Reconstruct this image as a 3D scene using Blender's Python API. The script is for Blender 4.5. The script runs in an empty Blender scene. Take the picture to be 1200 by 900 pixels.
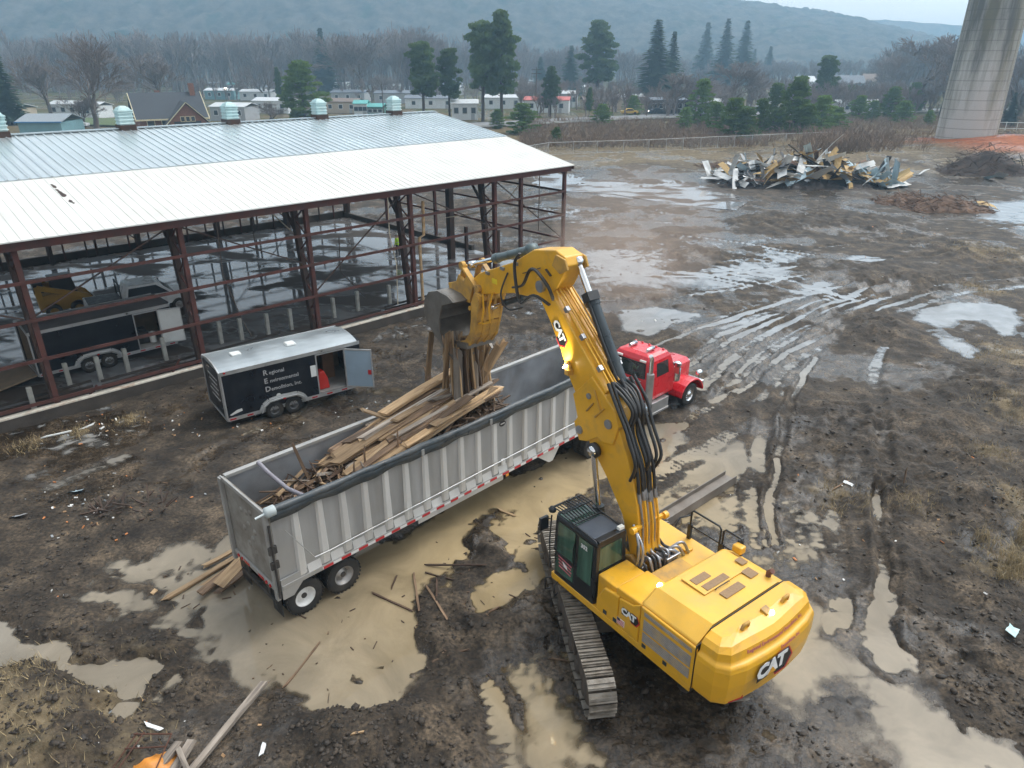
import bpy, math, random
import numpy as np
from mathutils import Vector, Matrix, Euler
R = math.radians
COL = bpy.context.scene.collection
SC = bpy.context.scene
random.seed(7)

# ------------------------------------------------------------------ camera, sky, sun, exposure
CAM_H, CAM_PITCH, FPX = 13.4, R(24.4), 832.0
cd = bpy.data.cameras.new('camera'); cam = bpy.data.objects.new('camera', cd); COL.objects.link(cam)
cam.location = (0, 0, CAM_H); cam.rotation_euler = (R(90) - CAM_PITCH, 0, 0)
cd.sensor_width = 36.0; cd.lens = FPX / 1200 * 36.0; cd.clip_end = 12000; cd.clip_start = 0.2
SC.camera = cam
SUN_EL, SUN_AZ = R(58), R(58)          # azimuth measured from +Y clockwise
w = bpy.data.worlds.new('World'); SC.world = w; w.use_nodes = True
nt = w.node_tree
bg = nt.nodes['Background']; sky = nt.nodes.new('ShaderNodeTexSky'); hs = nt.nodes.new('ShaderNodeHueSaturation')
sky.sky_type = 'NISHITA'; sky.sun_disc = False; sky.sun_elevation = SUN_EL; sky.sun_rotation = SUN_AZ
sky.air_density = 1.0; sky.dust_density = 4.0; sky.ozone_density = 1.0; sky.altitude = 100
hs.inputs['Saturation'].default_value = 0.06
nt.links.new(sky.outputs[0], hs.inputs['Color']); nt.links.new(hs.outputs[0], bg.inputs[0])
bg.inputs[1].default_value = 0.15
sd = bpy.data.lights.new('sun', 'SUN'); so = bpy.data.objects.new('sun', sd); COL.objects.link(so)
sd.energy = 0.85; sd.angle = R(50); sd.color = (1.0, 0.96, 0.9)
sdir = Vector((math.sin(SUN_AZ) * math.cos(SUN_EL), math.cos(SUN_AZ) * math.cos(SUN_EL), math.sin(SUN_EL)))
so.rotation_euler = sdir.to_track_quat('Z', 'Y').to_euler(); so.location = sdir * 200
SC.view_settings.view_transform = 'Standard'; SC.view_settings.look = 'None'
SC.view_settings.exposure = 0.92; SC.view_settings.gamma = 1.0
SC.cycles.use_denoising = True
SC.cycles.max_bounces = 6; SC.cycles.volume_bounces = 3; SC.cycles.transparent_max_bounces = 12

# ------------------------------------------------------------------ survey: points of the site read off the photo
_c, _s = math.cos(CAM_PITCH), math.sin(CAM_PITCH)
def at(px, py, z=0.0):
    "the place on the level z that the photo shows at this pixel"
    u, v = (px - 600) / FPX, (py - 450) / FPX
    t = (CAM_H - z) / (_s + v * _c)
    return Vector((u * t, (_c - v * _s) * t, z))
def at_far(px, y, z=0.0):
    "the place at distance y seen in the picture's column px"
    d = y * _c + (CAM_H - z) * _s
    return Vector(((px - 600) / FPX * d, y, z))

# ------------------------------------------------------------------ noise
_rng = np.random.RandomState(11)
_perm = _rng.rand(512, 512).astype(np.float32)
def vn(x, y, seed=0):
    x = np.asarray(x, dtype=np.float64) + seed * 17.31; y = np.asarray(y, dtype=np.float64) + seed * 9.77
    xi = np.floor(x).astype(np.int64); yi = np.floor(y).astype(np.int64)
    fx = x - xi; fy = y - yi
    fx = fx * fx * (3 - 2 * fx); fy = fy * fy * (3 - 2 * fy)
    a = _perm[xi & 511, yi & 511]; b = _perm[(xi + 1) & 511, yi & 511]
    c = _perm[xi & 511, (yi + 1) & 511]; d = _perm[(xi + 1) & 511, (yi + 1) & 511]
    return (a * (1 - fx) + b * fx) * (1 - fy) + (c * (1 - fx) + d * fx) * fy
def fbm(x, y, octs=4, seed=0, gain=0.5):
    s = 0; a = 1; tot = 0
    for i in range(octs):
        s = s + a * (vn(x * 2 ** i, y * 2 ** i, seed + i * 3) - 0.5); tot += a; a *= gain
    return s / tot * 2
def sm(a, b, x):
    t = np.clip((x - a) / (b - a), 0, 1); return t * t * (3 - 2 * t)

# ------------------------------------------------------------------ materials
MATS = {}
def mat(name, col, rough=0.6, metal=0.0, var=0.15, scale=3.0, dirt=0.0, dirtcol=(0.10, 0.08, 0.06), bump=0.0, bscale=40, spec=0.5,
        streak=False, alpha=1.0, trans=0.0, rvar=0.15, coat=0.0, dirt_scale=1.5, dirt_lo=0.45):
    m = bpy.data.materials.new(name); m.use_nodes = True; t = m.node_tree; N = t.nodes; L = t.links
    p = N['Principled BSDF']
    p.inputs['Roughness'].default_value = rough; p.inputs['Metallic'].default_value = metal
    p.inputs['Specular IOR Level'].default_value = spec
    p.inputs['Coat Weight'].default_value = coat; p.inputs['Coat Roughness'].default_value = 0.1
    if trans: p.inputs['Transmission Weight'].default_value = trans
    tc = N.new('ShaderNodeTexCoord'); mp = N.new('ShaderNodeMapping'); L.new(tc.outputs['Object'], mp.inputs[0])
    if streak: mp.inputs['Scale'].default_value = (1, 1, 0.12)
    n1 = N.new('ShaderNodeTexNoise'); n1.inputs['Scale'].default_value = scale; n1.inputs['Detail'].default_value = 6
    L.new(mp.outputs[0], n1.inputs['Vector'])
    rp = N.new('ShaderNodeMapRange'); rp.inputs[1].default_value = 0.3; rp.inputs[2].default_value = 0.7
    rp.inputs[3].default_value = 1 - var; rp.inputs[4].default_value = 1 + var
    L.new(n1.outputs[0], rp.inputs[0])
    mu = N.new('ShaderNodeMixRGB'); mu.blend_type = 'MULTIPLY'; mu.inputs[0].default_value = 1
    mu.inputs[1].default_value = (*col, 1); L.new(rp.outputs[0], mu.inputs[2])
    out = mu.outputs[0]
    if dirt:
        n2 = N.new('ShaderNodeTexNoise'); n2.inputs['Scale'].default_value = dirt_scale; n2.inputs['Detail'].default_value = 8
        n2.inputs['Roughness'].default_value = 0.65
        L.new(mp.outputs[0], n2.inputs['Vector'])
        r2 = N.new('ShaderNodeMapRange'); r2.inputs[1].default_value = dirt_lo; r2.inputs[2].default_value = dirt_lo + 0.25
        r2.inputs[3].default_value = 0; r2.inputs[4].default_value = dirt
        L.new(n2.outputs[0], r2.inputs[0])
        mx = N.new('ShaderNodeMixRGB'); L.new(r2.outputs[0], mx.inputs[0]); L.new(out, mx.inputs[1]); mx.inputs[2].default_value = (*dirtcol, 1)
        out = mx.outputs[0]
    L.new(out, p.inputs['Base Color'])
    if rvar:
        r3 = N.new('ShaderNodeMapRange'); r3.inputs[1].default_value = 0.3; r3.inputs[2].default_value = 0.7
        r3.inputs[3].default_value = max(0.02, rough - rvar); r3.inputs[4].default_value = min(1, rough + rvar)
        L.new(n1.outputs[0], r3.inputs[0]); L.new(r3.outputs[0], p.inputs['Roughness'])
    if bump:
        n4 = N.new('ShaderNodeTexNoise'); n4.inputs['Scale'].default_value = bscale; n4.inputs['Detail'].default_value = 5
        L.new(mp.outputs[0], n4.inputs['Vector'])
        b = N.new('ShaderNodeBump'); b.inputs['Strength'].default_value = bump; b.inputs['Distance'].default_value = 0.02
        L.new(n4.outputs[0], b.inputs['Height']); L.new(b.outputs[0], p.inputs['Normal'])
    MATS[name] = m
    return m
def glow(name, col, strength):
    m = bpy.data.materials.new(name); m.use_nodes = True
    p = m.node_tree.nodes['Principled BSDF']
    p.inputs['Base Color'].default_value = (*col, 1); p.inputs['Emission Color'].default_value = (*col, 1)
    p.inputs['Emission Strength'].default_value = strength
    return m

# ------------------------------------------------------------------ mesh building
class MB:
    def __init__(s): s.v = []; s.f = []; s.mi = []; s.sm = []
    def add(s, vs, fs, m=0, smooth=False):
        o = len(s.v); s.v.extend([tuple(p) for p in vs])
        for f in fs: s.f.append([o + i for i in f]); s.mi.append(m); s.sm.append(smooth)
        return s
    def box(s, c, d, m=0, M=None, rz=0, top=1.0):
        x, y, z = d[0] / 2, d[1] / 2, d[2] / 2
        vs = [Vector((sx * x * (top if sz > 0 else 1), sy * y * (top if sz > 0 else 1), sz * z)) for sz in (-1, 1) for sx, sy in ((-1, -1), (1, -1), (1, 1), (-1, 1))]
        if M is None: M = Matrix.Rotation(rz, 3, 'Z')
        vs = [M @ v + Vector(c) for v in vs]
        return s.add(vs, [(3, 2, 1, 0), (4, 5, 6, 7), (0, 1, 5, 4), (1, 2, 6, 5), (2, 3, 7, 6), (3, 0, 4, 7)], m)
    def span(s, a, b, m=0):
        a, b = Vector(a), Vector(b); return s.box((a + b) / 2, [abs(q) for q in (b - a)], m)
    def bar(s, p0, p1, wd, ht, m=0, up=(0, 0, 1)):
        p0, p1 = Vector(p0), Vector(p1); d = p1 - p0; ln = d.length
        if ln < 1e-6: return s
        x = d / ln; u = Vector(up)
        if abs(x.dot(u)) > 0.98: u = Vector((1, 0, 0))
        y = u.cross(x).normalized(); z = x.cross(y)
        M = Matrix((x, y, z)).transposed()
        return s.box((p0 + p1) / 2, (ln, wd, ht), m, M)
    def tube(s, pts, r, n=8, m=0, smooth=True, cap=True):
        pts = [Vector(p) for p in pts]; k = len(pts)
        rs = r if isinstance(r, (list, tuple)) else [r] * k
        vs = []; prev = None
        for i, p in enumerate(pts):
            d = (pts[min(i + 1, k - 1)] - pts[max(i - 1, 0)]); d = d.normalized() if d.length > 1e-9 else Vector((0, 0, 1))
            if prev is None:
                a = Vector((0, 0, 1)) if abs(d.z) < 0.9 else Vector((1, 0, 0)); x = d.cross(a).normalized()
            else:
                x = (prev - d * prev.dot(d)); x = x.normalized() if x.length > 1e-6 else d.orthogonal().normalized()
            prev = x; y = d.cross(x)
            for j in range(n):
                an = 2 * math.pi * j / n; vs.append(p + (x * math.cos(an) + y * math.sin(an)) * rs[i])
        fs = [(i * n + j, i * n + (j + 1) % n, (i + 1) * n + (j + 1) % n, (i + 1) * n + j) for i in range(k - 1) for j in range(n)]
        s.add(vs, fs, m, smooth)
        if cap:
            s.add(vs[:n], [tuple(reversed(range(n)))], m); s.add(vs[-n:], [tuple(range(n))], m)
        return s
    def prism(s, poly, plane, a, b, m=0, M=None):
        def P(q, h):
            if plane == 'xz': r = Vector((q[0], h, q[1]))
            elif plane == 'xy': r = Vector((q[0], q[1], h))
            else: r = Vector((h, q[0], q[1]))
            return M @ r if M is not None else r
        n = len(poly); ar = sum(poly[i][0] * poly[(i + 1) % n][1] - poly[(i + 1) % n][0] * poly[i][1] for i in range(n))
        if plane == 'xz': ar = -ar
        if ar < 0: poly = list(reversed(poly))
        if a > b: a, b = b, a
        vs = [P(q, a) for q in poly] + [P(q, b) for q in poly]
        fs = [tuple(reversed(range(n))), tuple(range(n, 2 * n))] + [(i, (i + 1) % n, n + (i + 1) % n, n + i) for i in range(n)]
        return s.add(vs, fs, m)
    def lathe(s, prof, c, axis=(0, 0, 1), n=20, m=0, smooth=True, cap=True):
        ax = Vector(axis).normalized(); x = ax.orthogonal().normalized(); y = ax.cross(x); c = Vector(c); vs = []
        for r, h in prof:
            for j in range(n):
                an = 2 * math.pi * j / n; vs.append(c + ax * h + (x * math.cos(an) + y * math.sin(an)) * r)
        k = len(prof)
        fs = [(i * n + j, i * n + (j + 1) % n, (i + 1) * n + (j + 1) % n, (i + 1) * n + j) for i in range(k - 1) for j in range(n)]
        s.add(vs, fs, m, smooth)
        if not cap: return s
        if prof[0][0] > 1e-4: s.add(vs[:n], [tuple(reversed(range(n)))], m)
        if prof[-1][0] > 1e-4: s.add(vs[-n:], [tuple(range(n))], m)
        return s
    def cyl(s, p0, p1, r, n=14, m=0): return s.tube([p0, p1], r, n, m)
    def loft(s, rings, m=0, smooth=False, cap=True):
        n = len(rings[0]); vs = [q for r in rings for q in r]
        fs = [(i * n + j, i * n + (j + 1) % n, (i + 1) * n + (j + 1) % n, (i + 1) * n + j) for i in range(len(rings) - 1) for j in range(n)]
        s.add(vs, fs, m, smooth)
        if cap: s.add(rings[0], [tuple(reversed(range(n)))], m); s.add(rings[-1], [tuple(range(n))], m)
        return s
    def xf(s, M):
        s.v = [tuple(M @ Vector(p)) for p in s.v]; return s
    def mesh(s, name, mats):
        me = bpy.data.meshes.new(name); me.from_pydata(s.v, [], s.f)
        for m_ in (mats if isinstance(mats, (list, tuple)) else [mats]): me.materials.append(m_)
        me.polygons.foreach_set('material_index', s.mi); me.polygons.foreach_set('use_smooth', s.sm); me.update()
        return me
    def build(s, name, mats, parent=None, bevel=0.0, loc=None, rot=None, seg=2):
        o = bpy.data.objects.new(name, s.mesh(name, mats)); COL.objects.link(o)
        if parent: o.parent = parent
        if loc is not None: o.location = loc
        if rot is not None: o.rotation_euler = rot
        if bevel:
            b = o.modifiers.new('edge', 'BEVEL'); b.width = bevel; b.segments = seg; b.limit_method = 'ANGLE'; b.angle_limit = R(40)
            b.harden_normals = False
        return o
def tag(o, label=None, cat=None, group=None, kind=None):
    if label: o['label'] = label
    if cat: o['category'] = cat
    if group: o['group'] = group
    if kind: o['kind'] = kind
    return o
def thing(name, label, cat, loc=(0, 0, 0), rz=0, group=None):
    o = bpy.data.objects.new(name, None); COL.objects.link(o); o.empty_display_size = 0.3
    o.location = loc; o.rotation_euler = (0, 0, rz)
    return tag(o, label, cat, group)
def dup(root, loc, rz, label=None, group=None, scale=None):
    r = root.copy(); COL.objects.link(r); r.location = loc; r.rotation_euler = (0, 0, rz)
    if label: r['label'] = label
    if group: r['group'] = group
    if scale is not None: r.scale = scale if isinstance(scale, (tuple, list)) else (scale,) * 3
    for ch in list(root.children):
        c = ch.copy(); COL.objects.link(c); c.parent = r
        for g in list(ch.children):
            d = g.copy(); COL.objects.link(d); d.parent = c
    return r
def text(name, body, size, M, mt, parent, extrude=0.004, bold=0.0, align='CENTER', space=1.0):
    cu = bpy.data.curves.new(name, 'FONT'); cu.body = body; cu.size = size; cu.extrude = extrude; cu.offset = bold
    cu.align_x = align; cu.align_y = 'CENTER'; cu.space_character = space; cu.resolution_u = 2
    cu.materials.append(mt)
    tmp = bpy.data.objects.new(name + '_curve', cu); me = bpy.data.meshes.new_from_object(tmp); bpy.data.objects.remove(tmp)
    me.transform(M); me.materials.clear(); me.materials.append(mt)
    o = bpy.data.objects.new(name, me); COL.objects.link(o); o.parent = parent
    return o
def frame3(origin, xdir, ydir):
    x = Vector(xdir).normalized(); z = x.cross(Vector(ydir)).normalized(); y = z.cross(x)
    M = Matrix((x, y, z)).transposed().to_4x4(); M.translation = Vector(origin); return M
# ================================================================== THE GROUND
def P2(l): return [at(*q).xy for q in l]
def sdist(X, Y, poly):
    "signed distance to a polygon, negative inside"
    n = len(poly); d = np.full(X.shape, 1e9); ins = np.zeros(X.shape, bool)
    for i in range(n):
        ax, ay = poly[i]; bx, by = poly[(i + 1) % n]
        ex, ey = bx - ax, by - ay
        t = np.clip(((X - ax) * ex + (Y - ay) * ey) / (ex * ex + ey * ey + 1e-9), 0, 1)
        d = np.minimum(d, np.hypot(X - ax - ex * t, Y - ay - ey * t))
        c = ((ay > Y) != (by > Y)) & (X < (bx - ax) * (Y - ay) / (by - ay + 1e-12) + ax)
        ins ^= c
    return np.where(ins, -d, d)
def pdist(X, Y, pl):
    d = np.full(X.shape, 1e9); al = np.zeros(X.shape); side = np.zeros(X.shape); acc = 0.0
    for i in range(len(pl) - 1):
        ax, ay = pl[i]; bx, by = pl[i + 1]; ex, ey = bx - ax, by - ay; ln = math.hypot(ex, ey)
        t = np.clip(((X - ax) * ex + (Y - ay) * ey) / (ln * ln + 1e-9), 0, 1)
        q = np.hypot(X - ax - ex * t, Y - ay - ey * t); k = q < d
        d = np.where(k, q, d); al = np.where(k, acc + t * ln, al)
        acc += ln
    return d, al

# low places that hold water: outline on the site, softness, depth
POOLS = [
    ([(300,735),(270,700),(240,660),(330,600),(420,640),(470,640),(540,590),(640,545),(705,520),(760,500),(800,500),(770,540),(700,560),(680,575),(600,590),(560,610),(545,650),(505,665),(480,690),(492,730),(486,775),(455,825),(420,842),(360,838),(330,800)], .35, .17),
    ([(85,700),(120,665),(200,645),(300,690),(320,760),(300,805),(262,800),(235,760),(190,750),(130,730)], .6, .125),
    ([(0,728),(45,735),(75,762),(110,778),(165,782),(182,790),(160,815),(140,838),(115,812),(80,788),(40,772),(0,775)], .22, .17),
    ([(172,815),(205,790),(212,800),(180,825)], .15, .12),
    ([(585,625),(620,590),(660,580),(660,620),(668,655),(640,680),(600,640)], .3, .16),
    ([(556,700),(580,668),(610,672),(632,690),(590,712),(565,716)], .25, .14),
    ([(600,800),(640,760),(660,770),(665,850),(690,880),(690,900),(620,900),(600,850)], .5, .09),
    ([(570,820),(585,812),(605,850),(630,900),(590,900)], .2, .1),
    ([(905,790),(930,760),(960,752),(1000,768),(1035,800),(1055,815),(1090,830),(1130,835),(1200,885),(1260,920),(1150,930),(1085,905),(1075,870),(1020,862),(975,845),(930,825)], .5, .088),
    ([(978,703),(1004,703),(1006,735),(980,740)], .2, .14),
    ([(1030,690),(1042,690),(1050,740),(1058,782),(1042,778),(1022,755)], .18, .15),
    ([(1022,575),(1042,575),(1040,610),(1018,612)], .16, .12),
    ([(1072,383),(1090,365),(1120,355),(1170,358),(1190,375),(1170,390),(1155,372),(1120,372),(1110,385),(1150,410),(1140,428),(1110,405)], .35, .105),
    ([(730,385),(735,367),(770,362),(805,368),(780,382),(750,392)], .5, .16),
    ([(1000,300),(1030,302),(1028,309),(985,306)], .5, .12),
    ([(935,343),(960,330),(980,333),(972,345)], .4, .12),
    ([(985,352),(1010,345),(1000,358),(960,368),(900,392),(960,365)], .3, .07),
    ([(860,395),(900,370),(930,350),(900,350),(850,372)], .6, .07),
    ([(760,590),(800,555),(860,510),(890,520),(870,560),(850,600),(800,600)], .8, .085),
    ([(690,300),(800,285),(930,300),(930,325),(800,345),(720,330)], 1.3, .088),
    ([(1160,240),(1230,235),(1260,262),(1150,256)], 1.0, .09),
    ([(640,205),(700,195),(780,200),(870,235),(860,245),(740,232),(640,222)], 1.0, .09),
    ([(930,570),(960,560),(980,640),(930,660)], .8, .075),
    ([(1050,690),(1110,700),(1180,800),(1120,780)], .7, .10),
    ([(925,690),(955,690),(970,720),(940,745)], .4, .11),
]
# wheel and crawler ruts: centre line on the site, half width, depth, lugs
RUTS = [
    ([(820,455),(870,412),(940,368),(1020,338),(1110,322),(1230,312)], .28, .12, 0),
    ([(835,470),(885,425),(950,382),(1030,350),(1115,332),(1230,322)], .28, .12, 0),
    ([(855,440),(905,402),(975,362),(1050,338),(1130,326),(1230,318)], .22, .10, 0),
    ([(870,480),(915,440),(965,405),(1040,370),(1120,345),(1230,332)], .25, .08, 0),
    ([(800,420),(850,392),(900,372),(960,350),(1020,335)], .22, .07, 0),
    ([(895,640),(910,560),(915,510),(925,470),(960,420)], .16, .12, 0),
    ([(880,640),(885,560),(895,500),(915,450)], .25, .08, 0),
    ([(1040,780),(1040,690),(1040,600),(1032,520),(1025,440),(1040,380)], .28, .11, 0),
    ([(990,730),(985,640),(975,560),(975,480)], .25, .07, 0),
    ([(700,545),(770,510),(830,480),(880,450)], .3, .09, 1),
    ([(770,560),(830,525),(875,500)], .3, .08, 1),
    ([(590,900),(575,830),(545,760),(520,715)], .32, .10, 1),
    ([(500,900),(520,840),(500,780)], .3, .05, 1),
    ([(690,310),(760,300),(840,312),(930,330),(1000,352)], .3, .08, 0),
    ([(700,330),(780,318),(860,325),(950,345)], .3, .08, 0),
    ([(100,600),(230,545),(350,480),(470,420)], .35, .05, 0),
    ([(60,570),(180,525),(300,505)], .35, .05, 0),
    ([(1060,720),(1110,760),(1200,840)], .3, .08, 0),
    ([(680,268),(760,272),(850,282),(960,300)], .22, .13, 0), ([(690,352),(780,350),(870,338),(950,320)], .2, .13, 0), ([(840,322),(940,312),(1060,302),(1200,296)], .25, .12, 0),
    ([(760,408),(850,376),(930,350),(1010,330)], .2, .14, 0), ([(790,436),(870,394),(950,356),(1050,330)], .22, .14, 0), ([(860,460),(930,410),(1010,370),(1100,340)], .2, .12, 0), ([(640,262),(720,258),(800,262)], .3, .12, 0),
    ([(905,640),(900,590),(912,540)], .12, .14, 0), ([(1035,700),(1034,640),(1030,575)], .16, .13, 0), ([(960,290),(1040,282),(1150,275)], .25, .12, 0), ([(720,300),(820,296),(900,306)], .18, .13, 0), ([(730,322),(830,325),(905,340)], .18, .13, 0),
]
# heaps of spoil: centre, radius (m), height (m)
HEAPS = [((40,850), 2.0, .42), ((90,880), 1.8, .38), ((130,700), 1.6, .16), ((200,720), 1.5, .18), ((70,690), 1.8, .12), ((240,775), 1.0, .14), ((440,890), 1.4, .28),
         ((370,880), 1.3, .22), ((500,860), .9, .14), ((560,650), .7, .3), ((600,630), .55, .28), ((610,740), 1.2, .16), ((510,760), 1.2, .12), ((170,600), 1.3, .22), ((690,475), 1.0, .1),
         ((990,500), 2.6, .42), ((985,560), 2.0, .32), ((1130,520), 3.0, .5), ((1190,470), 3.5, .6), ((1170,600), 2.2, .38), ((1100,590), 1.8, .28), ((1030,385), 2.5, .35),
         ((1080,640), 1.6, .2), ((1160,690), 1.5, .28), ((1100,740), 1.6, .22), ((1020,320), 3.5, .35), ((1150,300), 4.0, .5), ((870,760), 1, .0), ((1190,790), 1.4, .25), ((960,690), .8, .12),
         ((820,300), 3, .3), ((900,262), 4, .4), ((1000,262), 5, .5), ((760,350), 2, .2), ((1000,830), .7, .1), ((745,440), 1.0, .12)]
GRASSY = [((60,860), 2.4), ((20,800), 1.2), ((1190,490), 1.8), ((1160,545), .9), ((1068,600), .7), ((1185,660), 1.5), ((1200,600), 1.2), ((1160,300), 3), ((1190,420), 2.5),
          ((985,585), 1.0), ((150,492), .6), ((90,508), .6), ((30,524), .6), ((1150,340), 1.5)]
def gauss(X, Y, q, r):
    c = at(*q); return np.exp(-((X - c.x) ** 2 + (Y - c.y) ** 2) / (r * r))
SHED_C = Vector((3.54, 47.82)); SU = Vector((-0.7225, -0.6914)); SN = Vector((-0.6914, 0.7225))
def shed_uv(X, Y): return (X - SHED_C.x) * SU.x + (Y - SHED_C.y) * SU.y, (X - SHED_C.x) * SN.x + (Y - SHED_C.y) * SN.y
RED = at(1125, 168)

def site_height(X, Y):
    near = 1 - sm(70, 110, Y)
    wx = X + .75 * fbm(X * .5, Y * .5, 5, 1, .6); wy = Y + .75 * fbm(X * .5, Y * .5, 5, 2, .6)
    low = np.zeros(X.shape); pool = np.zeros(X.shape)
    for poly, soft, depth in POOLS:
        pl = P2(poly); xs = [q[0] for q in pl]; ys = [q[1] for q in pl]; k = (X > min(xs) - 3) & (X < max(xs) + 3) & (Y > min(ys) - 3) & (Y < max(ys) + 3)
        d = sdist(wx[k], wy[k], pl); m = 1 - sm(-soft * 1.3, soft * 2.0, d)
        low[k] = np.maximum(low[k], m * depth * 1.35); pool[k] = np.maximum(pool[k], m * sm(.1, .15, depth))
    rough = sm(-.3, .4, fbm(X * .16, Y * .16, 3, 9)) * 1.0 + .40
    z = .040 + .085 * fbm(X * .24, Y * .24, 4, 4) - low
    heap = np.zeros(X.shape)
    for q, r, h in HEAPS: heap += gauss(wx, wy, q, r) * h
    z = z + heap * (1 + .6 * fbm(X * .9, Y * .9, 4, 7)) * (1 - pool)
    z = z + np.clip(heap, 0, .35) * .55 * fbm(X * 2.2, Y * 2.2, 4, 8)
    calm = 1 - .42 * pool
    z = z + rough * calm * (.075 * fbm(X * 1.1, Y * 1.1, 5, 3, .62) + .045 * (.5 - np.abs(fbm(X * 2.6, Y * 2.6, 4, 5))) * 2 - .028)
    clod = vn(X * 4.6, Y * 4.6, 21); z = z + rough * calm * .075 * sm(.60, .95, clod) * sm(-.2, .3, fbm(X * .4, Y * .4, 2, 22))
    z = z + pool * (.17 * sm(.70, .95, vn(X * 1.7, Y * 1.7, 23)) * sm(.35, .6, vn(X * .35, Y * .35, 24)) + .19 * sm(.80, .97, vn(X * 4.1, Y * 4.1, 25)) * sm(.4, .65, vn(X * .6, Y * .6, 26)))
    for pl, hw, dep, lug in RUTS:
        pl = P2(pl); xs = [q[0] for q in pl]; ys = [q[1] for q in pl]; k = (X > min(xs) - 2) & (X < max(xs) + 2) & (Y > min(ys) - 2) & (Y < max(ys) + 2)
        d, al = pdist(X[k] + .25 * fbm(X[k] * .5, Y[k] * .5, 3, 31), Y[k] + .25 * fbm(X[k] * .5, Y[k] * .5, 3, 32), pl)
        brk = .45 + .8 * (vn(al * .35, al * 0 + len(xs), 41))
        z[k] += -dep * brk * (1 - sm(hw * .6, hw * 1.25, d)) + dep * .75 * brk * np.exp(-((d - hw * 1.6) / (hw * .5)) ** 2) * (.6 + .8 * vn(X[k] * 3, Y[k] * 3, 33))
        z[k] += (.045 if lug else .018) * (1 - sm(hw * .8, hw, d)) * sm(.1, .6, np.sin(al * 2 * math.pi / .26))
    # shed floor slab level, its surroundings
    u, n = shed_uv(X, Y)
    ins = sm(-.6, -.1, u + 1.5) * sm(-.35, .1, n) * (1 - sm(27, 28.5, n))
    z = z * (1 - ins) + (-.12) * ins
    z = z * near + (1 - near) * (.12 + .25 * fbm(X * .03, Y * .03, 3, 12))
    # the heap of red earth at the foot of the chimney and the bank behind the yard
    z = z + 1.5 * np.exp(-(((X - RED.x - 4) / 11) ** 2 + ((Y - RED.y + 13) / 6) ** 2)) * (1 + .35 * fbm(X * .3, Y * .3, 4, 14))
    z = z + 1.0 * sm(35, 60, X) * sm(85, 120, Y) * (1 - sm(150, 170, Y))
    return z, pool, heap

def axis(segs):
    out = []
    for a, b, st in segs: out.append(np.arange(a, b, st))
    return np.concatenate(out)
def geo(a, b, k): return np.geomspace(a, b, k)
gx = np.concatenate([-geo(60, 3000, 40)[::-1], axis([(-59, -34, .6), (-34, -13, .14), (-13, 15, .07), (15, 36, .14), (36, 60, .6)]), geo(60.5, 3000, 40)])
gy = np.concatenate([np.array([-400., -60, -10, 0, 4]), axis([(5.5, 7.5, .2), (7.5, 23, .065), (23, 42, .12), (42, 80, .3), (80, 180, 1.0)]), geo(181, 3000, 60)])
GX, GY = np.meshgrid(gx, gy)
X, Y = GX.ravel(), GY.ravel()
Z, POOLM, HEAPM = site_height(X, Y)
def grid_mesh(name, X, Y, Z, nx, ny, smooth=True):
    me = bpy.data.meshes.new(name)
    co = np.stack([X, Y, Z], 1).astype(np.float32)
    i = np.arange(nx * ny).reshape(ny, nx)
    q = np.stack([i[:-1, :-1], i[:-1, 1:], i[1:, 1:], i[1:, :-1]], -1).reshape(-1, 4).astype(np.int32)
    me.vertices.add(len(co)); me.vertices.foreach_set('co', co.ravel())
    me.loops.add(q.size); me.loops.foreach_set('vertex_index', q.ravel())
    me.polygons.add(len(q)); me.polygons.foreach_set('loop_start', np.arange(0, q.size, 4, dtype=np.int32))
    me.polygons.foreach_set('use_smooth', np.full(len(q), smooth))
    me.update(calc_edges=True); me.validate()
    return me
gme = grid_mesh('ground', X, Y, Z, len(gx), len(gy))
# what the ground is made of: red channel dead grass, green wetness, blue red earth
gr = np.zeros(X.shape)
for q, r in GRASSY: gr = np.maximum(gr, gauss(X, Y, q, r) * (.55 + .9 * fbm(X * 1.1, Y * 1.1, 4, 51)))
gr = np.maximum(gr, sm(78, 120, Y + 14 * fbm(X * .05, Y * .05, 3, 52)) * (.75 + .5 * fbm(X * .12, Y * .12, 4, 53)))
wet = np.clip(POOLM * .8 + sm(-.2, .3, fbm(X * .3, Y * .3, 5, 54, .6)) * .85 - HEAPM * 1.2, 0, 1)
red = np.exp(-(((X - RED.x - 3) / 15) ** 2 + ((Y - RED.y + 12) / 12) ** 2)) * (1 + .8 * fbm(X * .25, Y * .25, 4, 55))
red = np.maximum(sm(.16, .42, red), 0)
cl = gme.color_attributes.new('cover', 'FLOAT_COLOR', 'POINT')
cl.data.foreach_set('color', np.stack([np.clip(gr, 0, 1), wet, red, np.ones(X.shape)], 1).astype(np.float32).ravel())

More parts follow.
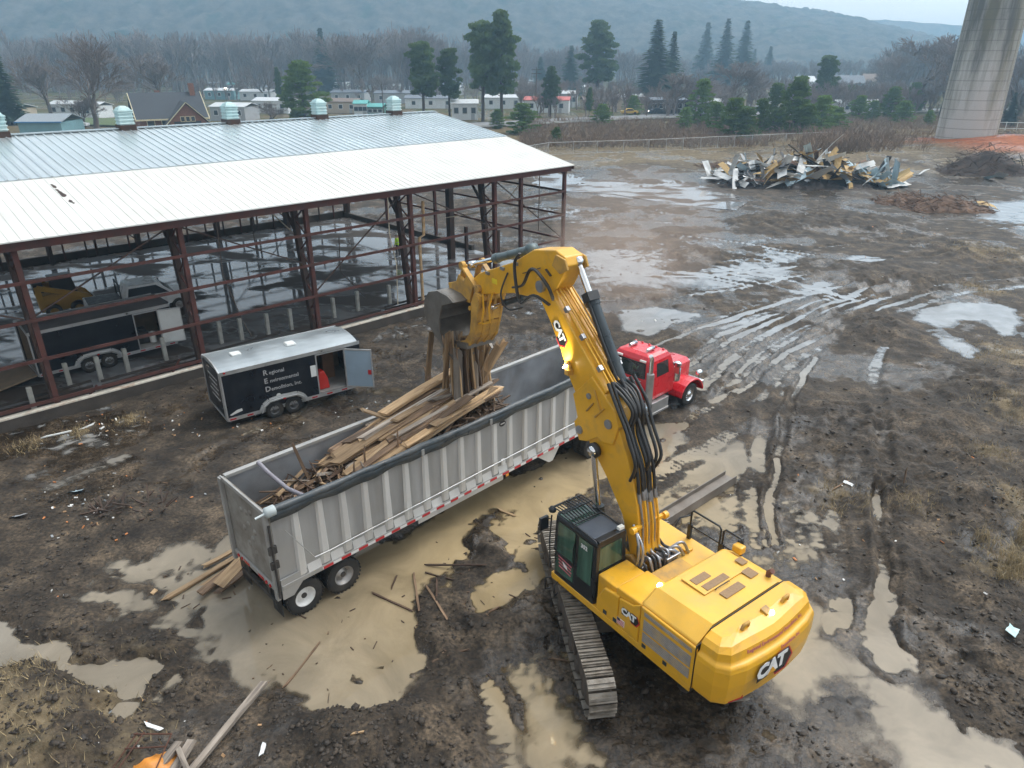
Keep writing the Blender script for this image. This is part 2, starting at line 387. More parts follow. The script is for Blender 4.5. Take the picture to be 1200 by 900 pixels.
def ground_mat():
    m = bpy.data.materials.new('wet_mud'); m.use_nodes = True; t = m.node_tree; N = t.nodes; L = t.links; p = N['Principled BSDF']
    geo_ = N.new('ShaderNodeNewGeometry'); at_ = N.new('ShaderNodeAttribute'); at_.attribute_name = 'cover'
    sp = N.new('ShaderNodeSeparateColor'); L.new(at_.outputs['Color'], sp.inputs[0])
    def noise(sc, det=8, ro=.6):
        n = N.new('ShaderNodeTexNoise'); n.inputs['Scale'].default_value = sc; n.inputs['Detail'].default_value = det; n.inputs['Roughness'].default_value = ro
        L.new(geo_.outputs['Position'], n.inputs['Vector']); return n.outputs[0]
    def ramp(fac, stops):
        r = N.new('ShaderNodeValToRGB'); e = r.color_ramp.elements
        while len(e) < len(stops): e.new(.5)
        for q, (pos, c) in zip(e, stops): q.position = pos; q.color = (*c, 1)
        L.new(fac, r.inputs[0]); return r.outputs[0]
    def mix(f, a, b):
        x = N.new('ShaderNodeMixRGB')
        for i, q in ((0, f), (1, a), (2, b)):
            if hasattr(q, 'links'): L.new(q, x.inputs[i])
            elif i == 0: x.inputs[0].default_value = q
            else: x.inputs[i].default_value = (*q, 1)
        return x.outputs[0]
    mud = ramp(noise(.9), [(.32, (.014, .0096, .006)), (.5, (.040, .029, .0185)), (.66, (.102, .076, .050))])
    fine = ramp(noise(11, 6), [(.36, (.38, .37, .36)), (.5, (.92, .92, .92)), (.64, (1.6, 1.56, 1.5))])
    x = N.new('ShaderNodeMixRGB'); x.blend_type = 'MULTIPLY'; x.inputs[0].default_value = 1; L.new(mud, x.inputs[1]); L.new(fine, x.inputs[2]); mud = x.outputs[0]
    dry = ramp(noise(1.7), [(.3, (.055, .045, .025)), (.5, (.14, .105, .06)), (.7, (.22, .17, .10))])
    redc = ramp(noise(.6), [(.3, (.16, .05, .02)), (.6, (.34, .11, .042)), (.8, (.24, .10, .05))])
    green = ramp(noise(.12, 5), [(.42, (.12, .09, .055)), (.55, (.07, .075, .03)), (.7, (.045, .06, .022))])
    pos = N.new('ShaderNodeSeparateXYZ'); L.new(geo_.outputs['Position'], pos.inputs[0])
    far = N.new('ShaderNodeMapRange'); far.inputs[1].default_value = 140; far.inputs[2].default_value = 230; L.new(pos.outputs['Y'], far.inputs[0])
    dry = mix(far.outputs[0], dry, green)
    # only where grass is thick enough, broken up by fine noise
    th = N.new('ShaderNodeMath'); th.operation = 'MULTIPLY_ADD'; L.new(noise(2.6), th.inputs[0]); th.inputs[1].default_value = 1.0; L.new(sp.outputs[0], th.inputs[2])
    gmask = N.new('ShaderNodeMapRange'); gmask.inputs[1].default_value = .72; gmask.inputs[2].default_value = 1.05; L.new(th.outputs[0], gmask.inputs[0])
    c = mix(gmask.outputs[0], mud, dry); c = mix(sp.outputs[2], c, redc)
    L.new(c, p.inputs['Base Color'])
    # wet mud shines
    wn = N.new('ShaderNodeMath'); wn.operation = 'MULTIPLY_ADD'; L.new(noise(2.3, 6), wn.inputs[0]); wn.inputs[1].default_value = 1.3; L.new(sp.outputs[1], wn.inputs[2])
    ro = N.new('ShaderNodeMapRange'); ro.inputs[1].default_value = .92; ro.inputs[2].default_value = 1.35; ro.inputs[3].default_value = .85; ro.inputs[4].default_value = .14
    L.new(wn.outputs[0], ro.inputs[0]); L.new(ro.outputs[0], p.inputs['Roughness'])
    fs = N.new('ShaderNodeMapRange'); fs.inputs[1].default_value = 95; fs.inputs[2].default_value = 125; fs.inputs[3].default_value = .5; fs.inputs[4].default_value = .03; L.new(pos.outputs['Y'], fs.inputs[0]); L.new(fs.outputs[0], p.inputs['Specular IOR Level'])
    b = N.new('ShaderNodeBump'); b.inputs['Strength'].default_value = .75; b.inputs['Distance'].default_value = .05; L.new(noise(9, 8, .65), b.inputs['Height'])
    b2 = N.new('ShaderNodeBump'); b2.inputs['Strength'].default_value = .5; b2.inputs['Distance'].default_value = .02; L.new(noise(38, 5), b2.inputs['Height']); L.new(b.outputs[0], b2.inputs['Normal'])
    L.new(b2.outputs[0], p.inputs['Normal'])
    return m
gme.materials.append(ground_mat())
ground = bpy.data.objects.new('ground', gme); COL.objects.link(ground); tag(ground, kind='structure')

def lookup_z(x, y):
    z, _, _ = site_height(np.array([x]), np.array([y])); return float(z[0])

# standing water: one level sheet, seen wherever the mud lies lower
def water_mat():
    m = bpy.data.materials.new('muddy_water_sky_tint'); m.use_nodes = True; t = m.node_tree; N = t.nodes; L = t.links; N.remove(N['Principled BSDF'])
    g = N.new('ShaderNodeNewGeometry'); n = N.new('ShaderNodeTexNoise'); n.inputs['Scale'].default_value = .55; n.inputs['Detail'].default_value = 9; n.inputs['Roughness'].default_value = .62; n.inputs['Distortion'].default_value = .8; L.new(g.outputs['Position'], n.inputs['Vector'])
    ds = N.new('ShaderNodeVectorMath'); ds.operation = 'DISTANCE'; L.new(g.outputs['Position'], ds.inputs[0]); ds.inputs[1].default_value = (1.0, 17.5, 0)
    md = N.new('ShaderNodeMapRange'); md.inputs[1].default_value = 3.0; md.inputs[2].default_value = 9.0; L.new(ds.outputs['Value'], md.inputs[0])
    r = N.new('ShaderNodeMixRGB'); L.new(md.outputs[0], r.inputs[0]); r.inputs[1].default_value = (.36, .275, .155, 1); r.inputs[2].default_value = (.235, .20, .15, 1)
    mf = N.new('ShaderNodeMapRange'); mf.inputs[1].default_value = 13; mf.inputs[2].default_value = 24; L.new(ds.outputs['Value'], mf.inputs[0]); r0 = r; r = N.new('ShaderNodeMixRGB'); L.new(mf.outputs[0], r.inputs[0]); L.new(r0.outputs[0], r.inputs[1]); r.inputs[2].default_value = (.27, .285, .295, 1)  # far puddles turn grey-blue: the sky's reflection is painted into the colour
    v = N.new('ShaderNodeMapRange'); v.inputs[1].default_value = .3; v.inputs[2].default_value = .7; v.inputs[3].default_value = .72; v.inputs[4].default_value = 1.25; L.new(n.outputs[0], v.inputs[0])
    x = N.new('ShaderNodeMixRGB'); x.blend_type = 'MULTIPLY'; x.inputs[0].default_value = 1; L.new(r.outputs[0], x.inputs[1]); L.new(v.outputs[0], x.inputs[2])
    df = N.new('ShaderNodeBsdfDiffuse'); L.new(x.outputs[0], df.inputs['Color']); tr_ = N.new('ShaderNodeBsdfTransparent'); tr_.inputs[0].default_value = (.62, .54, .44, 1)
    a = N.new('ShaderNodeAttribute'); a.attribute_name = 'depth'; f = N.new('ShaderNodeMapRange'); f.inputs[1].default_value = .0; f.inputs[2].default_value = .05; f.inputs[3].default_value = .15; f.inputs[4].default_value = .97; f.interpolation_type = 'SMOOTHSTEP'; L.new(a.outputs['Fac'], f.inputs[0])
    m1 = N.new('ShaderNodeMixShader'); L.new(f.outputs[0], m1.inputs[0]); L.new(tr_.outputs[0], m1.inputs[1]); L.new(df.outputs[0], m1.inputs[2])
    n2 = N.new('ShaderNodeTexNoise'); n2.inputs['Scale'].default_value = 2.5; n2.inputs['Detail'].default_value = 4; L.new(g.outputs['Position'], n2.inputs['Vector'])
    b = N.new('ShaderNodeBump'); b.inputs['Strength'].default_value = .05; b.inputs['Distance'].default_value = .03; L.new(n2.outputs[0], b.inputs['Height'])
    gl = N.new('ShaderNodeBsdfGlossy'); gl.inputs['Roughness'].default_value = .05; L.new(b.outputs[0], gl.inputs['Normal']); fr = N.new('ShaderNodeFresnel'); fr.inputs['IOR'].default_value = 1.36; L.new(b.outputs[0], fr.inputs['Normal'])
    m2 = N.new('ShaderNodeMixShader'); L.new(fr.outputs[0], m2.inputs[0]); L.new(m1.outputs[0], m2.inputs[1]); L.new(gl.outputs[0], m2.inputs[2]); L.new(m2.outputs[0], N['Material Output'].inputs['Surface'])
    return m
# the sheet covers the cells of the yard whose mud lies below the water level; each corner knows how deep the water is there
ny_, nx_ = len(gy), len(gx); Zg = Z.reshape(ny_, nx_); U_, N_u = shed_uv(GX, GY)
lowc = np.minimum(np.minimum(Zg[:-1, :-1], Zg[1:, :-1]), np.minimum(Zg[:-1, 1:], Zg[1:, 1:])) < .004
okc = (GY[:-1, :-1] > 6) & (GY[:-1, :-1] < 88) & (GX[:-1, :-1] > -40) & (GX[:-1, :-1] < 62) & ~((U_[:-1, :-1] > -2.2) & (N_u[:-1, :-1] > -.5) & (N_u[:-1, :-1] < 30))
iy, ix = np.nonzero(lowc & okc); ids = np.arange(ny_ * nx_).reshape(ny_, nx_)
q = np.stack([ids[iy, ix], ids[iy, ix + 1], ids[iy + 1, ix + 1], ids[iy + 1, ix]], 1); un, inv = np.unique(q.ravel(), return_inverse=True)
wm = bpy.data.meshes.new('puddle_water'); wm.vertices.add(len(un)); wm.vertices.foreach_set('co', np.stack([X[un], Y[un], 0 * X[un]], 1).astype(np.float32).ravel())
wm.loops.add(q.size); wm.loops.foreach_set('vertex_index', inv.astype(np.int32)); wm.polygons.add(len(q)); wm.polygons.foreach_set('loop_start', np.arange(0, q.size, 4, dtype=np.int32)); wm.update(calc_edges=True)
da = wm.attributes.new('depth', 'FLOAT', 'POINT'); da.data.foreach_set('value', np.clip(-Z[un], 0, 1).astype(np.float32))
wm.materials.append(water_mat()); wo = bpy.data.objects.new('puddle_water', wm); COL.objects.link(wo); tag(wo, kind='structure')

# concrete floor of the shed, wet, and the wet slabs in the yard behind it
def slab_mat():
    m = bpy.data.materials.new('wet_concrete'); m.use_nodes = True; t = m.node_tree; N = t.nodes; L = t.links; p = N['Principled BSDF']
    g = N.new('ShaderNodeNewGeometry'); mp = N.new('ShaderNodeMapping'); mp.inputs['Rotation'].default_value = (0, 0, R(46)); mp.inputs['Scale'].default_value = (.6, 1, 1); L.new(g.outputs['Position'], mp.inputs[0])
    def noise(sc, d=6):
        n = N.new('ShaderNodeTexNoise'); n.inputs['Scale'].default_value = sc; n.inputs['Detail'].default_value = d; L.new(mp.outputs[0], n.inputs['Vector']); return n.outputs[0]
    a = noise(.42, 8); r = N.new('ShaderNodeValToRGB'); L.new(a, r.inputs[0]); e = r.color_ramp.elements
    e[0].position = .44; e[0].color = (.19, .195, .20, 1); e[1].position = .56; e[1].color = (.052, .038, .028, 1); L.new(r.outputs[0], p.inputs['Base Color'])  # wet patches are paler: bright reflection put into their base colour
    q = N.new('ShaderNodeMapRange'); q.inputs[1].default_value = .50; q.inputs[2].default_value = .58; q.inputs[3].default_value = .05; q.inputs[4].default_value = .75; L.new(a, q.inputs[0]); L.new(q.outputs[0], p.inputs['Roughness'])
    b = N.new('ShaderNodeBump'); b.inputs['Distance'].default_value = .01; L.new(noise(14), b.inputs['Height']); q2 = N.new('ShaderNodeMapRange'); q2.inputs[1].default_value = .5; q2.inputs[2].default_value = .6; q2.inputs[4].default_value = .5; L.new(a, q2.inputs[0]); L.new(q2.outputs[0], b.inputs['Strength']); L.new(b.outputs[0], p.inputs['Normal'])
    return m
SLAB = slab_mat()
def uvn(u, n, z=0.0): q = SHED_C + SU * u + SN * n; return Vector((q.x, q.y, z))
fl = MB(); fl.prism([uvn(-.1, .12).xy, uvn(60, .12).xy, uvn(60, 27.5).xy, uvn(-.1, 27.5).xy], 'xy', -.1, .06)
tag(fl.build('shed_floor', SLAB), kind='structure')
ys = MB()
for poly in ([(615,192),(700,186),(790,196),(830,206),(885,238),(860,247),(760,236),(690,226),(640,222)], [(650,193),(720,190),(800,197),(822,208),(700,215),(640,210)]):
    pass
pl = [at(*q).xy for q in [(612,205),(660,196),(730,192),(800,200),(822,212),(878,236),(862,247),(790,240),(720,228),(655,224),(612,218)]]
ys.prism(pl, 'xy', -.1, .055)
tag(ys.build('yard_slab', SLAB), kind='structure')

def clods():
    rg_ = np.random.RandomState(4); n = 15000
    px = rg_.uniform(-60, 1260, n); py = 300 + 620 * rg_.rand(n) ** .75; v = (py - 450) / FPX; t = CAM_H / (_s + v * _c); x = (px - 600) / FPX * t; y = (_c - v * _s) * t
    z, pool, heap = site_height(x, y); u, nn = shed_uv(x, y)
    dens = sm(-.15, .3, fbm(x * .45, y * .45, 4, 71)) + np.clip(heap, 0, .3) * 3
    k = (rg_.rand(n) < dens * .75) & (z > .02) & ~((nn > -.4) & (u > -1)); x, y, z = x[k], y[k], z[k]; n = len(x)
    s = np.clip(rg_.lognormal(-3.35, .45, n), .012, .12)
    base = np.array([(1, 0, 0), (-1, 0, 0), (0, 1, 0), (0, -1, 0), (0, 0, 1), (0, 0, -.6), (.6, .6, .5), (-.6, .5, .55), (.5, -.6, .5), (-.6, -.6, .5)], float)
    F = [(0, 2, 6), (2, 4, 6), (4, 0, 6), (2, 1, 7), (1, 4, 7), (4, 2, 7), (3, 0, 8), (0, 4, 8), (4, 3, 8), (1, 3, 9), (3, 4, 9), (4, 1, 9), (2, 0, 5), (1, 2, 5), (3, 1, 5), (0, 3, 5)]
    P = base[None] * (1 + rg_.uniform(-.35, .35, (n, 10, 1))) * s[:, None, None] * np.stack([rg_.uniform(.8, 1.5, n), rg_.uniform(.7, 1.1, n), rg_.uniform(.35, .7, n)], 1)[:, None]
    a = rg_.uniform(0, 6.28, n); c, d = np.cos(a)[:, None], np.sin(a)[:, None]; Q = np.stack([P[..., 0] * c - P[..., 1] * d + x[:, None], P[..., 0] * d + P[..., 1] * c + y[:, None], P[..., 2] + (z + s * .15)[:, None]], -1).reshape(-1, 3)
    FF = (np.array(F)[None] + (np.arange(n) * 10)[:, None, None]).reshape(-1, 3).astype(np.int32)
    me = bpy.data.meshes.new('mud_clods'); me.vertices.add(len(Q)); me.vertices.foreach_set('co', Q.astype(np.float32).ravel()); me.loops.add(FF.size); me.loops.foreach_set('vertex_index', FF.ravel()); me.polygons.add(len(FF)); me.polygons.foreach_set('loop_start', np.arange(0, FF.size, 3, dtype=np.int32)); me.update(calc_edges=True)
    me.materials.append(mat('mud_lumps', (.042, .033, .025), .75, 0, .5, 1.2, .3, (.09, .07, .05), bump=.5, bscale=25)); o = bpy.data.objects.new('mud_clods', me); COL.objects.link(o); o['kind'] = 'stuff'
clods()

# ------------------------------------------------------------------ hills
def crest(px): return np.interp(px, [-1200, 0, 400, 600, 750, 850, 950, 1060, 1110, 1180, 2600], [-150, -120, -80, -52, -24, 0, 14, 44, 60, 71, 74])
def hills():
    hx = np.arange(-1350, 1500, 4.5); hy = np.concatenate([np.arange(560, 1230, 5.0), np.arange(1230, 1335, 20.)])
    HX, HY = np.meshgrid(hx, hy); x, y = HX.ravel(), HY.ravel()
    D = 1120.0
    cv = (crest(600 + x / (D * _c) * FPX) - 450) / FPX
    top = np.minimum(CAM_H - D * (_s + cv * _c) / (_c - cv * _s) - 5, 225 + 40 * fbm(x * .002, y * 0, 3, 60))
    foot = 640 + 70 * fbm(x * .003, y * 0, 3, 61)
    prof = sm(0, 1, np.clip((y - foot) / (D - foot), 0, 1)) ** .85 - .15 * sm(D + 60, 1420, y)
    z = top * prof * (1 + .07 * fbm(x * .006, y * .005, 3, 62)) + (5.5 * vn(x * .11, y * .11, 63) + 4.5 * vn(x * .23, y * .23, 64)) * sm(0, .1, prof) - 4
    z = np.where(top < 14, np.minimum(z, 3), z)
    me = grid_mesh('hills', x, y, z, len(hx), len(hy))
    m = bpy.data.materials.new('wooded_hillside'); m.use_nodes = True; t = m.node_tree; N = t.nodes; L = t.links; p = N['Principled BSDF']
    g = N.new('ShaderNodeNewGeometry')
    def noise(sc, d=6):
        n = N.new('ShaderNodeTexNoise'); n.inputs['Scale'].default_value = sc; n.inputs['Detail'].default_value = d; n.inputs['Roughness'].default_value = .7; L.new(g.outputs['Position'], n.inputs['Vector']); return n.outputs[0]
    r = N.new('ShaderNodeValToRGB'); L.new(noise(.06, 10), r.inputs[0]); e = r.color_ramp.elements
    e[0].position = .33; e[0].color = (.022, .024, .018, 1); e[1].position = .62; e[1].color = (.11, .095, .08, 1)
    k = N.new('ShaderNodeMapRange'); k.inputs[1].default_value = .56; k.inputs[2].default_value = .66; L.new(noise(.024, 9), k.inputs[0])
    x_ = N.new('ShaderNodeMixRGB'); L.new(k.outputs[0], x_.inputs[0]); L.new(r.outputs[0], x_.inputs[1]); x_.inputs[2].default_value = (.018, .035, .022, 1)
    L.new(x_.outputs[0], p.inputs['Base Color']); p.inputs['Roughness'].default_value = 1; p.inputs['Specular IOR Level'].default_value = 0
    me.materials.append(m); o = bpy.data.objects.new('hills', me); COL.objects.link(o); tag(o, kind='structure')
    # the pale ridge far behind
    hx = np.arange(350, 1600, 8.); hy = np.array([1240., 1280, 1310, 1330]); HX, HY = np.meshgrid(hx, hy); x, y = HX.ravel(), HY.ravel()
    pr = np.interp(y, [1240, 1310, 1330], [0, 1, .9]); z = (13 + np.interp(600 + x / 1310 * FPX, [900, 1000, 1060, 1130, 1250], [30, 33, 36, 37, 41]) * -1 / FPX * 1310 + 72 / FPX * 1310) * pr + 4 * fbm(x * .05, y * .05, 2, 66)
    me = grid_mesh('far_ridge', x, y, z, len(hx), len(hy)); me.materials.append(m); o = bpy.data.objects.new('hill_ridge', me); COL.objects.link(o); tag(o, kind='structure')
hills()

# ------------------------------------------------------------------ air
def haze():
    b = MB(); b.span((-1500, -120, -12), (1900, 1345, 300))
    m = bpy.data.materials.new('haze'); m.use_nodes = True; t = m.node_tree; t.nodes.remove(t.nodes['Principled BSDF'])
    v = t.nodes.new('ShaderNodeVolumePrincipled'); v.inputs['Density'].default_value = .00062; v.inputs['Color'].default_value = (.49, .77, 1.0, 1); v.inputs['Anisotropy'].default_value = .35
    t.links.new(v.outputs[0], t.nodes['Material Output'].inputs['Volume'])
    o = b.build('haze', m); o['kind'] = 'stuff'
haze()
def dust():
    m = bpy.data.materials.new('dust'); m.use_nodes = True; t = m.node_tree; t.nodes.remove(t.nodes['Principled BSDF'])
    v = t.nodes.new('ShaderNodeVolumePrincipled'); v.inputs['Density'].default_value = .030; v.inputs['Color'].default_value = (.84, .66, .54, 1); t.links.new(v.outputs[0], t.nodes['Material Output'].inputs['Volume'])
    for (x, y, z), (rx, ry, rz) in (((5.0, 37.0, 3.2), (4.0, 4.0, 2.8)), ((7.2, 41.0, 4.4), (5.0, 5.0, 3.8))):
        b = MB(); b.lathe([(math.sin(a), -math.cos(a)) for a in np.linspace(0.001, math.pi - .001, 20)], (0, 0, 0), (0, 0, 1), 28); b.v = [(p[0] * rx, p[1] * ry, p[2] * rz) for p in b.v]
        o = b.build('dust_cloud', m, loc=(x, y, z)); o['kind'] = 'stuff'
dust()
# ================================================================== THE OPEN STEEL SHED
M_red = mat('rusted_red_steel', (.080, .026, .020), .7, 0, .35, 2.2, .6, (.05, .028, .02), bump=.2)
M_darksteel = mat('dark_rusty_steel', (.045, .028, .022), .75, 0, .4, 2, .5, (.09, .035, .02))
M_galv = mat('galvanised_roof_sheet', (.60, .67, .69), .25, .6, .06, .35, .2, (.42, .46, .48), dirt_scale=.3, rvar=.03)
M_white = mat('white_roof_sheet', (.62, .62, .59), .5, 0, .07, .35, .4, (.42, .40, .36), dirt_scale=.5, rvar=.08)
M_rib = mat('painted_seam_shadow', (.22, .25, .26), .5, .3, .2, 2)  # shade along the roof ribs, painted as dark strips
M_teal = mat('pale_teal_paint', (.42, .60, .61), .5, 0, .14, 3, .5, (.60, .66, .63), dirt_scale=1.2)
M_conc = mat('weathered_concrete', (.27, .25, .22), .9, 0, .25, 1.5, .6, (.10, .09, .075), bump=.5, bscale=12)
M_cap = mat('flaking_white_cap', (.62, .58, .50), .85, 0, .15, 2, .85, (.33, .15, .06), bump=.4, bscale=15, dirt_scale=2.2, dirt_lo=.5)
M_dirtwall = mat('stained_dark_concrete', (.06, .05, .042), .9, 0, .35, 1.2, .6, (.035, .03, .024), bump=.5, bscale=10)
M_rope = mat('old_cable', (.10, .08, .07), .9)
M_rope2 = mat('pale_hanging_cable', (.55, .48, .36), .9)
shed = thing('steel_shed', 'long open steel shed with a white and silver metal roof on rusty red lattice columns', 'shed', uvn(0, 0))
def SB():  # builder in the shed's own frame: x = along the wall, y = into the shed
    return MB()
def sp(u, n, z): q = SU * u + SN * n; return Vector((q.x, q.y, z))
ULEN = 52.0
ZE, ZB, ZR = 7.38, 8.66, 9.92
def roof_strip(n0, z0, n1, z1, mats, name, pitch, rh, rw, over=(0, 0)):
    b = MB(); u0, u1 = -.35, ULEN; th = .05
    a = [sp(u0, n0, z0), sp(u1, n0, z0), sp(u1, n1, z1), sp(u0, n1, z1)]
    up = Vector((0, 0, th))
    vs = [q - up for q in a] + a
    b.add(vs, [(3, 2, 1, 0), (4, 5, 6, 7), (0, 1, 5, 4), (1, 2, 6, 5), (2, 3, 7, 6), (3, 0, 4, 7)])
    u = u0 + pitch * .5
    while u < u1:
        j = random.uniform(-.01, .01)
        q0, q1 = sp(u + j, n0, z0 + rh * .4), sp(u + j, n1, z1 + rh * .4)
        b.bar(q0, q1, rw, rh, 0 if random.random() < .8 else 0)
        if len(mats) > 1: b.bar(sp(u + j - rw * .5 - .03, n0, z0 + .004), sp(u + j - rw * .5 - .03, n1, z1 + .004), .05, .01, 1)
        u += pitch
    return b.build(name, mats, shed)
roof_strip(-.35, ZE - .06, 6.05, ZB, [M_white], 'roof', .41, .018, .035)
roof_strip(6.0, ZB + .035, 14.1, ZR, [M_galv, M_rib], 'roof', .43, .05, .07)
roof_strip(22.2, ZB + .035, 14.1, ZR + .003, [M_galv], 'roof', .82, .06, .10)
roof_strip(28.6, ZE - .06, 22.15, ZB, [M_white], 'roof', .82, .025, .05)
b = MB(); b.bar(sp(-.35, 14.1, ZR + .05), sp(ULEN, 14.1, ZR + .05), .5, .05); b.build('ridge_cap', M_galv, shed)
# the dark tears on the white sheets
for (px, py, ln) in ((61, 217, .10), (64, 219, .16), (67, 223, .10), (71, 226, .2), (74, 229, .22), (83, 236, .14), (86, 238, .08)):
    def roof_gap(z_):
        q = at(px, py, z_) - shed.location; q = Vector((q.x, q.y, 0)); u = q.dot(SU.to_3d()); n = q.dot(SN.to_3d()); return u, n, ZE - .06 + (n + .35) / 6.4 * (ZB - ZE + .06) - z_
    f0, f1 = roof_gap(7.0)[2], roof_gap(9.0)[2]; z = 7.0 + 2.0 * f0 / (f0 - f1); u, n, _ = roof_gap(z)
    b = MB(); k_ = (ZB - ZE + .06) / 6.4; pt = [(u + ln * .7 * math.cos(a) * random.uniform(.5, 1), n + ln * 1.5 * math.sin(a) * random.uniform(.5, 1)) for a in np.linspace(0, 6.28, 9)[:-1]]
    b.add([sp(a, c, z + (c - n) * k_ + .016) for a, c in pt] + [sp(a, c, z + (c - n) * k_ + .006) for a, c in pt], [tuple(reversed(range(8))), tuple(range(8, 16))] + [(t, (t + 1) % 8, 8 + (t + 1) % 8, 8 + t) for t in range(8)]); b.build('roof_tear', M_darksteel, shed)
# eave beam, purlins
b = MB(); b.bar(sp(-.3, -.12, 7.1), sp(ULEN, -.12, 7.1), .12, .34); b.build('eave_beam', M_red, shed)
b = MB(); b.bar(sp(-.3, 28.3, 7.1), sp(ULEN, 28.3, 7.1), .12, .3); b.build('eave_beam', M_darksteel, shed)
for n in (2.4, 4.8, 7.2, 9.6, 12, 16.2, 18.6, 21, 23.4, 25.8):
    zz = np.interp(n, [0, 6.05, 14.1, 22.1, 28.2], [ZE - .06, ZB, ZR, ZB, ZE]) - .2
    MB().bar(sp(-.2, n, zz), sp(ULEN, n, zz), .08, .2).build('purlin', M_darksteel, shed)
# gable verge
b = MB(); b.bar(sp(-.38, -.3, ZE - .22), sp(-.38, 6.0, ZB - .17), .06, .26); b.bar(sp(-.38, 6.0, ZB - .17), sp(-.38, 14.1, ZR - .17), .06, .26)
b.bar(sp(-.38, 28.5, ZE - .22), sp(-.38, 22.2, ZB - .17), .06, .26); b.bar(sp(-.38, 22.2, ZB - .17), sp(-.38, 14.1, ZR - .17), .06, .26); b.build('verge', M_red, shed)
# lattice columns and rafters
def lattice(u, n0, sgn, mt):
    b = MB(); top = 7.0
    lo, hi = n0 + sgn * .45, n0 + sgn * 1.25
    b.bar(sp(u, n0, 0), sp(u, n0, top), .24, .20, 0, (SU.x, SU.y, 0)); 
    b.bar(sp(u, lo, 0), sp(u, hi, top), .32, .26, 1, (SU.x, SU.y, 0))
    k = 9
    for i in range(k):
        z0, z1 = top * i / k, top * (i + 1) / k
        q0 = sp(u, n0, z0) if i % 2 else sp(u, lo + (hi - lo) * z0 / top, z0)
        q1 = sp(u, lo + (hi - lo) * z1 / top, z1) if i % 2 else sp(u, n0, z1)
        b.bar(q0, q1, .06, .06, 0)
    b.bar(sp(u, hi, top - 1.4), sp(u, hi + sgn * 1.4, top + .2), .12, .12, 1)
    b.build('column', [mt, M_darksteel], shed)
for i, u in enumerate((0.0, 6.2, 12.45, 18.7, 24.75, 30.9, 37.1, 43.3)):
    if i: lattice(u, .18, 1, M_red); 
    lattice(u, 28.0, -1, M_darksteel)
    b = MB()
    for n0, z0, n1, z1 in ((.2, 6.95, 6.05, 8.3), (6.05, 8.3, 14.1, 9.5), (28, 6.95, 22.1, 8.3), (22.1, 8.3, 14.1, 9.5)): b.bar(sp(u, n0, z0), sp(u, n1, z1), .18, .42)
    b.build('rafter', M_darksteel, shed)
def post(u, n, h, wd, mt): MB().box(sp(u, n, h / 2), (wd, wd, h), rz=R(44)).build('post', mt, shed)
post(0, .15, 7.0, .2, M_red); post(4.0, .15, 7.0, .2, M_red)
post(2.9, 8.6, 8.6, .42, M_darksteel); post(2.6, 7.2, 2.6, .2, M_darksteel); post(.4, 6.2, 2.2, .22, M_darksteel)
for n in (14.1, 21.0): post(0, n, 8.3, .2, M_red)
for u in (9.3, 15.6, 21.7, 27.8, 34): post(u, 27.6, 7.0, .16, M_darksteel)
# slim studs of the far wall
for i in range(30):
    u = 1.3 + i * 1.5
    if abs((u % 6.2)) > .5: MB().box(sp(u, 27.9, 2.4), (.10, .12, 4.6), rz=R(44)).build('stud', M_darksteel if i % 3 else M_red, shed)
# girts
for z in (5.65, 4.13, 2.5, .72):
    MB().bar(sp(-.05 if z > .8 else 1.0, .02, z), sp(ULEN, .02, z), .07, .13).build('girt', M_red, shed)
for z in (5.9, 4.6, 3.2, 1.8): MB().bar(sp(0, 28.15, z), sp(ULEN, 28.15, z), .07, .12).build('girt', M_darksteel, shed)
for z in (5.65, 4.13, 2.5): MB().bar(sp(.02, .1, z), sp(.02, 28, z), .07, .13).build('girt', M_darksteel if z > 5 else M_red, shed)
for u0, z0, u1, z1 in ((6.2, 7.0, 0, 2.5), (12.45, 7.0, 6.4, 4.2), (18.7, 2.6, 13.0, 6.9), (24.75, 6.9, 19.0, 4.2), (30.9, 4.2, 25.2, 6.9), (37, 6.9, 31.2, 4.2)): MB().bar(sp(u0, .22, z0), sp(u1, .22, z1), .045, .06).build('brace', M_darksteel, shed)
for u in (3.0, 9.3, 15.6, 21.7, 27.8): MB().bar(sp(u, 14.1, 9.4), sp(u + 6.2, 14.1, 7.6), .06, .08).build('brace', M_darksteel, shed)
for u0, u1 in ((6.2, 12.45), (18.7, 24.75)): MB().bar(sp(u0, 27.8, .8), sp(u1, 27.8, 6.6), .06, .08).build('brace', M_red, shed)
# short leaning braces at the foot of the wall
for u in (29.4, 25.9, 21.6, 33.1): MB().bar(sp(u + .45, .1, .35), sp(u - .05, .05, 1.05 if u > 25.8 and u < 26 else .85), .07, .07).build('brace', M_red, shed)
# low walls round the floor
b = MB(); b.bar(sp(-.2, -.02, .17), sp(ULEN, -.02, .17), .30, .58); b.build('plinth', M_dirtwall, shed)
b = MB(); b.bar(sp(-.2, -.02, .49), sp(ULEN, -.02, .49), .33, .06); b.build('plinth_cap', M_cap, shed)
b = MB(); b.bar(sp(0, 28.2, .25), sp(ULEN, 28.2, .25), .3, .6); b.bar(sp(0, 9.5, .2), sp(0, 28.0, .2), .3, .5); b.build('plinth', M_dirtwall, shed)
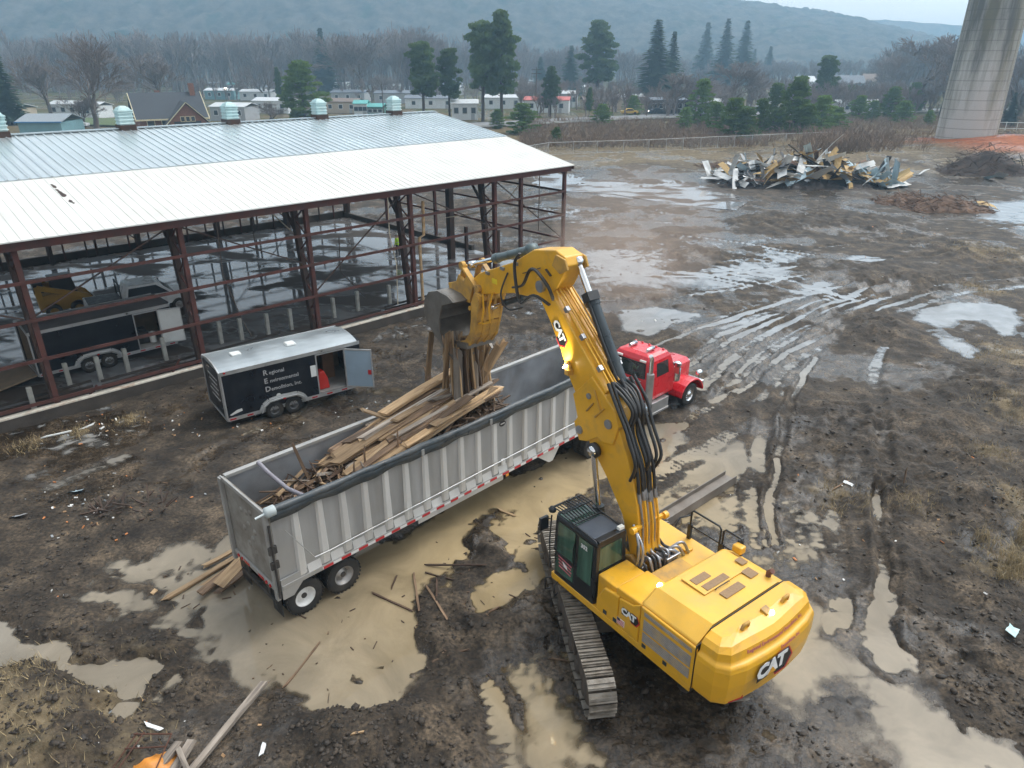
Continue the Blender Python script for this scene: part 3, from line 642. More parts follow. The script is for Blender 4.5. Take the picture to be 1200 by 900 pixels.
# hanging cables
def rope(pts, r, mt): MB().tube([sp(*q) for q in pts], r, 5).build('cable', mt, shed)
rope([(23.1, .1, 7.0), (23.2, .15, 4.4), (22.6, .2, 2.0), (22.3, .2, 1.2)], .022, M_rope)
rope([(13.9, .1, 7.0), (13.95, .12, 5), (13.6, .15, 3.2), (13.7, .15, .9)], .025, M_rope2)
rope([(2.4, .1, 7.0), (2.42, .1, 3.4)], .03, M_rope); rope([(16.4, 1.2, 5.0), (15.5, 3, 2.6), (13.4, 4, .4)], .03, M_rope)
rope([(4.0, .2, 6.6), (4.4, 1, 5.4), (5.6, 2.6, 4.6), (7.0, 4, 4.3)], .03, M_rope2)
rope([(17.3, 10, 6.6), (15.0, 8, 3.4)], .04, M_rope2)
b = MB(); b.tube([sp(18.0, 8, 7.5), sp(18.02, 8, 5.2)], .02, 5); b.box(sp(18.02, 8, 5.0), (.16, .16, .4)); b.tube([sp(18.02, 8, 4.8), sp(18.0, 8, 1.6)], .025, 5); b.build('chain_hoist', M_rope, shed)
b = MB(); b.tube([sp(11.6, .6, .1), sp(11.62, .6, 4.3), sp(11.3, .6, 4.4), sp(11.25, .6, 6.3)], .09, 8); b.build('drain_pipe', mat('peeling_tan_pipe', (.42, .27, .13), .7, 0, .3, 6, .7, (.5, .42, .32), dirt_scale=5), shed)
# cupolas on the ridge
def cupola(u):
    b = MB(); z = ZR; k_ = .58
    def bx(h, d, m=0, top=1.0): b.box(sp(u, 14.1, z + h * k_), tuple(q * k_ for q in d), m, rz=R(44), top=top)
    bx(.10, (1.5, 1.5, .6), 1); bx(.95, (1.25, 1.25, 1.3))
    for k in range(4): bx(.55 + k * .32, (1.45, 1.45, .10), 0, .92)
    bx(1.68, (1.46, 1.46, .14), 0, .95); bx(1.88, (1.2, 1.2, .26), 0, .72); bx(2.06, (.7, .7, .12), 0, .7)
    b.build('roof_ventilator', [M_teal, M_darksteel], shed, bevel=.015)
for u in (3.37, 9.5, 15.7, 21.85, 28.0): cupola(u)

# low rail fence of concrete stubs and dark rails just inside the wall
rail = thing('rail_fence', 'low dark rails on pale concrete stub posts just inside the shed wall', 'fence', uvn(0, 1.1, .06))
M_stub = mat('pale_concrete_post', (.36, .36, .33), .85, 0, .2, 4, .4, (.2, .18, .15))
M_slat = mat('blackened_timber', (.035, .028, .024), .85, 0, .5, 5)
for (px, py) in ((42, 484), (83, 454), (119, 446), (151, 436), (195, 422), (260, 402), (284, 398), (315, 392), (342, 386), (392, 372), (420, 364), (457, 356)):
    q = at(px, py, .06) - rail.location
    MB().box((q.x, q.y, .58), (.19, .19, 1.2), rz=R(44 + random.uniform(-8, 8)), M=Matrix.Rotation(R(random.uniform(-3, 3)), 3, 'X') @ Matrix.Rotation(R(44), 3, 'Z')).build('post', M_stub, rail, bevel=.02)
for u0, u1 in ((6, 14), (14.2, 20), (20.4, 29), (29.3, 36), (36, 48)):
    b = MB()
    for z in (.16, .36, .56):
        if u0 > 14 and u0 < 20 and z > .4: continue
        b.bar(sp(u0, random.uniform(-.2, .2), z + random.uniform(-.03, .03)), sp(u1, random.uniform(-.2, .2), z + random.uniform(-.03, .03)), .05, .11)
    b.build('rail', M_slat, rail)

# ------------------------------------------------------------------ wheels used on trailers and the lorry
M_tyre = mat('tyre_rubber', (.022, .021, .02), .8, 0, .3, 5, .45, (.10, .085, .065), bump=.4, bscale=30)
M_rimw = mat('white_rim', (.72, .72, .70), .45, 0, .08, 4, .3, (.3, .26, .2))
M_rims = mat('steel_rim', (.42, .41, .40), .4, .7, .15, 4, .35, (.16, .13, .10))
M_rimd = mat('dull_dark_rim', (.13, .13, .13), .5, .4, .2, 4, .4, (.07, .06, .05))
M_black = mat('black_plastic', (.015, .015, .016), .5, 0, .2, 4, .2, (.07, .06, .05))
M_rlight = mat('red_lens', (.45, .02, .02), .25, 0, .1)
M_alight = mat('amber_lens', (.7, .28, .03), .25, 0, .1)
def tyre(parent, c, r, wd, side, rim, name='wheel', dish=.05):
    "a wheel: tyre as the part, rim as its sub-part; side = direction of the outer face along y"
    c = Vector(c); h = wd / 2; b = MB()
    pr = [(r * .56, -h * .9), (r * .80, -h), (r * .95, -h * .86), (r, -h * .6), (r, h * .6), (r * .95, h * .86), (r * .80, h), (r * .56, h * .9)]
    b.lathe(pr, c, (0, side, 0), 28, cap=False)
    for j in range(28):
        a = 2 * math.pi * j / 28; p = c + Vector((math.cos(a), 0, math.sin(a))) * r * 1.004
        b.box(p, (r * .05, wd * .92, r * .11), M=Matrix.Rotation(-a, 3, 'Y'))
    t = b.build(name, M_tyre, parent)
    b = MB(); rr = r * .585
    b.lathe([(rr, -h * .5), (rr, h * .80), (rr * .93, h * .86), (rr * .86, h * .70), (rr * .80, h * .80 - dish - .04), (rr * .45, h * .8 - dish), (rr * .36, h * .95 - dish + .02), (rr * .22, h * .98 - dish + .03), (0, h - dish + .03)], c, (0, side, 0), 24)
    for j in range(8):
        a = 2 * math.pi * j / 8; p = c + Vector((math.cos(a) * rr * .6, side * (h * .8 - dish - .015), math.sin(a) * rr * .6)); b.cyl(p, p + Vector((0, side * .03, 0)), .022, 6)
    b.build('rim', rim, t)
    return t

# ------------------------------------------------------------------ enclosed cargo trailers
M_navy = mat('black_trailer_skin', (.007, .009, .014), .32, 0, .2, 1.5, .22, (.05, .045, .04), rvar=.08)
M_alu = mat('bare_aluminium', (.58, .59, .59), .42, .75, .12, 3, .3, (.30, .29, .27))
M_roofalu = mat('aluminium_trailer_roof', (.36, .40, .42), .42, .5, .12, .9, .4, (.33, .36, .38), dirt_scale=.8)
M_roofdark = mat('dark_trailer_roof', (.16, .15, .15), .45, .4, .2, .9, .4, (.08, .07, .07), dirt_scale=.8)  # darker grey roof with near-black mottling
M_ply = mat('plywood_lining', (.20, .15, .10), .8, 0, .2, 3)
M_doorblue = mat('blue_grey_door_liner', (.28, .37, .45), .45, 0, .06, 2)
M_doorwhite = mat('white_door_liner', (.66, .68, .66), .5, 0, .06, 2, .2, (.4, .4, .38))
M_letter = mat('white_lettering', (.62, .62, .60), .6, 0, .05)
M_letterd = mat('dull_white_lettering', (.36, .36, .36), .7, 0, .2, 8)
M_floor = mat('worn_trailer_floor', (.30, .29, .27), .7, 0, .2, 3, .4, (.12, .11, .1))
M_rag = mat('red_plastic', (.55, .03, .02), .5, 0, .1)
M_card = mat('brown_card', (.22, .12, .06), .85, 0, .15)
def cargo(name, label, loc, rz, Ln, W, roofm, leafm, door, leaf_ang, rear_open, logo, wx):
    t = thing(name, label, 'trailer', loc, rz); z0, z1 = .45, 2.42
    d0, d1 = door
    b = MB(); th = .05
    b.span((0, 0, z0), (d0, th, z1)); b.span((d1, 0, z0), (Ln, th, z1)); b.span((d0, 0, 2.24), (d1, th, z1))          # near side with its doorway
    b.span((0, W - th, z0), (Ln, W, z1))
    b.prism([(Ln - th, 0), (Ln + .12, .35), (Ln + .12, W - .35), (Ln - th, W)], 'xy', z0, z1 + .02)
    b.build('body', M_navy, t)
    b = MB(); b.span((.02, th + .002, z0), (Ln - .06, W - th - .002, z0 + .08), 0); b.build('deck', M_floor, t)
    b = MB(); b.span((.06, W - th - .03, z0 + .09), (Ln - .06, W - th - .004, z1 - .05)); b.span((d0 - .6, th + .003, z0 + .09), (d0 - .005, th + .03, z1 - .1)); b.build('lining', M_ply, t)
    # bowed roof
    b = MB(); k = 8; prof = [(W * i / k, z1 + .20 * (1 - (2 * i / k - 1) ** 2)) for i in range(k + 1)]
    b.prism(prof + [(W, z1 - .03), (0, z1 - .03)], 'yz', -.02, Ln - .05)
    b.build('roof', roofm, t, bevel=.02)
    # edges and corner posts
    b = MB()
    b.span((-.02, -.03, z1 - .10), (Ln, -.004, z1 + .05)); b.span((-.02, W + .004, z1 - .10), (Ln, W + .03, z1 + .05))
    b.span((-.03, -.028, z0 - .02), (.03, .03, z1)); b.span((-.03, W - .03, z0 - .02), (.03, W + .028, z1))
    b.prism([(0, z1 + .02)] + [(W * i / k, z1 + .03 + .20 * (1 - (2 * i / k - 1) ** 2)) for i in range(k + 1)] + [(W, z1 - .06)] + [(W * i / k, z1 - .07 + .20 * (1 - (2 * i / k - 1) ** 2)) for i in range(k, -1, -1)], 'yz', -.05, .0)
    b.span((0, -.026, z0 - .10), (Ln + .05, -.003, z0 + .05)); b.span((-.04, 0, z0 - .08), (-.004, W, z0 + .03))
    b.span((d0 - .05, -.02, z0 + .05), (d0, -.002, 2.3)); b.span((d1, -.02, z0 + .05), (d1 + .05, -.002, 2.3)); b.span((d0 - .05, -.02, 2.24), (d1 + .05, -.0025, 2.30))
    b.build('trim', M_alu, t)
    # tandem axle, arched fender
    for x in wx: tyre(t, (x, .02, .36), .36, .22, -1, M_rimd); tyre(t, (x, W - .02, .36), .36, .22, 1, M_rimd)
    b = MB(); xa, xb = wx[0] - .52, wx[1] + .52
    pts = [(xa - .05, .42), (xa + .10, .68), (xa + .34, .84), ((xa + xb) / 2, .87), (xb - .34, .84), (xb - .10, .68), (xb + .05, .42)]
    for p0, p1 in zip(pts, pts[1:]): b.bar((p0[0], -.09, p0[1]), (p1[0], -.09, p1[1]), .20, .05, 0, (0, 1, 0)); 
    for p0, p1 in zip(pts, pts[1:]): b.bar((p0[0], -.19, p0[1]), (p1[0], -.19, p1[1]), .10, .02, 0, (0, 0, 1))
    b.build('fender', M_alu, t)
    for x in np.linspace(.2, Ln - .2, 9):
        if not (xa < x < xb): MB().span((x - .12, -.034, z0 - .055), (x + .12, -.027, z0 + .0)).build('reflector', M_rlight, t)
    MB().span(((xa + xb) / 2 - .05, -.24, .80), ((xa + xb) / 2 + .05, -.19, .85)).build('marker_light', M_rlight, t); MB().span((.12, -.05, z1 - .03), (.2, -.031, z1 + .03)).build('marker_light', M_rlight, t)
    # door leaf swung out
    Ml = Matrix.Translation((d1 + .03, -.03, 0)) @ Matrix.Rotation(leaf_ang, 4, 'Z')
    b = MB(); b.span((0, -.02, z0 + .1), (d1 - d0, .02, 2.26), 0); b.xf(Ml); lf = b.build('door', leafm, t)
    b = MB(); L_ = d1 - d0
    for q in (((0, -.028, z0 + .08), (L_, .028, z0 + .13)), ((0, -.028, 2.22), (L_, .028, 2.28)), ((0, -.028, z0 + .13), (.04, .028, 2.22)), ((L_ - .04, -.028, z0 + .13), (L_, .028, 2.22))): b.span(*q)
    b.xf(Ml); b.build('door_frame', M_alu, lf)
    if not rear_open:
        b = MB(); b.span((L_ - .2, -.05, 1.15), (L_ - .06, -.022, 1.35)); b.xf(Ml); b.build('latch', M_rlight, lf)
        b = MB(); b.span((-.03, .1, z0 + .04), (-.008, W - .1, z1 - .08)); rd = b.build('ramp_door', M_navy, t)
        MB().span((-.06, .04, z0), (-.032, .10, z1)).build('lock_bar', M_alu, rd); MB().span((-.06, W - .10, z0), (-.032, W - .04, z1)).build('lock_bar', M_alu, rd)
        b = MB(); b.box((1.0, W * .5, z1 + .22), (.4, .4, .1)); b.build('roof_vent', M_doorwhite, t, bevel=.03)
        b = MB(); b.box((3.2, W * .42, z1 + .23), (.45, .45, .1), top=.8); b.build('roof_vent', M_doorwhite, t, bevel=.03)
        b = MB(); b.span((d0 - .30, -.012, 1.35), (d0 - .06, -.002, 1.85)); b.build('notice', M_doorwhite, t)
        for i, s_ in enumerate(logo):
            text('lettering', s_[0], .31, frame3((1.62, -.004, 2.02 - i * .36), (1, 0, 0), (0, 0, 1)), M_letterd, t, .003, .005, 'LEFT')
            text('lettering', s_[1:], .225, frame3((1.86, -.004, 1.99 - i * .36), (1, 0, 0), (0, 0, 1)), M_letterd, t, .003, .002, 'LEFT')
        b = MB(); b.cyl((2.12, -.003, .92), (2.12, -.008, .92), .10, 12); b.build('emblem', M_letter, t)
        b = MB(); b.prism([(.10, .62), (.16, .58), (.62, .68), (.60, .78), (.40, .76)], 'xz', -.006, -.002); b.build('decal', M_letter, t)
        # loose loads seen through the doorway
        pass
    return t
G1 = (-11.27, 25.07)
cargo('cargo_trailer', 'black cargo trailer with bare silver roof and white lettering parked outside the shed', (*G1, 0.02), R(36.9), 5.85, 2.4, M_roofalu, M_doorblue, (3.88, 5.08), R(-43), False, ['Regional', 'Environmental', 'Demolition, Inc.'], (1.87, 2.67))
rw = bpy.data.objects['ramp_door']
for k_ in range(5):
    b = MB(); y0 = .5 + .1 * (k_ % 2); b.span((-.036, y0, 1.95 - k_ * .22), (-.031, 1.75 - .15 * (k_ % 3), 1.99 - k_ * .22)); b.build('lettering', M_letter, rw)
cargo('cargo_trailer', 'black cargo trailer with dark roof and open rear, parked inside the shed', (-21.36, 29.37, .06), R(44.3), 6.1, 2.35, M_roofdark, M_doorwhite, (4.40, 5.45), R(-18), True, [], (2.06, 2.92))
# things standing inside the two trailers
def inside(base, rz, x, y, z): q = Matrix.Rotation(rz, 3, 'Z') @ Vector((x, y, 0)); return Vector((base[0] + q.x, base[1] + q.y, z))
b = MB(); b.prism([(-.3, 0), (.3, 0), (.26, .45), (.1, .85), (-.12, .82), (-.28, .4)], 'xz', -.2, .2)
tag(b.build('plastic_bag', M_rag, None, bevel=.06, loc=inside(G1, R(36.9), 4.15, .45, .55), rot=(0, 0, R(36.9))), 'full red plastic bag just inside the door of the silver roofed trailer', 'bag')
b = MB(); b.box((0, 0, .55), (.5, .45, 1.1)); b.box((0, 0, 1.13), (.52, .47, .04), 0)
tag(b.build('cardboard_box', M_card, None, bevel=.01, loc=inside(G1, R(36.9), 4.9, 1.5, .55), rot=(0, 0, R(30))), 'tall brown carton against the far wall inside the silver roofed trailer', 'box')
b = MB(); b.cyl((0, 0, 0), (0, 0, .5), .16, 12); b.cyl((0, 0, .5), (0, 0, .55), .06, 8)
tag(b.build('jerry_can', M_doorwhite, None, loc=inside((-21.36, 29.37), R(44.3), 5.2, .5, .62)), 'white plastic can in the doorway of the dark roofed trailer', 'can')
b = MB(); b.box((0, 0, .3), (.6, .5, .6)); b.box((.05, 0, .68), (.35, .4, .16))
tag(b.build('tool_chest', M_black, None, bevel=.02, loc=inside((-21.36, 29.37), R(44.3), 4.75, .75, .62), rot=(0, 0, R(44))), 'black tool chest inside the dark roofed trailer', 'chest')
b = MB(); b.lathe([(.29, 0), (.3, .02), (.285, .3), (.3, .32), (.285, .6), (.3, .86), (.28, .88), (0, .87)], (0, 0, 0), (0, 0, 1), 18)
tag(b.build('plastic_drum', mat('blue_plastic', (.03, .07, .30), .4, 0, .1), None, loc=inside((-21.36, 29.37), R(44.3), .5, .6, .56)), 'blue plastic drum at the open rear of the dark roofed trailer', 'drum')
# ramp of the second trailer, lowered to the floor
t2 = [o for o in bpy.data.objects if o.name.startswith('cargo_trailer')][-1]
b = MB(); b.bar((-.05, 1.17, .42), (-2.0, 1.17, .06), 2.1, .07); b.build('ramp_door', M_ply, t2)
# ================================================================== THE END-DUMP TRAILER
TO = (-5.43, 14.75); TRZ = R(45.0)
M_tub = mat('scuffed_aluminium_side', (.43, .43, .425), .45, .4, .14, 2.2, .4, (.34, .33, .31), bump=.08, streak=True, dirt_scale=2.5, dirt_lo=.42)
M_ribm = mat('pale_aluminium_rib', (.68, .67, .645), .5, .3, .12, 3, .35, (.36, .34, .31), streak=True)
M_railm = mat('dull_top_rail', (.40, .395, .38), .5, .35, .15, 3, .5, (.20, .18, .16))
M_inner = mat('worn_tub_inside', (.30, .315, .335), .5, .35, .2, 1.2, .6, (.17, .145, .12), dirt_scale=.7, bump=.1)
M_tarp = mat('dark_vinyl_tarp', (.040, .052, .060), .42, 0, .25, 4, .35, (.17, .16, .145), bump=.35, bscale=9)
M_mudtail = mat('mud_splashed_tailgate', (.33, .315, .285), .6, .35, .18, 1.6, .8, (.15, .125, .10), dirt_scale=1.2, dirt_lo=.4)
M_redref = mat('red_reflector', (.50, .03, .03), .4); M_whiteref = mat('white_reflector', (.75, .74, .72), .4, 0, .05, 3, .2, (.4, .35, .3))
M_frame = mat('dirty_chassis', (.035, .032, .03), .7, 0, .3, 3, .6, (.11, .09, .07))
trl = thing('dump_trailer', 'long silver dump trailer full of old lumber with a red and white side strip', 'trailer', (*TO, 0), TRZ)
X0, X1, W = -.62, 13.35, 2.46; ZB_, ZT = 1.18, 3.45
b = MB(); b.span((X0, 0, ZB_), (X1, .05, ZT), 0); b.build('side_wall', M_tub, trl)
b = MB(); b.span((X0, W - .05, ZB_), (X1, W, ZT)); b.build('side_wall', M_inner, trl)
b = MB(); b.span((X0, .052, ZB_), (X1, W - .052, ZB_ + .06)); b.build('tub_floor', M_inner, trl)
b = MB(); b.span((X0 + .05, .0525, ZB_ + .06), (X1 - .05, .062, ZT - .02)); b.build('tub_liner', M_inner, trl)
b = MB(); b.prism([(X1, ZB_), (X1 + .05, ZB_), (X1 + .05, ZT + .02), (X1, ZT + .02)], 'xz', 0, W); b.build('front_wall', M_ribm, trl)
# ribs: tapered channels between the rails
nr = 20
for k in range(nr):
    x = X0 + .62 + k * (X1 - X0 - .9) / (nr - 1)
    b = MB(); 
    for s_ in (-1,):
        vs = [(x - .14, -.005, ZB_ + .12), (x + .14, -.005, ZB_ + .12), (x + .085, -.075, ZB_ + .16), (x - .085, -.075, ZB_ + .16), (x - .10, -.005, ZT - .06), (x + .10, -.005, ZT - .06), (x + .06, -.065, ZT - .08), (x - .06, -.065, ZT - .08)]
        b.add(vs, [(3, 2, 1, 0), (4, 5, 6, 7), (0, 1, 5, 4), (1, 2, 6, 5), (2, 3, 7, 6), (3, 0, 4, 7)])
    b.build('rib', M_ribm, trl)
    if k < nr - 1:
        x2 = x + (X1 - X0 - .9) / (nr - 1)
        b = MB(); b.prism([(-.003, ZB_ + .11), (-.06, ZB_ + .11), (-.003, ZB_ + .34)], 'yz', x + .15, x2 - .15); b.build('gusset', M_ribm, trl)
b = MB(); b.span((X0, -.085, ZB_ - .02), (X1, -.002, ZB_ + .11), 0); b.span((X0, -.04, ZT - .05), (X1, .09, ZT + .04), 0); b.span((X0, W - .09, ZT - .05), (X1, W + .06, ZT + .05), 0)
b.build('rail', M_railm, trl, bevel=.01)
b = MB(); b.tube([(X0 + .95, -.13, 1.72), (X0 + 1.4, -.13, 1.70), (X1 - .3, -.13, 1.86)], .02, 6); b.tube([(X0 + .95, -.13, 1.72), (X0 + .28, -.11, 2.9)], .013, 5); b.build('conduit', M_alu, trl)
def stripe_mat():
    m = bpy.data.materials.new('red_white_tape'); m.use_nodes = True; t = m.node_tree; N = t.nodes; L = t.links
    tc = N.new('ShaderNodeTexCoord'); s = N.new('ShaderNodeSeparateXYZ'); L.new(tc.outputs['Object'], s.inputs[0])
    a = N.new('ShaderNodeMath'); a.operation = 'MULTIPLY'; a.inputs[1].default_value = 1 / .55; L.new(s.outputs['X'], a.inputs[0])
    f = N.new('ShaderNodeMath'); f.operation = 'FRACT'; L.new(a.outputs[0], f.inputs[0]); g = N.new('ShaderNodeMath'); g.operation = 'GREATER_THAN'; g.inputs[1].default_value = .55; L.new(f.outputs[0], g.inputs[0])
    x = N.new('ShaderNodeMixRGB'); L.new(g.outputs[0], x.inputs[0]); x.inputs[1].default_value = (.50, .025, .03, 1); x.inputs[2].default_value = (.72, .71, .69, 1); L.new(x.outputs[0], N['Principled BSDF'].inputs['Base Color'])
    return m
MB().span((X0 + 1.15, -.092, ZB_ + .0), (X1 - .2, -.0855, ZB_ + .075)).build('reflector_strip', stripe_mat(), trl)
# rolled tarp along the near rail, bows
pts = []; rs = []
for i in range(60):
    x = X0 - .05 + i * (X1 - X0 - .2) / 59
    pts.append((x, -.06 + .012 * math.sin(i * .7) + .008 * math.sin(i * 2.3), ZT + .10 - .06 * math.sin(math.pi * i / 59) + .006 * math.sin(i * 1.3))); rs.append(.092 + .008 * math.sin(i * 1.1) + .012 * math.sin(i * .37))
b = MB(); b.tube(pts, rs, 10)
for i in range(5, 58): 
    x = pts[i][0]
b2 = []
for i in range(60):
    x, y, z = pts[i]; b2.append((x, -.10, z - .02))
vs = []; 
for i, (x, y, z) in enumerate(b2): vs += [(x, -.085, z + .06), (x, -.15 - .01 * math.sin(i), z - .05), (x, -.125, z - .24 - .05 * math.sin(i * .9) * math.sin(i * .31)), (x, -.10, z - .24 - .05 * math.sin(i * .9) * math.sin(i * .31))]
b.add(vs, [(i * 4 + j, i * 4 + j + 1, i * 4 + 5 + j, i * 4 + 4 + j) for i in range(59) for j in range(3)], 0, True)
tp = b.build('tarp', M_tarp, trl)
b = MB()
for x in (3.9, 6.55): b.span((x, -.19, ZT - .15), (x + .1, -.165, ZT + .02)); b.tube([(x + .05, -.17, ZT - .05), (x + .05, -.19, ZT - .22)], .02, 6)
b.build('tarp_strap', M_alu, tp)
b = MB(); b.tube([(X0 + .05, -.06, ZT + .12), (X0 - .38, -.06, ZT + .08)], .03, 8); b.lathe([(.135, 0), (.14, .22), (.05, .26), (0, .26)], (X0 + .12, -.06, ZT + .11), (-1, 0, 0), 12); b.build('tarp_crank', mat('tarp_end_cap', (.45, .5, .5), .5), trl)
# far corner: fallen hose over the rail
b = MB(); b.tube([(X0 + .9, W - .15, ZT + .12), (X0 + 1.0, W - .5, ZT - .12), (X0 + 1.15, 1.3, ZT - .38), (X0 + 1.35, .65, ZT - .45), (X0 + 1.6, .25, ZT - .18)], .06, 8); b.build('hose', mat('grey_hose', (.22, .21, .24), .5), trl)
# tailgate
b = MB(); b.span((X0 - .06, -.02, ZB_ - .06), (X0, W + .02, ZT + .0)); tg = b.build('tailgate', M_mudtail, trl)
b = MB()
for y in (-.04, W - .1): b.span((X0 - .16, y, ZB_ - .3), (X0 - .062, y + .14, ZT + .03))
b.span((X0 - .12, .1, ZB_ - .1), (X0 - .063, W - .1, ZB_ + .05)); b.span((X0 - .11, -.02, ZT - .06), (X0 - .063, W + .02, ZT + .06))
b.build('gate_frame', M_railm, tg, bevel=.01)
b = MB()
for q in ((1.0, .6), (1.35, .75), (1.1, 1.0), (1.5, 1.15), (1.2, 1.4), (.9, 1.3), (1.55, 1.7), (1.25, 1.75), (1.0, 1.85)): b.lathe([(.10, -.005), (.07, .02), (0, .03)], (X0 - .06, q[0], ZB_ + q[1]), (-1, 0, 0), 10)
b.build('dent', M_mudtail, tg)
b = MB(); 
for y in (.35, .55, W - .55, W - .35): b.cyl((X0 - .12, y, ZB_ - .03), (X0 - .15, y, ZB_ - .03), .05, 10)
b.span((X0 - .128, .7, ZB_ - .085), (X0 - .121, 1.0, ZB_ + .0)); b.span((X0 - .128, 1.5, ZB_ - .085), (X0 - .121, 1.8, ZB_ + .0)); b.build('tail_light', M_rlight, tg)
b = MB()
for z in (1.9, 2.35): b.span((X0 - .2, -.10, z), (X0 + .02, -.03, z + .22))
b.tube([(X0 - .10, -.09, 1.0), (X0 - .10, -.09, 3.2)], .035, 8); b.build('latch_arm', M_frame, trl, bevel=.01)
b = MB(); b.prism([(X0 - .02, ZB_ + .3), (X0 + .75, ZB_ + .3), (X0 + .55, ZB_ - .05), (X0 + .28, ZB_ - .32), (X0 - .02, ZB_ - .32)], 'xz', -.07, -.025); b.build('corner_plate', M_tub, trl)
# oval badge
b = MB(); b.prism([(7.25 + .14 * math.cos(a), 3.02 + .10 * math.sin(a)) for a in np.linspace(0, 6.28, 18)[:-1]], 'xz', -.012, -.002); bd = b.build('badge', M_frame, trl)
b = MB(); b.span((7.16, -.016, 3.0), (7.34, -.0125, 3.04)); b.build('badge_bar', M_ribm, bd)
b = MB(); b.span((7.15, -.09, 1.55), (7.3, -.003, 1.75)); b.build('fuse_box', M_whiteref, trl, bevel=.02)
b = MB(); b.span((7.3, -.11, 1.08), (7.42, -.09, 1.16)); b.build('side_lamp', M_alight, trl)
# chassis, axles, wheels, landing legs
b = MB()
for y in (.75, W - .95): b.span((X0 + .05, y, .85), (X1 - .4, y + .18, ZB_ - .002))
for x in (0, 1.2): b.cyl((x, .1, .52), (x, W - .1, .52), .08, 10)
for x in (.6, 3, 5.5, 8, 10.5): b.span((x, .75, .95), (x + .12, W - .77, 1.1))
b.span((X0 - .08, .3, .55), (X0 + .02, W - .3, .68)); b.span((X0 - .06, .6, .6), (X0 + .0, .7, 1.15)); b.span((X0 - .06, W - .7, .6), (X0 + .0, W - .6, 1.15))
b.build('chassis', M_frame, trl)
for y in (.12, W - .57): MB().span((X0 - .02, y, .18), (X0 + .0, y + .5, .9)).build('mud_flap', M_black, trl)
tyre(trl, (0, .17, .52), .525, .30, -1, M_rimw, dish=.13); tyre(trl, (1.19, .17, .52), .525, .30, -1, M_rims, dish=.13)
for x in (0, 1.19): tyre(trl, (x, W - .17, .52), .525, .30, 1, M_rims, dish=.1); 
for x in (0, 1.19): tyre(trl, (x, .52, .52), .525, .28, -1, M_rims, dish=.1)
for y in (.04, W - .1): MB().prism([(8.85, ZB_ - .03), (10.15, ZB_ - .03), (9.75, .62), (9.55, .62)], 'xz', y, y + .06).build('support_leg', M_ribm, trl)
b = MB(); b.prism([(3.8, ZB_ - .04), (7.3, ZB_ - .04), (7.3, .92), (3.8, .92)], 'xz', .03, .06); b.build('side_skirt', M_ribm, trl)

# ================================================================== THE RED TRACTOR
M_redp = mat('glossy_red_paint', (.62, .012, .022), .28, 0, .06, 2, .14, (.22, .05, .045), coat=.6, rvar=.06, dirt_scale=3, dirt_lo=.52)
M_chrome = mat('polished_steel', (.72, .73, .74), .16, 1.0, .06, 3, rvar=.06)
M_tread = mat('tread_plate', (.38, .38, .38), .42, .7, .15, 6, .3, (.2, .17, .14))
M_glass = mat('dark_window_glass', (.012, .018, .018), .06, 0, .1, 2, rvar=.02, spec=.8)
tr = thing('truck_tractor', 'bright red conventional truck tractor with chrome stacks coupled to the silver trailer', 'truck', (TO[0] + math.cos(TRZ) * 18.1, TO[1] + math.sin(TRZ) * 18.1, 0), TRZ - R(1.0))
tr.location = Vector((7.58, 27.32, 0))
YC = 1.18    # centre line; the near wheel face is at y = 0
def prof_hood(): pass
b = MB(); 
for y in (.72, 1.46): b.span((-7.0, y, .80), (.9, y + .18, 1.05))
b.span((.8, .25, .50), (1.05, 2.1, .85))
b.build('chassis', M_frame, tr)
b = MB(); b.span((1.02, .1, .42), (1.2, 2.26, .82)); b.build('bumper', M_chrome, tr, bevel=.05)
# cab: hollow, rear wall at x = -2.75
M_tglass = mat('clear_cab_glass', (.03, .045, .045), .05, 0, .1, 2, rvar=.02, spec=.8); M_tglass.node_tree.nodes['Principled BSDF'].inputs['Alpha'].default_value = .55
b = MB(); CR = -2.75; CF = -1.05
ring = lambda z, xa, xb, ya, yb, c: [Vector(q) for q in ((xa, ya + c, z), (xa + c, ya, z), (xb - c, ya, z), (xb, ya + c, z), (xb, yb - c, z), (xb - c, yb, z), (xa + c, yb, z), (xa, yb - c, z))]
RG = [ring(1.02, CR, CF, .22, 2.14, .05), ring(1.15, CR, CF, .2, 2.16, .05), ring(1.96, CR, CF + .02, .2, 2.16, .06), ring(2.52, CR + .03, CF - .18, .26, 2.10, .07), ring(2.64, CR + .05, CF - .23, .28, 2.08, .09), ring(2.80, CR + .13, CF - .32, .36, 2.0, .13), ring(2.88, CR + .32, CF - .48, .52, 1.84, .15)]
vs = [q for r in RG for q in r]
b.add(vs, [(i * 8 + j, i * 8 + (j + 1) % 8, (i + 1) * 8 + (j + 1) % 8, (i + 1) * 8 + j) for i in range(6) for j in range(8) if not (i == 2 and j in (1, 3, 5, 7))])
b.add(RG[-1], [tuple(range(8))]); b.add(RG[0], [tuple(reversed(range(8)))])
def strip_x(y0, y1, x0, x1): b.loft([[Vector((x0, y0, 1.96)), Vector((x0, y1, 1.96)), Vector((x1, y1, 2.52)), Vector((x1, y0, 2.52))], [Vector((x0 + .03, y0, 1.96)), Vector((x0 + .03, y1, 1.96)), Vector((x1 + .03, y1, 2.52)), Vector((x1 + .03, y0, 2.52))]])
strip_x(.26, .52, CR - .002, CR + .028); strip_x(1.84, 2.10, CR - .002, CR + .028)
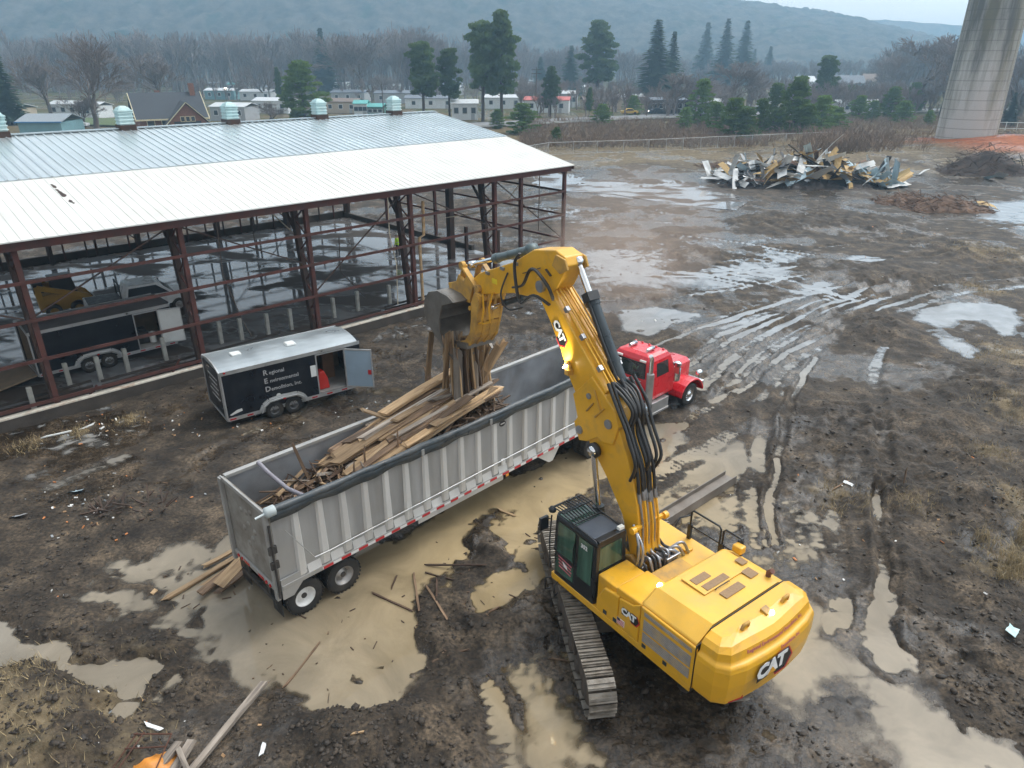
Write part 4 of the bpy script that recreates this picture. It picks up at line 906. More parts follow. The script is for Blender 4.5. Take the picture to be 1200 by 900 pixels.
for y0, y1 in ((.2, .26), (2.16, 2.10)):
    sg = 1 if y0 < 1 else -1
    for xa, xb in ((CR + .05, CR + .42), (CF - .45, CF - .06)): b.loft([[Vector((xa, y0 + d * sg, 1.96)), Vector((xb, y0 + d * sg, 1.96)), Vector((min(xb, CF - .26), y1 + d * sg, 2.52)), Vector((min(xa, CF - .5), y1 + d * sg, 2.52))] for d in (-.003, .03)])
b.build('cab', M_redp, tr, bevel=.02)
b = MB(); b.loft([[Vector((CR - .012 + d, .50, 1.94)), Vector((CR - .012 + d, 1.86, 1.94)), Vector((CR + .018 + d, 1.84, 2.53)), Vector((CR + .018 + d, .52, 2.53))] for d in (0, .012)]); rwn = b.build('rear_window', M_tglass, tr)
b = MB()
for q in (((.48, 1.93), (1.88, 1.93)), ((.50, 2.54), (1.86, 2.54)), ((.49, 1.93), (.51, 2.54)), ((1.87, 1.93), (1.85, 2.54))):
    (a0, z0), (a1, z1) = q; b.bar((CR - .02 + (z0 - 1.94) * .05, a0, z0), (CR - .02 + (z1 - 1.94) * .05, a1, z1), .05, .03, 0, (1, 0, 0))
b.build('window_seal', M_black, rwn)
for y0, y1 in ((.2, .26), (2.16, 2.10)):
    sg = 1 if y0 < 1 else -1
    MB().loft([[Vector((CR + .42, y0 + d * sg, 1.96)), Vector((CF - .45, y0 + d * sg, 1.96)), Vector((CF - .5, y1 + d * sg, 2.52)), Vector((CR + .44, y1 + d * sg, 2.52))] for d in (.002, .012)]).build('door_window', M_tglass, tr)
b = MB(); b.loft([[Vector((CF + .03 + d, .28, 1.97)), Vector((CF + .03 + d, 2.08, 1.97)), Vector((CF - .17 + d, 2.02, 2.53)), Vector((CF - .17 + d, .34, 2.53))] for d in (.0, .012)]); b.build('windscreen', M_tglass, tr)
b = MB(); b.bar((CF - .33, 1.18, 2.66), (CF + .05, 1.18, 2.54), 1.75, .04); b.build('sun_visor', M_redp, tr, bevel=.015)
b = MB(); b.box((CR + .55, 1.6, 1.55), (.5, .5, .2)); b.box((CR + .32, 1.6, 1.95), (.12, .48, .7)); b.build('seat', M_black, tr, bevel=.04)
b = MB(); b.tube([(CR - .03, .62, 1.80), (CR - .05, .72, 1.76), (CR - .05, 1.70, 1.76), (CR - .03, 1.80, 1.80)], .018, 6); b.build('grab_rail', M_chrome, tr)
for y in (.5, 1.65): MB().span((CR - .005, y, 2.60), (CR + .07, y + .28, 2.67)).build('cab_lamp', M_whiteref, tr)
MB().span((CR - .012, .24, 2.15), (CR + .005, .30, 2.45)).build('cab_lamp', M_whiteref, tr)
for y in np.linspace(.5, 1.86, 5): MB().lathe([(.055, 0), (.05, .06), (.02, .09), (0, .09)], (-1.60, y, 2.85), (0, 0, 1), 10).build('roof_marker', M_redp, tr)
for y in (.75, 1.6): 
    b = MB(); b.lathe([(.06, 0), (.07, .08), (.10, .40), (.02, .42)], (-2.35, y, 2.97), (1, 0, 0), 10); b.cyl((-2.2, y, 2.84), (-2.2, y, 2.96), .03, 6); b.build('air_horn', M_chrome, tr)
# bonnet, narrowing to the grille
b = MB()
hr = lambda x, y0, z0, z1, c: [Vector(q) for q in ((x, y0, z0), (x, 2.36 - y0, z0), (x, 2.36 - y0, z1 - c), (x, 2.36 - y0 - c, z1), (x, y0 + c, z1), (x, y0, z1 - c))]
b.loft([hr(-1.06, .42, 1.05, 2.02, .22), hr(-.4, .56, .95, 1.93, .2), hr(.6, .66, .85, 1.84, .18), hr(.85, .70, .80, 1.76, .16)])
b.build('bonnet', M_redp, tr, bevel=.03)
b = MB(); b.span((.852, .74, .85), (.90, 1.62, 1.68)); gr_ = b.build('grille', M_chrome, tr, bevel=.02)
b = MB(); b.span((.901, .80, .90), (.906, 1.56, 1.62)); b.build('grille_mesh', M_black, gr_)
# arched front wings
for s_ in (0, 1):
    b = MB(); arc = [(-.78, .62), (-.72, .85), (-.50, 1.08), (-.2, 1.20), (.15, 1.22), (.5, 1.12), (.75, .92), (.9, .70), (.95, .55)]
    y0, y1 = (-.06, .62) if s_ == 0 else (1.74, 2.42)
    th_ = [(p[0] * .93, p[1] - .07) for p in arc]
    b.prism(arc + th_[::-1], 'xz', y0, y1); b.build('wing', M_redp, tr, bevel=.04)
    b = MB(); yl = .20 if s_ == 0 else 2.16
    b.lathe([(.11, 0), (.13, .05), (.12, .22), (.05, .30), (0, .30)], (.98, yl, 1.22), (-1, 0, 0), 14); hl = b.build('headlight', M_chrome, tr)
    b = MB(); b.lathe([(.10, 0), (0, .03)], (.985, yl, 1.22), (1, 0, 0), 14); b.build('lens', M_whiteref, hl)
tyre(tr, (0, .15, .50), .515, .30, -1, M_chrome, dish=.02); tyre(tr, (0, 2.21, .50), .515, .30, 1, M_chrome, dish=.02)
for x in (-6.3, -5.05):
    tyre(tr, (x, .17, .50), .515, .29, -1, M_rims, dish=.13); tyre(tr, (x, .50, .50), .515, .29, -1, M_rims, dish=.1); tyre(tr, (x, 2.19, .50), .515, .29, 1, M_rims, dish=.13)
# stacks with perforated guards, air cleaners, tanks, steps, deck
for y in (.13, 2.23):
    b = MB(); b.tube([(-2.88, y, .95), (-2.88, y, 2.2), (-2.88, y, 2.80), (-2.89, y, 2.95), (-2.96, y, 3.08)], .085, 12); st = b.build('exhaust_stack', M_chrome, tr)
    b = MB(); b.cyl((-2.88, y, 1.0), (-2.88, y, 2.3), .15, 14); b.build('heat_guard', M_tread, st)
    b = MB(); ya = y + (.12 if y < 1 else -.12)
    b.lathe([(.07, 0), (.16, .06), (.17, .1), (.17, .62), (.12, .66), (.12, .72), (.18, .74), (.17, .84), (.05, .90), (0, .9)], (-.85, ya, 1.32), (0, 0, 1), 16); b.build('air_cleaner', M_chrome, tr)
    b = MB(); ym = y - .10 if y < 1 else y + .1
    b.span((-1.22, ym - .12, 1.85), (-1.15, ym + .10, 2.3)); b.tube([(-1.2, ym, 2.25), (-1.2, 1.18 + (y - 1.18) * .85, 2.3)], .018, 6); b.build('mirror', M_chrome, tr)
    b = MB(); yt = .36 if y < 1 else 2.0
    b.lathe([(.05, -.02), (.30, 0), (.33, .04), (.33, 1.46), (.30, 1.5), (.05, 1.52)], (-4.35, yt, .72), (1, 0, 0), 20); b.build('fuel_tank', M_chrome, tr)
    b = MB(); b.span((-2.70, yt - .34, .42), (-1.55, yt + .30, .52)); b.span((-2.70, yt - .30, .52), (-1.55, yt + .30, .95)); b.build('step_box', M_tread, tr, bevel=.015)
b = MB(); b.span((-3.85, .35, 1.06), (-3.15, 1.2, 1.42)); b.build('battery_box', M_tread, tr, bevel=.02)
b = MB(); b.span((-6.6, .75, 1.06), (-4.2, 1.6, 1.09)); b.build('deck_plate', M_tread, tr)
b = MB(); b.lathe([(.48, 0), (.5, .04), (.46, .07), (0, .07)], (-5.6, 1.18, 1.09), (0, 0, 1), 20); b.build('fifth_wheel', M_frame, tr)
b = MB(); b.tube([(-2.8, 1.0, 1.6), (-3.9, .95, 1.25), (-4.4, 1.0, 1.45), (-4.75, 1.1, 1.9)], .025, 6); b.tube([(-2.8, 1.2, 1.6), (-3.95, 1.2, 1.2), (-4.4, 1.2, 1.4), (-4.75, 1.2, 1.9)], .025, 6); b.build('air_line', M_black, tr)
# ================================================================== THE YELLOW EXCAVATOR
EX = thing('excavator', 'large yellow crawler excavator holding lumber over the silver dump trailer', 'excavator', (3.07, 14.59, 0.0), R(126.5))
M_yel = mat('yellow_machine_paint', (.72, .375, .018), .40, 0, .08, 1.6, .5, (.33, .21, .08), coat=.25, rvar=.08, dirt_scale=2.2, dirt_lo=.5)
M_yeltop = mat('dusty_yellow_paint', (.74, .415, .05), .46, 0, .09, 1.4, .45, (.50, .34, .13), rvar=.08, dirt_scale=1.6)
M_yelw = mat('worn_yellow_paint', (.52, .29, .05), .55, 0, .16, 2.2, .85, (.19, .125, .07), dirt_scale=2.4, dirt_lo=.43, bump=.1)
M_shoe = mat('muddy_track_steel', (.27, .245, .21), .5, .45, .25, 5, .85, (.125, .098, .072), bump=.5, bscale=18, dirt_scale=4)
M_mudst = mat('mud_caked_steel', (.075, .06, .048), .85, 0, .35, 3, .6, (.13, .10, .07), bump=.5, bscale=10)
M_cabk = mat('black_cab_paint', (.012, .014, .017), .35, 0, .2, 3, .12, (.07, .065, .06), rvar=.08)
M_roofpan = mat('dark_roof_panel', (.07, .085, .11), .4, 0, .15, 3, .35, (.13, .125, .12), dirt_scale=3)
M_cabglass = mat('green_tinted_glass', (.035, .085, .06), .04, 0, .6, 4, .35, (.16, .26, .20), dirt_scale=3, streak=True, dirt_lo=.5, rvar=.02, spec=.7)  # pale green upright streaks paint reflections into the glass colour
M_hose = mat('black_hydraulic_hose', (.02, .021, .023), .42, 0, .2, 5, .3, (.08, .07, .06))
M_steelb = mat('steel_fittings', (.35, .36, .38), .4, .8, .2, 6, .3, (.12, .10, .08))
M_cylb = mat('dark_cylinder_paint', (.022, .035, .045), .38, 0, .2, 3, .25, (.10, .09, .07))
M_rod = mat('bright_piston_rod', (.80, .80, .80), .13, 1, .04, 3, rvar=.04)
M_bucket = mat('worn_bucket_steel', (.20, .185, .165), .5, .5, .22, 2.4, .6, (.11, .09, .07), bump=.3, bscale=14)
M_grille = mat('dusty_grey_grille', (.30, .27, .24), .7, 0, .18, 6, .7, (.52, .34, .12), dirt_scale=3.2, dirt_lo=.48)
M_vent = mat('dark_vent_screen', (.27, .17, .09), .8, 0, .2, 20)
M_logoblk = mat('logo_black', (.012, .012, .012), .4); M_logored = mat('logo_red', (.50, .02, .02), .45); M_logowht = mat('logo_white', (.80, .80, .78), .45)
M_redtext = mat('faded_red_lettering', (.48, .13, .16), .5)
M_lens = mat('lamp_lens_clear', (.75, .75, .7), .15)
M_lit = glow('lit_work_lamp', (1.0, .90, .62), 16)
# ---- crawlers (turned against the house)
TR_A = R(98 - 126.5); MT = Matrix.Rotation(TR_A, 4, 'Z')
def crawler(side):
    yc = side * 1.56; Lh, r = 2.74, .52; hw = .31; zc = .60
    ring = []
    def pt(s):  # along the belt
        L1 = 2 * Lh; arc = math.pi * r; tot = 2 * L1 + 2 * arc; s %= tot
        if s < L1: return (-Lh + s, zc + r - .03 * math.sin(math.pi * s / L1), 0.0)
        s -= L1
        if s < arc: a = s / r; return (Lh + r * math.sin(a), zc + r * math.cos(a), a)
        s -= arc
        if s < L1: return (Lh - s, zc - r, math.pi)
        s -= L1; a = s / r; return (-Lh - r * math.sin(a), zc - r * math.cos(a), math.pi + a)
    tot = 4 * Lh + 2 * math.pi * r; n = 50; b = MB()
    for k in range(n):
        x, z, a = pt(tot * k / n)
        Mr = Matrix.Rotation(a, 3, 'Y')
        b.box((x, yc, z), (tot / n * .82, hw * 2, .035), M=Mr)
        for dx in (-.075, .02):
            o = Mr @ Vector((dx, 0, .035)); b.box(Vector((x, yc, z)) + o, (.026, hw * 2 - .01, .05), M=Mr)
    b.xf(MT); tk = b.build('track', M_shoe, EX)
    b = MB(); st = [(-Lh - .15, zc + .25), (-Lh + .3, zc + .40), (Lh - .3, zc + .40), (Lh + .15, zc + .25), (Lh + .15, zc - .25), (Lh - .3, zc - .36), (-Lh + .3, zc - .36), (-Lh - .15, zc - .25)]
    b.prism(st, 'xz', yc - .2, yc + .2); b.prism([(-1.6, zc - .1), (1.6, zc - .1), (1.4, zc + .33), (-1.4, zc + .33)], 'xz', yc + side * .2, yc + side * .27); b.xf(MT); b.build('track_frame', M_mudst, tk, bevel=.02)
    for k in range(8): 
        x = -Lh + .35 + k * (2 * Lh - .7) / 7; b = MB(); b.lathe([(.05, -.25), (.15, -.25), (.16, 0), (.15, .25), (.05, .25)], (x, yc, zc - .33), (0, 1, 0), 12); b.xf(MT); b.build('roller', M_mudst, tk)
    for x in (-Lh, Lh):
        b = MB(); b.lathe([(.06, -.27), (.30, -.26), (.42, -.12), (.45, 0), (.42, .12), (.30, .26), (.06, .27)], (x, yc, zc), (0, 1, 0), 18); b.xf(MT); b.build('sprocket', M_mudst, tk)
crawler(1); crawler(-1)
b = MB(); b.prism([(-1.1, -1.2), (1.1, -1.2), (1.1, 1.2), (-1.1, 1.2)], 'xy', .62, .98); b.bar((-.9, -1.42, .6), (-.5, 1.42, .6), .5, .4); b.bar((.9, -1.42, .6), (.5, 1.42, .6), .5, .4)
b.lathe([(.85, .9), (.85, 1.22), (.8, 1.24)], (0, 0, 0), (0, 0, 1), 28); b.xf(MT); b.build('undercarriage', M_mudst, EX, bevel=.02)
b = MB(); b.box((.2, .95, 1.06), (.5, .3, .22)); b.cyl((-.9, .6, .95), (-.2, .9, .95), .08, 8); b.build('swivel_guard', M_steelb, EX, bevel=.02)
# ---- house: deck, side bodies, bonnet, counterweight
b = MB(); b.prism([(-3.3, -1.58), (1.05, -1.58), (1.05, -.62), (.75, -.55), (.75, .52), (1.28, .60), (1.28, 1.62), (-3.3, 1.62)], 'xy', 1.27, 1.46); b.build('deck', M_yel, EX, bevel=.02)
# left: low step box behind the cab, then the cooler body
b = MB(); b.prism([(-.32, 1.46), (-.32, 2.38), (-.95, 2.38), (-.95, 1.46)], 'xz', .58, 1.52); b.build('step_cover', M_yel, EX, bevel=.03)
b = MB(); b.prism([(-.40, 1.46), (-.40, 1.78), (-.62, 2.22), (-1.12, 2.30), (-1.12, 1.46)], 'xz', 1.50, 1.62); b.prism([(-.97, 1.46), (-.97, 2.46), (-2.15, 2.52), (-2.15, 1.46)], 'xz', .55, 1.56); b.build('side_body', M_yel, EX, bevel=.04)
b = MB(); b.prism([(-1.14, 1.47), (-1.14, 2.28), (-1.55, 2.36), (-1.78, 2.52), (-1.78, 1.47)], 'xz', 1.561, 1.625); b.build('access_door', M_yel, EX, bevel=.03)
b = MB(); b.prism([(-1.80, 1.40), (-1.80, 2.52), (-3.36, 2.52), (-3.36, 1.40)], 'xz', 1.561, 1.628); sd_ = b.build('access_door', M_yel, EX, bevel=.03)
b = MB()
for z0, z1 in ((1.62, 1.88), (1.93, 2.24), (2.34, 2.44)):
    b.span((-3.25, 1.629, z0), (-1.92, 1.637, z1))
    k = 0
    for zz in np.arange(z0 + .02, z1, .045): b.span((-3.24, 1.6375, zz), (-1.93, 1.645, zz + .012))
b.build('grille', M_grille, sd_)
for x in (-.72, -1.05, -1.98, -2.6): MB().span((x - .06, 1.63, 1.53 if x > -1.5 else 1.47), (x + .05, 1.642, 1.63 if x > -1.5 else 1.57)).build('latch', M_cylb, EX)
# bonnet: raised hood over the engine, full width, chamfered long edges
b = MB(); 
def hood_sec(x, y0, y1, zb, zt, c, c2): return [Vector(q) for q in ((x, y0, zb), (x, y1, zb), (x, y1, zt - c2), (x, y1 - c, zt), (x, y0 + c, zt), (x, y0, zt - c2))]
b.loft([hood_sec(-1.72, -1.56, 1.50, 1.5, 2.72, .38, .20), hood_sec(-1.80, -1.57, 1.56, 1.5, 2.80, .42, .26), hood_sec(-3.30, -1.57, 1.56, 1.5, 2.84, .46, .28)])
b.build('bonnet', M_yeltop, EX, bevel=.035)
b = MB(); b.span((-2.62, -.75, 2.832), (-1.95, .55, 2.858)); hp = b.build('bonnet_panel', M_yeltop, EX, bevel=.01)
for (x0, x1, y0, y1) in ((-2.55, -2.45, -.35, .40), (-2.28, -2.16, -.05, .45), (-2.95, -2.82, -.40, .25), (-2.85, -2.65, -1.0, -.72), (-2.45, -2.30, -1.15, -.95)):
    MB().span((x0 - .03, y0, 2.845), (x1 + .05, y1, 2.872 if x1 > -2.6 and y0 > -.76 else 2.856)).build('vent_screen', M_vent, EX)
b = MB(); b.tube([(-2.66, -.25, 2.86), (-2.66, -.2, 2.885), (-2.66, .2, 2.885), (-2.66, .25, 2.86)], .012, 5); b.build('handle', M_logoblk, EX)
# counterweight
def cw_ring(z, inset, back):
    h = 1.66 - inset; pts = [(-3.36, h), (-3.84, h - .02), (-4.08 - back * .5, h - .20), (-4.19 - back, h - .58), (-4.25 - back, h - 1.15), (-4.27 - back, 0)]
    pts = pts + [(x, -y) for x, y in reversed(pts[:-1])]
    return [Vector((x + inset * .5 * (1 if x < -3.5 else 0), y, z)) for x, y in pts]
b = MB()
b.loft([cw_ring(1.22, .34, -.22), cw_ring(1.30, .16, -.12), cw_ring(1.48, .03, -.02), cw_ring(1.95, .0, .02), cw_ring(2.30, .01, .02), cw_ring(2.42, .035, .0), cw_ring(2.46, .10, -.06), cw_ring(2.66, .13, -.10), cw_ring(2.76, .22, -.18), cw_ring(2.83, .40, -.34)])
cwt = b.build('counterweight', M_yel, EX, bevel=.045, seg=3)
b = MB(); b.span((-3.352, -1.6, 1.35), (-3.338, 1.64, 2.60)); b.span((-3.352, -1.3, 2.6), (-3.338, 1.25, 2.848)); b.build('panel_gap', M_logoblk, EX)
for y in (-.75, .62):
    b = MB(); b.tube([(-3.72, y - .1, 2.78), (-3.74, y - .08, 2.92), (-3.74, y + .08, 2.92), (-3.72, y + .1, 2.78)], .04, 8); b.build('lifting_eye', M_yelw, cwt)
b = MB(); b.prism([(-3.60, 2.78), (-3.78, 2.74), (-3.80, 2.86), (-3.62, 2.90)], 'xz', -.22, -.02); b.build('camera_housing', M_yelw, cwt, bevel=.015)
b = MB(); b.lathe([(.075, 0), (.06, .03), (0, .04)], (-3.80, -.18, 2.82), (-1, 0, .25), 12); lr = b.build('work_lamp', M_lit, cwt)
b = MB(); b.prism([(-4.078, 1.36), (-4.175, 1.0), (-4.12, .98), (-4.02, 1.34)], 'xy', 1.47, 1.57); b.build('tail_light', M_rlight, cwt, bevel=.01)
def cat_badge(M, s, parent, name='emblem'):
    "white CAT letters over a black hexagon rimmed red, with the yellow triangle"
    hexa = lambda k: [(k * math.cos(a), k * math.sin(a)) for a in np.radians([0, 60, 120, 180, 240, 300])]
    def put(poly, z0, z1, mt, nm, par):
        b = MB(); b.prism(poly, 'xy', z0, z1); b.xf(M); return b.build(nm, mt, par)
    e = put([(x + .62 * s, y - .08 * s) for x, y in hexa(.72 * s)], .000, .004, M_logored, name, parent)
    put([(x + .56 * s, y - .02 * s) for x, y in hexa(.66 * s)], .0045, .008, M_logoblk, 'emblem_field', e)
    put([(-1.05 * s, -.42 * s), (.40 * s, -.42 * s), (.80 * s, .46 * s), (-.95 * s, .46 * s)], .0085, .0115, M_logoblk, 'emblem_field', e)
    mm = M @ Matrix.Translation((-.12 * s, .03 * s, .013))
    text('emblem_letters', 'CAT', 1.02 * s, mm, M_logowht, e, .003, .05 * s, 'CENTER', .90)
    put([(-.36 * s, -.38 * s), (.22 * s, -.38 * s), (-.07 * s, -.02 * s)], .0165, .0195, mat('emblem_yellow', (.72, .36, .02), .4) if 'emblem_yellow' not in MATS else MATS['emblem_yellow'], 'emblem_triangle', e)
    return e
cat_badge(frame3((-4.305, .30, 2.07), (-0.03, -1, 0), (0, 0, 1)), .49, cwt)
def on_tail(o, y0, z0):
    "wrap a flat line of letters onto the curved tail"
    for v in o.data.vertices:
        y, z = y0 - v.co.x, z0 + v.co.y; rr = cw_ring(z, float(np.interp(z, [2.30, 2.42, 2.46, 2.66], [.01, .035, .10, .13])), float(np.interp(z, [2.30, 2.42, 2.46, 2.66], [.02, .0, -.06, -.10])))
        ys_ = [p.y for p in rr][::-1]; xs_ = [p.x for p in rr][::-1]; v.co = (float(np.interp(y, ys_, xs_)) - .012 - v.co.z * 1.0, y, z)
on_tail(text('lettering', 'Regional Environmental Demolition, Inc.', .115, Matrix(), M_redtext, cwt, .002, .001), 0.0, 2.585); on_tail(text('lettering', 'Demolition, Inc.', .11, Matrix(), M_redtext, cwt, .002, .001), -.30, 2.375)
cat_badge(frame3((-1.50, 1.627, 2.02), (-1, 0, 0), (0, 0, 1)), .235, EX)
b = MB(); b.span((-1.36, 1.626, 1.56), (-1.12, 1.630, 1.74)); fg = b.build('decal', M_logowht, EX); 
b = MB(); [b.span((-1.35, 1.631, 1.575 + k * .04), (-1.13, 1.634, 1.595 + k * .04)) for k in range(4)]; b.build('decal_stripe', M_logored, fg)
b = MB(); b.span((-1.22, 1.631, 1.67), (-1.13, 1.6345, 1.74)); b.build('decal_field', M_cylb, fg)
# hood lamp (lit), exhaust stub, orange-cased lamp on the right corner
b = MB(); b.box((-1.78, .92, 2.70), (.14, .14, .12)); b.lathe([(.07, 0), (.055, .03), (0, .035)], (-1.76, 1.02, 2.76), (0.0, .6, .6), 12, 1); b.build('work_lamp', [M_yel, M_lit], EX)
b = MB(); b.tube([(-3.05, -1.12, 2.82), (-3.05, -1.12, 2.93), (-3.13, -1.12, 3.02)], .065, 10); b.build('exhaust_pipe', mat('rusty_exhaust', (.16, .07, .05), .7, .3, .3, 8), EX)
b = MB(); b.box((-2.05, -1.38, 2.86), (.26, .22, .20)); b.build('lamp_box', M_yel, EX, bevel=.04)
# ---- right platform with tank, handrails
b = MB(); b.span((-1.72, -1.58, 1.46), (.98, -.62, 2.18)); b.build('fuel_tank', M_yeltop, EX, bevel=.04)
b = MB(); b.span((-1.70, -.62, 1.46), (-.95, .56, 2.28)); b.build('pump_cover', M_yelw, EX, bevel=.03)
b = MB(); b.span((-.9, -1.2, 2.18), (-.7, -.95, 2.25)); b.span((-1.55, -1.4, 2.18), (-1.42, -1.25, 2.24)); b.build('filler_cap', M_yel, EX, bevel=.02)
for (x0, x1, y) in ((-.50, -1.42, -1.50), (-1.50, -2.05, -1.50)):
    b = MB(); b.tube([(x0, y, 2.1), (x0, y, 2.98), (x0 - .06, y, 3.05), (x1 + .06, y, 3.05), (x1, y, 2.98), (x1, y, 2.1)], .026, 8); b.tube([(x0, y, 2.58), (x1, y, 2.58)], .022, 8); b.span((x0 - .05, y - .04, 2.1), (x0 + .05, y + .04, 2.62)); b.build('handrail', M_cabk, EX)
b = MB(); b.tube([(-.50, -1.50, 2.9), (-.45, -1.1, 2.95), (-.45, -.95, 2.75)], .022, 8); b.build('handrail', M_cabk, EX)
b = MB(); b.bar((-1.95, -1.55, 2.72), (-1.95, -1.55, 3.0), .2, .05); b.build('mirror', M_cabk, EX, bevel=.02)
# ---- cab
CX0, CX1, CY0, CY1, CZ0, CZ1 = -.30, 1.26, .60, 1.60, 1.46, 3.24
b = MB(); 
def cabring(z, k): return [Vector(q) for q in ((CX0, CY0 + k, z), (CX0 + .02, CY1 - .05 - k, z), (CX0 + .06, CY1 - k, z), (CX1 - .08, CY1 - k, z), (CX1, CY1 - .08 - k, z), (CX1, CY0 + .06 + k, z), (CX1 - .08, CY0 + k, z))]
b.loft([cabring(1.46, 0), cabring(2.2, .0)]); 
cabo = b.build('cab', M_cabk, EX, bevel=.02)
b = MB(); b.loft([cabring(3.08, .04), cabring(3.16, .02), cabring(3.22, .05)]); b.build('roof', M_cabk, cabo, bevel=.03)
b = MB()
for (x, y, wx, wy, xt) in ((CX0 + .06, CY1 - .06, .13, .10, CX0 + .08), (.40, CY1 - .05, .12, .06, .40), (CX1 - .07, CY1 - .07, .10, .10, CX1 - .10), (CX1 - .07, CY0 + .06, .10, .10, CX1 - .1), (CX0 + .06, CY0 + .06, .12, .12, CX0 + .08)):
    MB().bar((x, y, 2.15), (xt, y - (.03 if y > 1 else -.03), 3.12), wy, wx, 0, (1, 0, 0)).build('pillar', M_cabk, cabo)
def pane(pts, nm='window'):
    b = MB(); c = sum((Vector(p) for p in pts), Vector()) / len(pts); n = (Vector(pts[1]) - Vector(pts[0])).cross(Vector(pts[2]) - Vector(pts[0])).normalized() * .006
    b.loft([[Vector(p) - n for p in pts], [Vector(p) + n for p in pts]]); return b.build(nm, M_cabglass, cabo)
def gp(b_pts): return b_pts
pane([(CX1 - .13, CY1 + .006, 1.62), (.47, CY1 + .006, 1.62), (.47, CY1 - .035, 3.08), (CX1 - .16, CY1 - .035, 3.08)])
pane([(.33, CY1 + .006, 1.95), (CX0 + .14, CY1 + .006, 1.95), (CX0 + .15, CY1 - .035, 3.08), (.33, CY1 - .035, 3.08)])
pane([(CX0 + .012, CY0 + .10, 2.42), (CX0 + .012, CY1 - .10, 2.42), (CX0 + .03, CY1 - .12, 3.06), (CX0 + .03, CY0 + .12, 3.06)])
pane([(CX1 - .02, CY0 + .1, 1.6), (CX1 - .02, CY1 - .1, 1.6), (CX1 - .05, CY1 - .12, 3.08), (CX1 - .05, CY0 + .12, 3.08)])
pane([(CX0 + .1, CY0 + .02, 2.25), (CX1 - .1, CY0 + .02, 2.25), (CX1 - .14, CY0 + .05, 3.08), (CX0 + .12, CY0 + .05, 3.08)])
b = MB(); b.bar((CX0 + .02, .75, 2.2), (CX0 + .02, 1.45, 2.2), .06, .4, 0, (0, 0, 1)); b.build('rear_panel', M_cabk, cabo)
# seat and operator's screen seen through the door glass would be hidden by the tint: roof hatch, grille guard, lamps
b = MB(); b.span((-.12, .68, 3.222), (.52, 1.52, 3.262)); b.build('roof_hatch', M_roofpan, cabo, bevel=.015)
b = MB(); b.span((-.30, .66, 3.20), (-.13, 1.52, 3.27)); b.build('roof_plate', M_cabk, cabo, bevel=.01)
b = MB(); b.span((.55, .70, 3.222), (1.16, 1.50, 3.236)); b.build('skylight', M_cabglass, cabo)
b = MB(); fr = []
for y in np.linspace(.66, 1.56, 11): b.tube([(.55, y, 3.30), (.95, y, 3.40), (1.32, y, 3.38), (1.48, y, 3.26)], .016, 5)
for x, z in ((.55, 3.30), (.95, 3.40), (1.32, 3.38), (1.48, 3.26)): b.tube([(x, .64, z), (x, 1.58, z)], .02, 5)
for y in (.66, 1.56): b.tube([(.55, y, 3.30), (-.22, y, 3.26), (-.26, y, 3.2)], .022, 6)
b.build('roof_guard', M_cabk, cabo)
b = MB(); b.tube([(CX1 + .06, CY1 + .02, 1.55), (CX1 + .10, CY1 + .03, 2.4), (CX1 + .08, CY1, 3.15)], .02, 6); b.build('grab_bar', M_cabk, cabo); b = MB(); b.tube([(.42, CY1 + .03, 2.15), (.44, CY1 + .05, 2.35), (.44, CY1 + .05, 2.7), (.42, CY1 + .03, 2.85)], .015, 6); b.build('grab_bar', M_cabk, cabo)
b = MB(); b.box((CX1 + .26, CY1 + .10, 2.86), (.08, .26, .36)); b.tube([(CX1 + .06, CY1, 3.05), (CX1 + .26, CY1 + .08, 3.0)], .018, 6); b.build('mirror', M_cabk, cabo, bevel=.02)
b = MB(); b.lathe([(.09, 0), (.10, .06), (.07, .12), (0, .13)], (CX1 + .08, CY1 - .02, 3.26), (0, 0, 1), 10); b.build('beacon', M_cabk, cabo)
b = MB(); b.box((-.20, .75, 3.31), (.10, .16, .08)); b.build('roof_lamp', M_lens, cabo)
text('lettering', '352', .15, frame3((.13, CY1 - .008, 2.90), (-1, 0, 0), (0, 0, 1)), M_logowht, cabo, .003, .006)
dd = MB()
for k in range(4): dd.bar((1.02 - k * .01, CY1 + .012, 2.12 - k * .095), (.52 + .02 * (k % 2), CY1 + .012, 2.06 - k * .095), .006, .04, 0, (0, 0, 1))
dd.build('door_decal', M_redtext, cabo)
b = MB(); b.prism([(.86, 2.04), (.70, 1.98), (.66, 1.88), (.80, 1.92)], 'xz', CY1 + .013, CY1 + .018); b.build('door_emblem', M_logowht, cabo)
b = MB(); b.tube([(1.25, 1.62, 1.3), (1.32, 1.78, 1.3), (1.32, 1.78, .95), (1.25, 1.62, .95)], .02, 6); b.tube([(1.0, 1.62, 1.3), (.95, 1.78, 1.3), (.95, 1.78, .95), (1.0, 1.62, .95)], .02, 6); b.build('step', M_cabk, EX)
# ---- boom (a straight two-part demolition boom), offset to the right of the cab
BY0, BY1 = -.36, .33
low = [(-.02, 1.70), (-.18, 2.30), (-.05, 2.76), (.18, 3.29), (.78, 4.04), (1.46, 4.72), (1.72, 5.02), (1.35, 5.75), (.62, 5.72), (.15, 4.89), (-.11, 4.27), (-.28, 3.79), (-.55, 2.52), (-.52, 1.75), (-.28, 1.55)]
b = MB(); b.prism(low, 'xz', BY0, BY1); boom = b.build('boom', M_yel, EX, bevel=.03)
knuck = [(1.50, 4.76), (1.80, 4.66), (2.02, 5.10), (1.90, 5.28), (1.98, 5.52), (2.10, 5.85), (1.45, 6.55), (.62, 5.95), (.46, 5.58), (.60, 5.05), (.95, 4.95), (1.15, 5.02)]
b = MB(); b.prism(knuck, 'xz', BY0 - .05, BY1 + .05); b.build('boom_joint', M_yel, boom, bevel=.025)
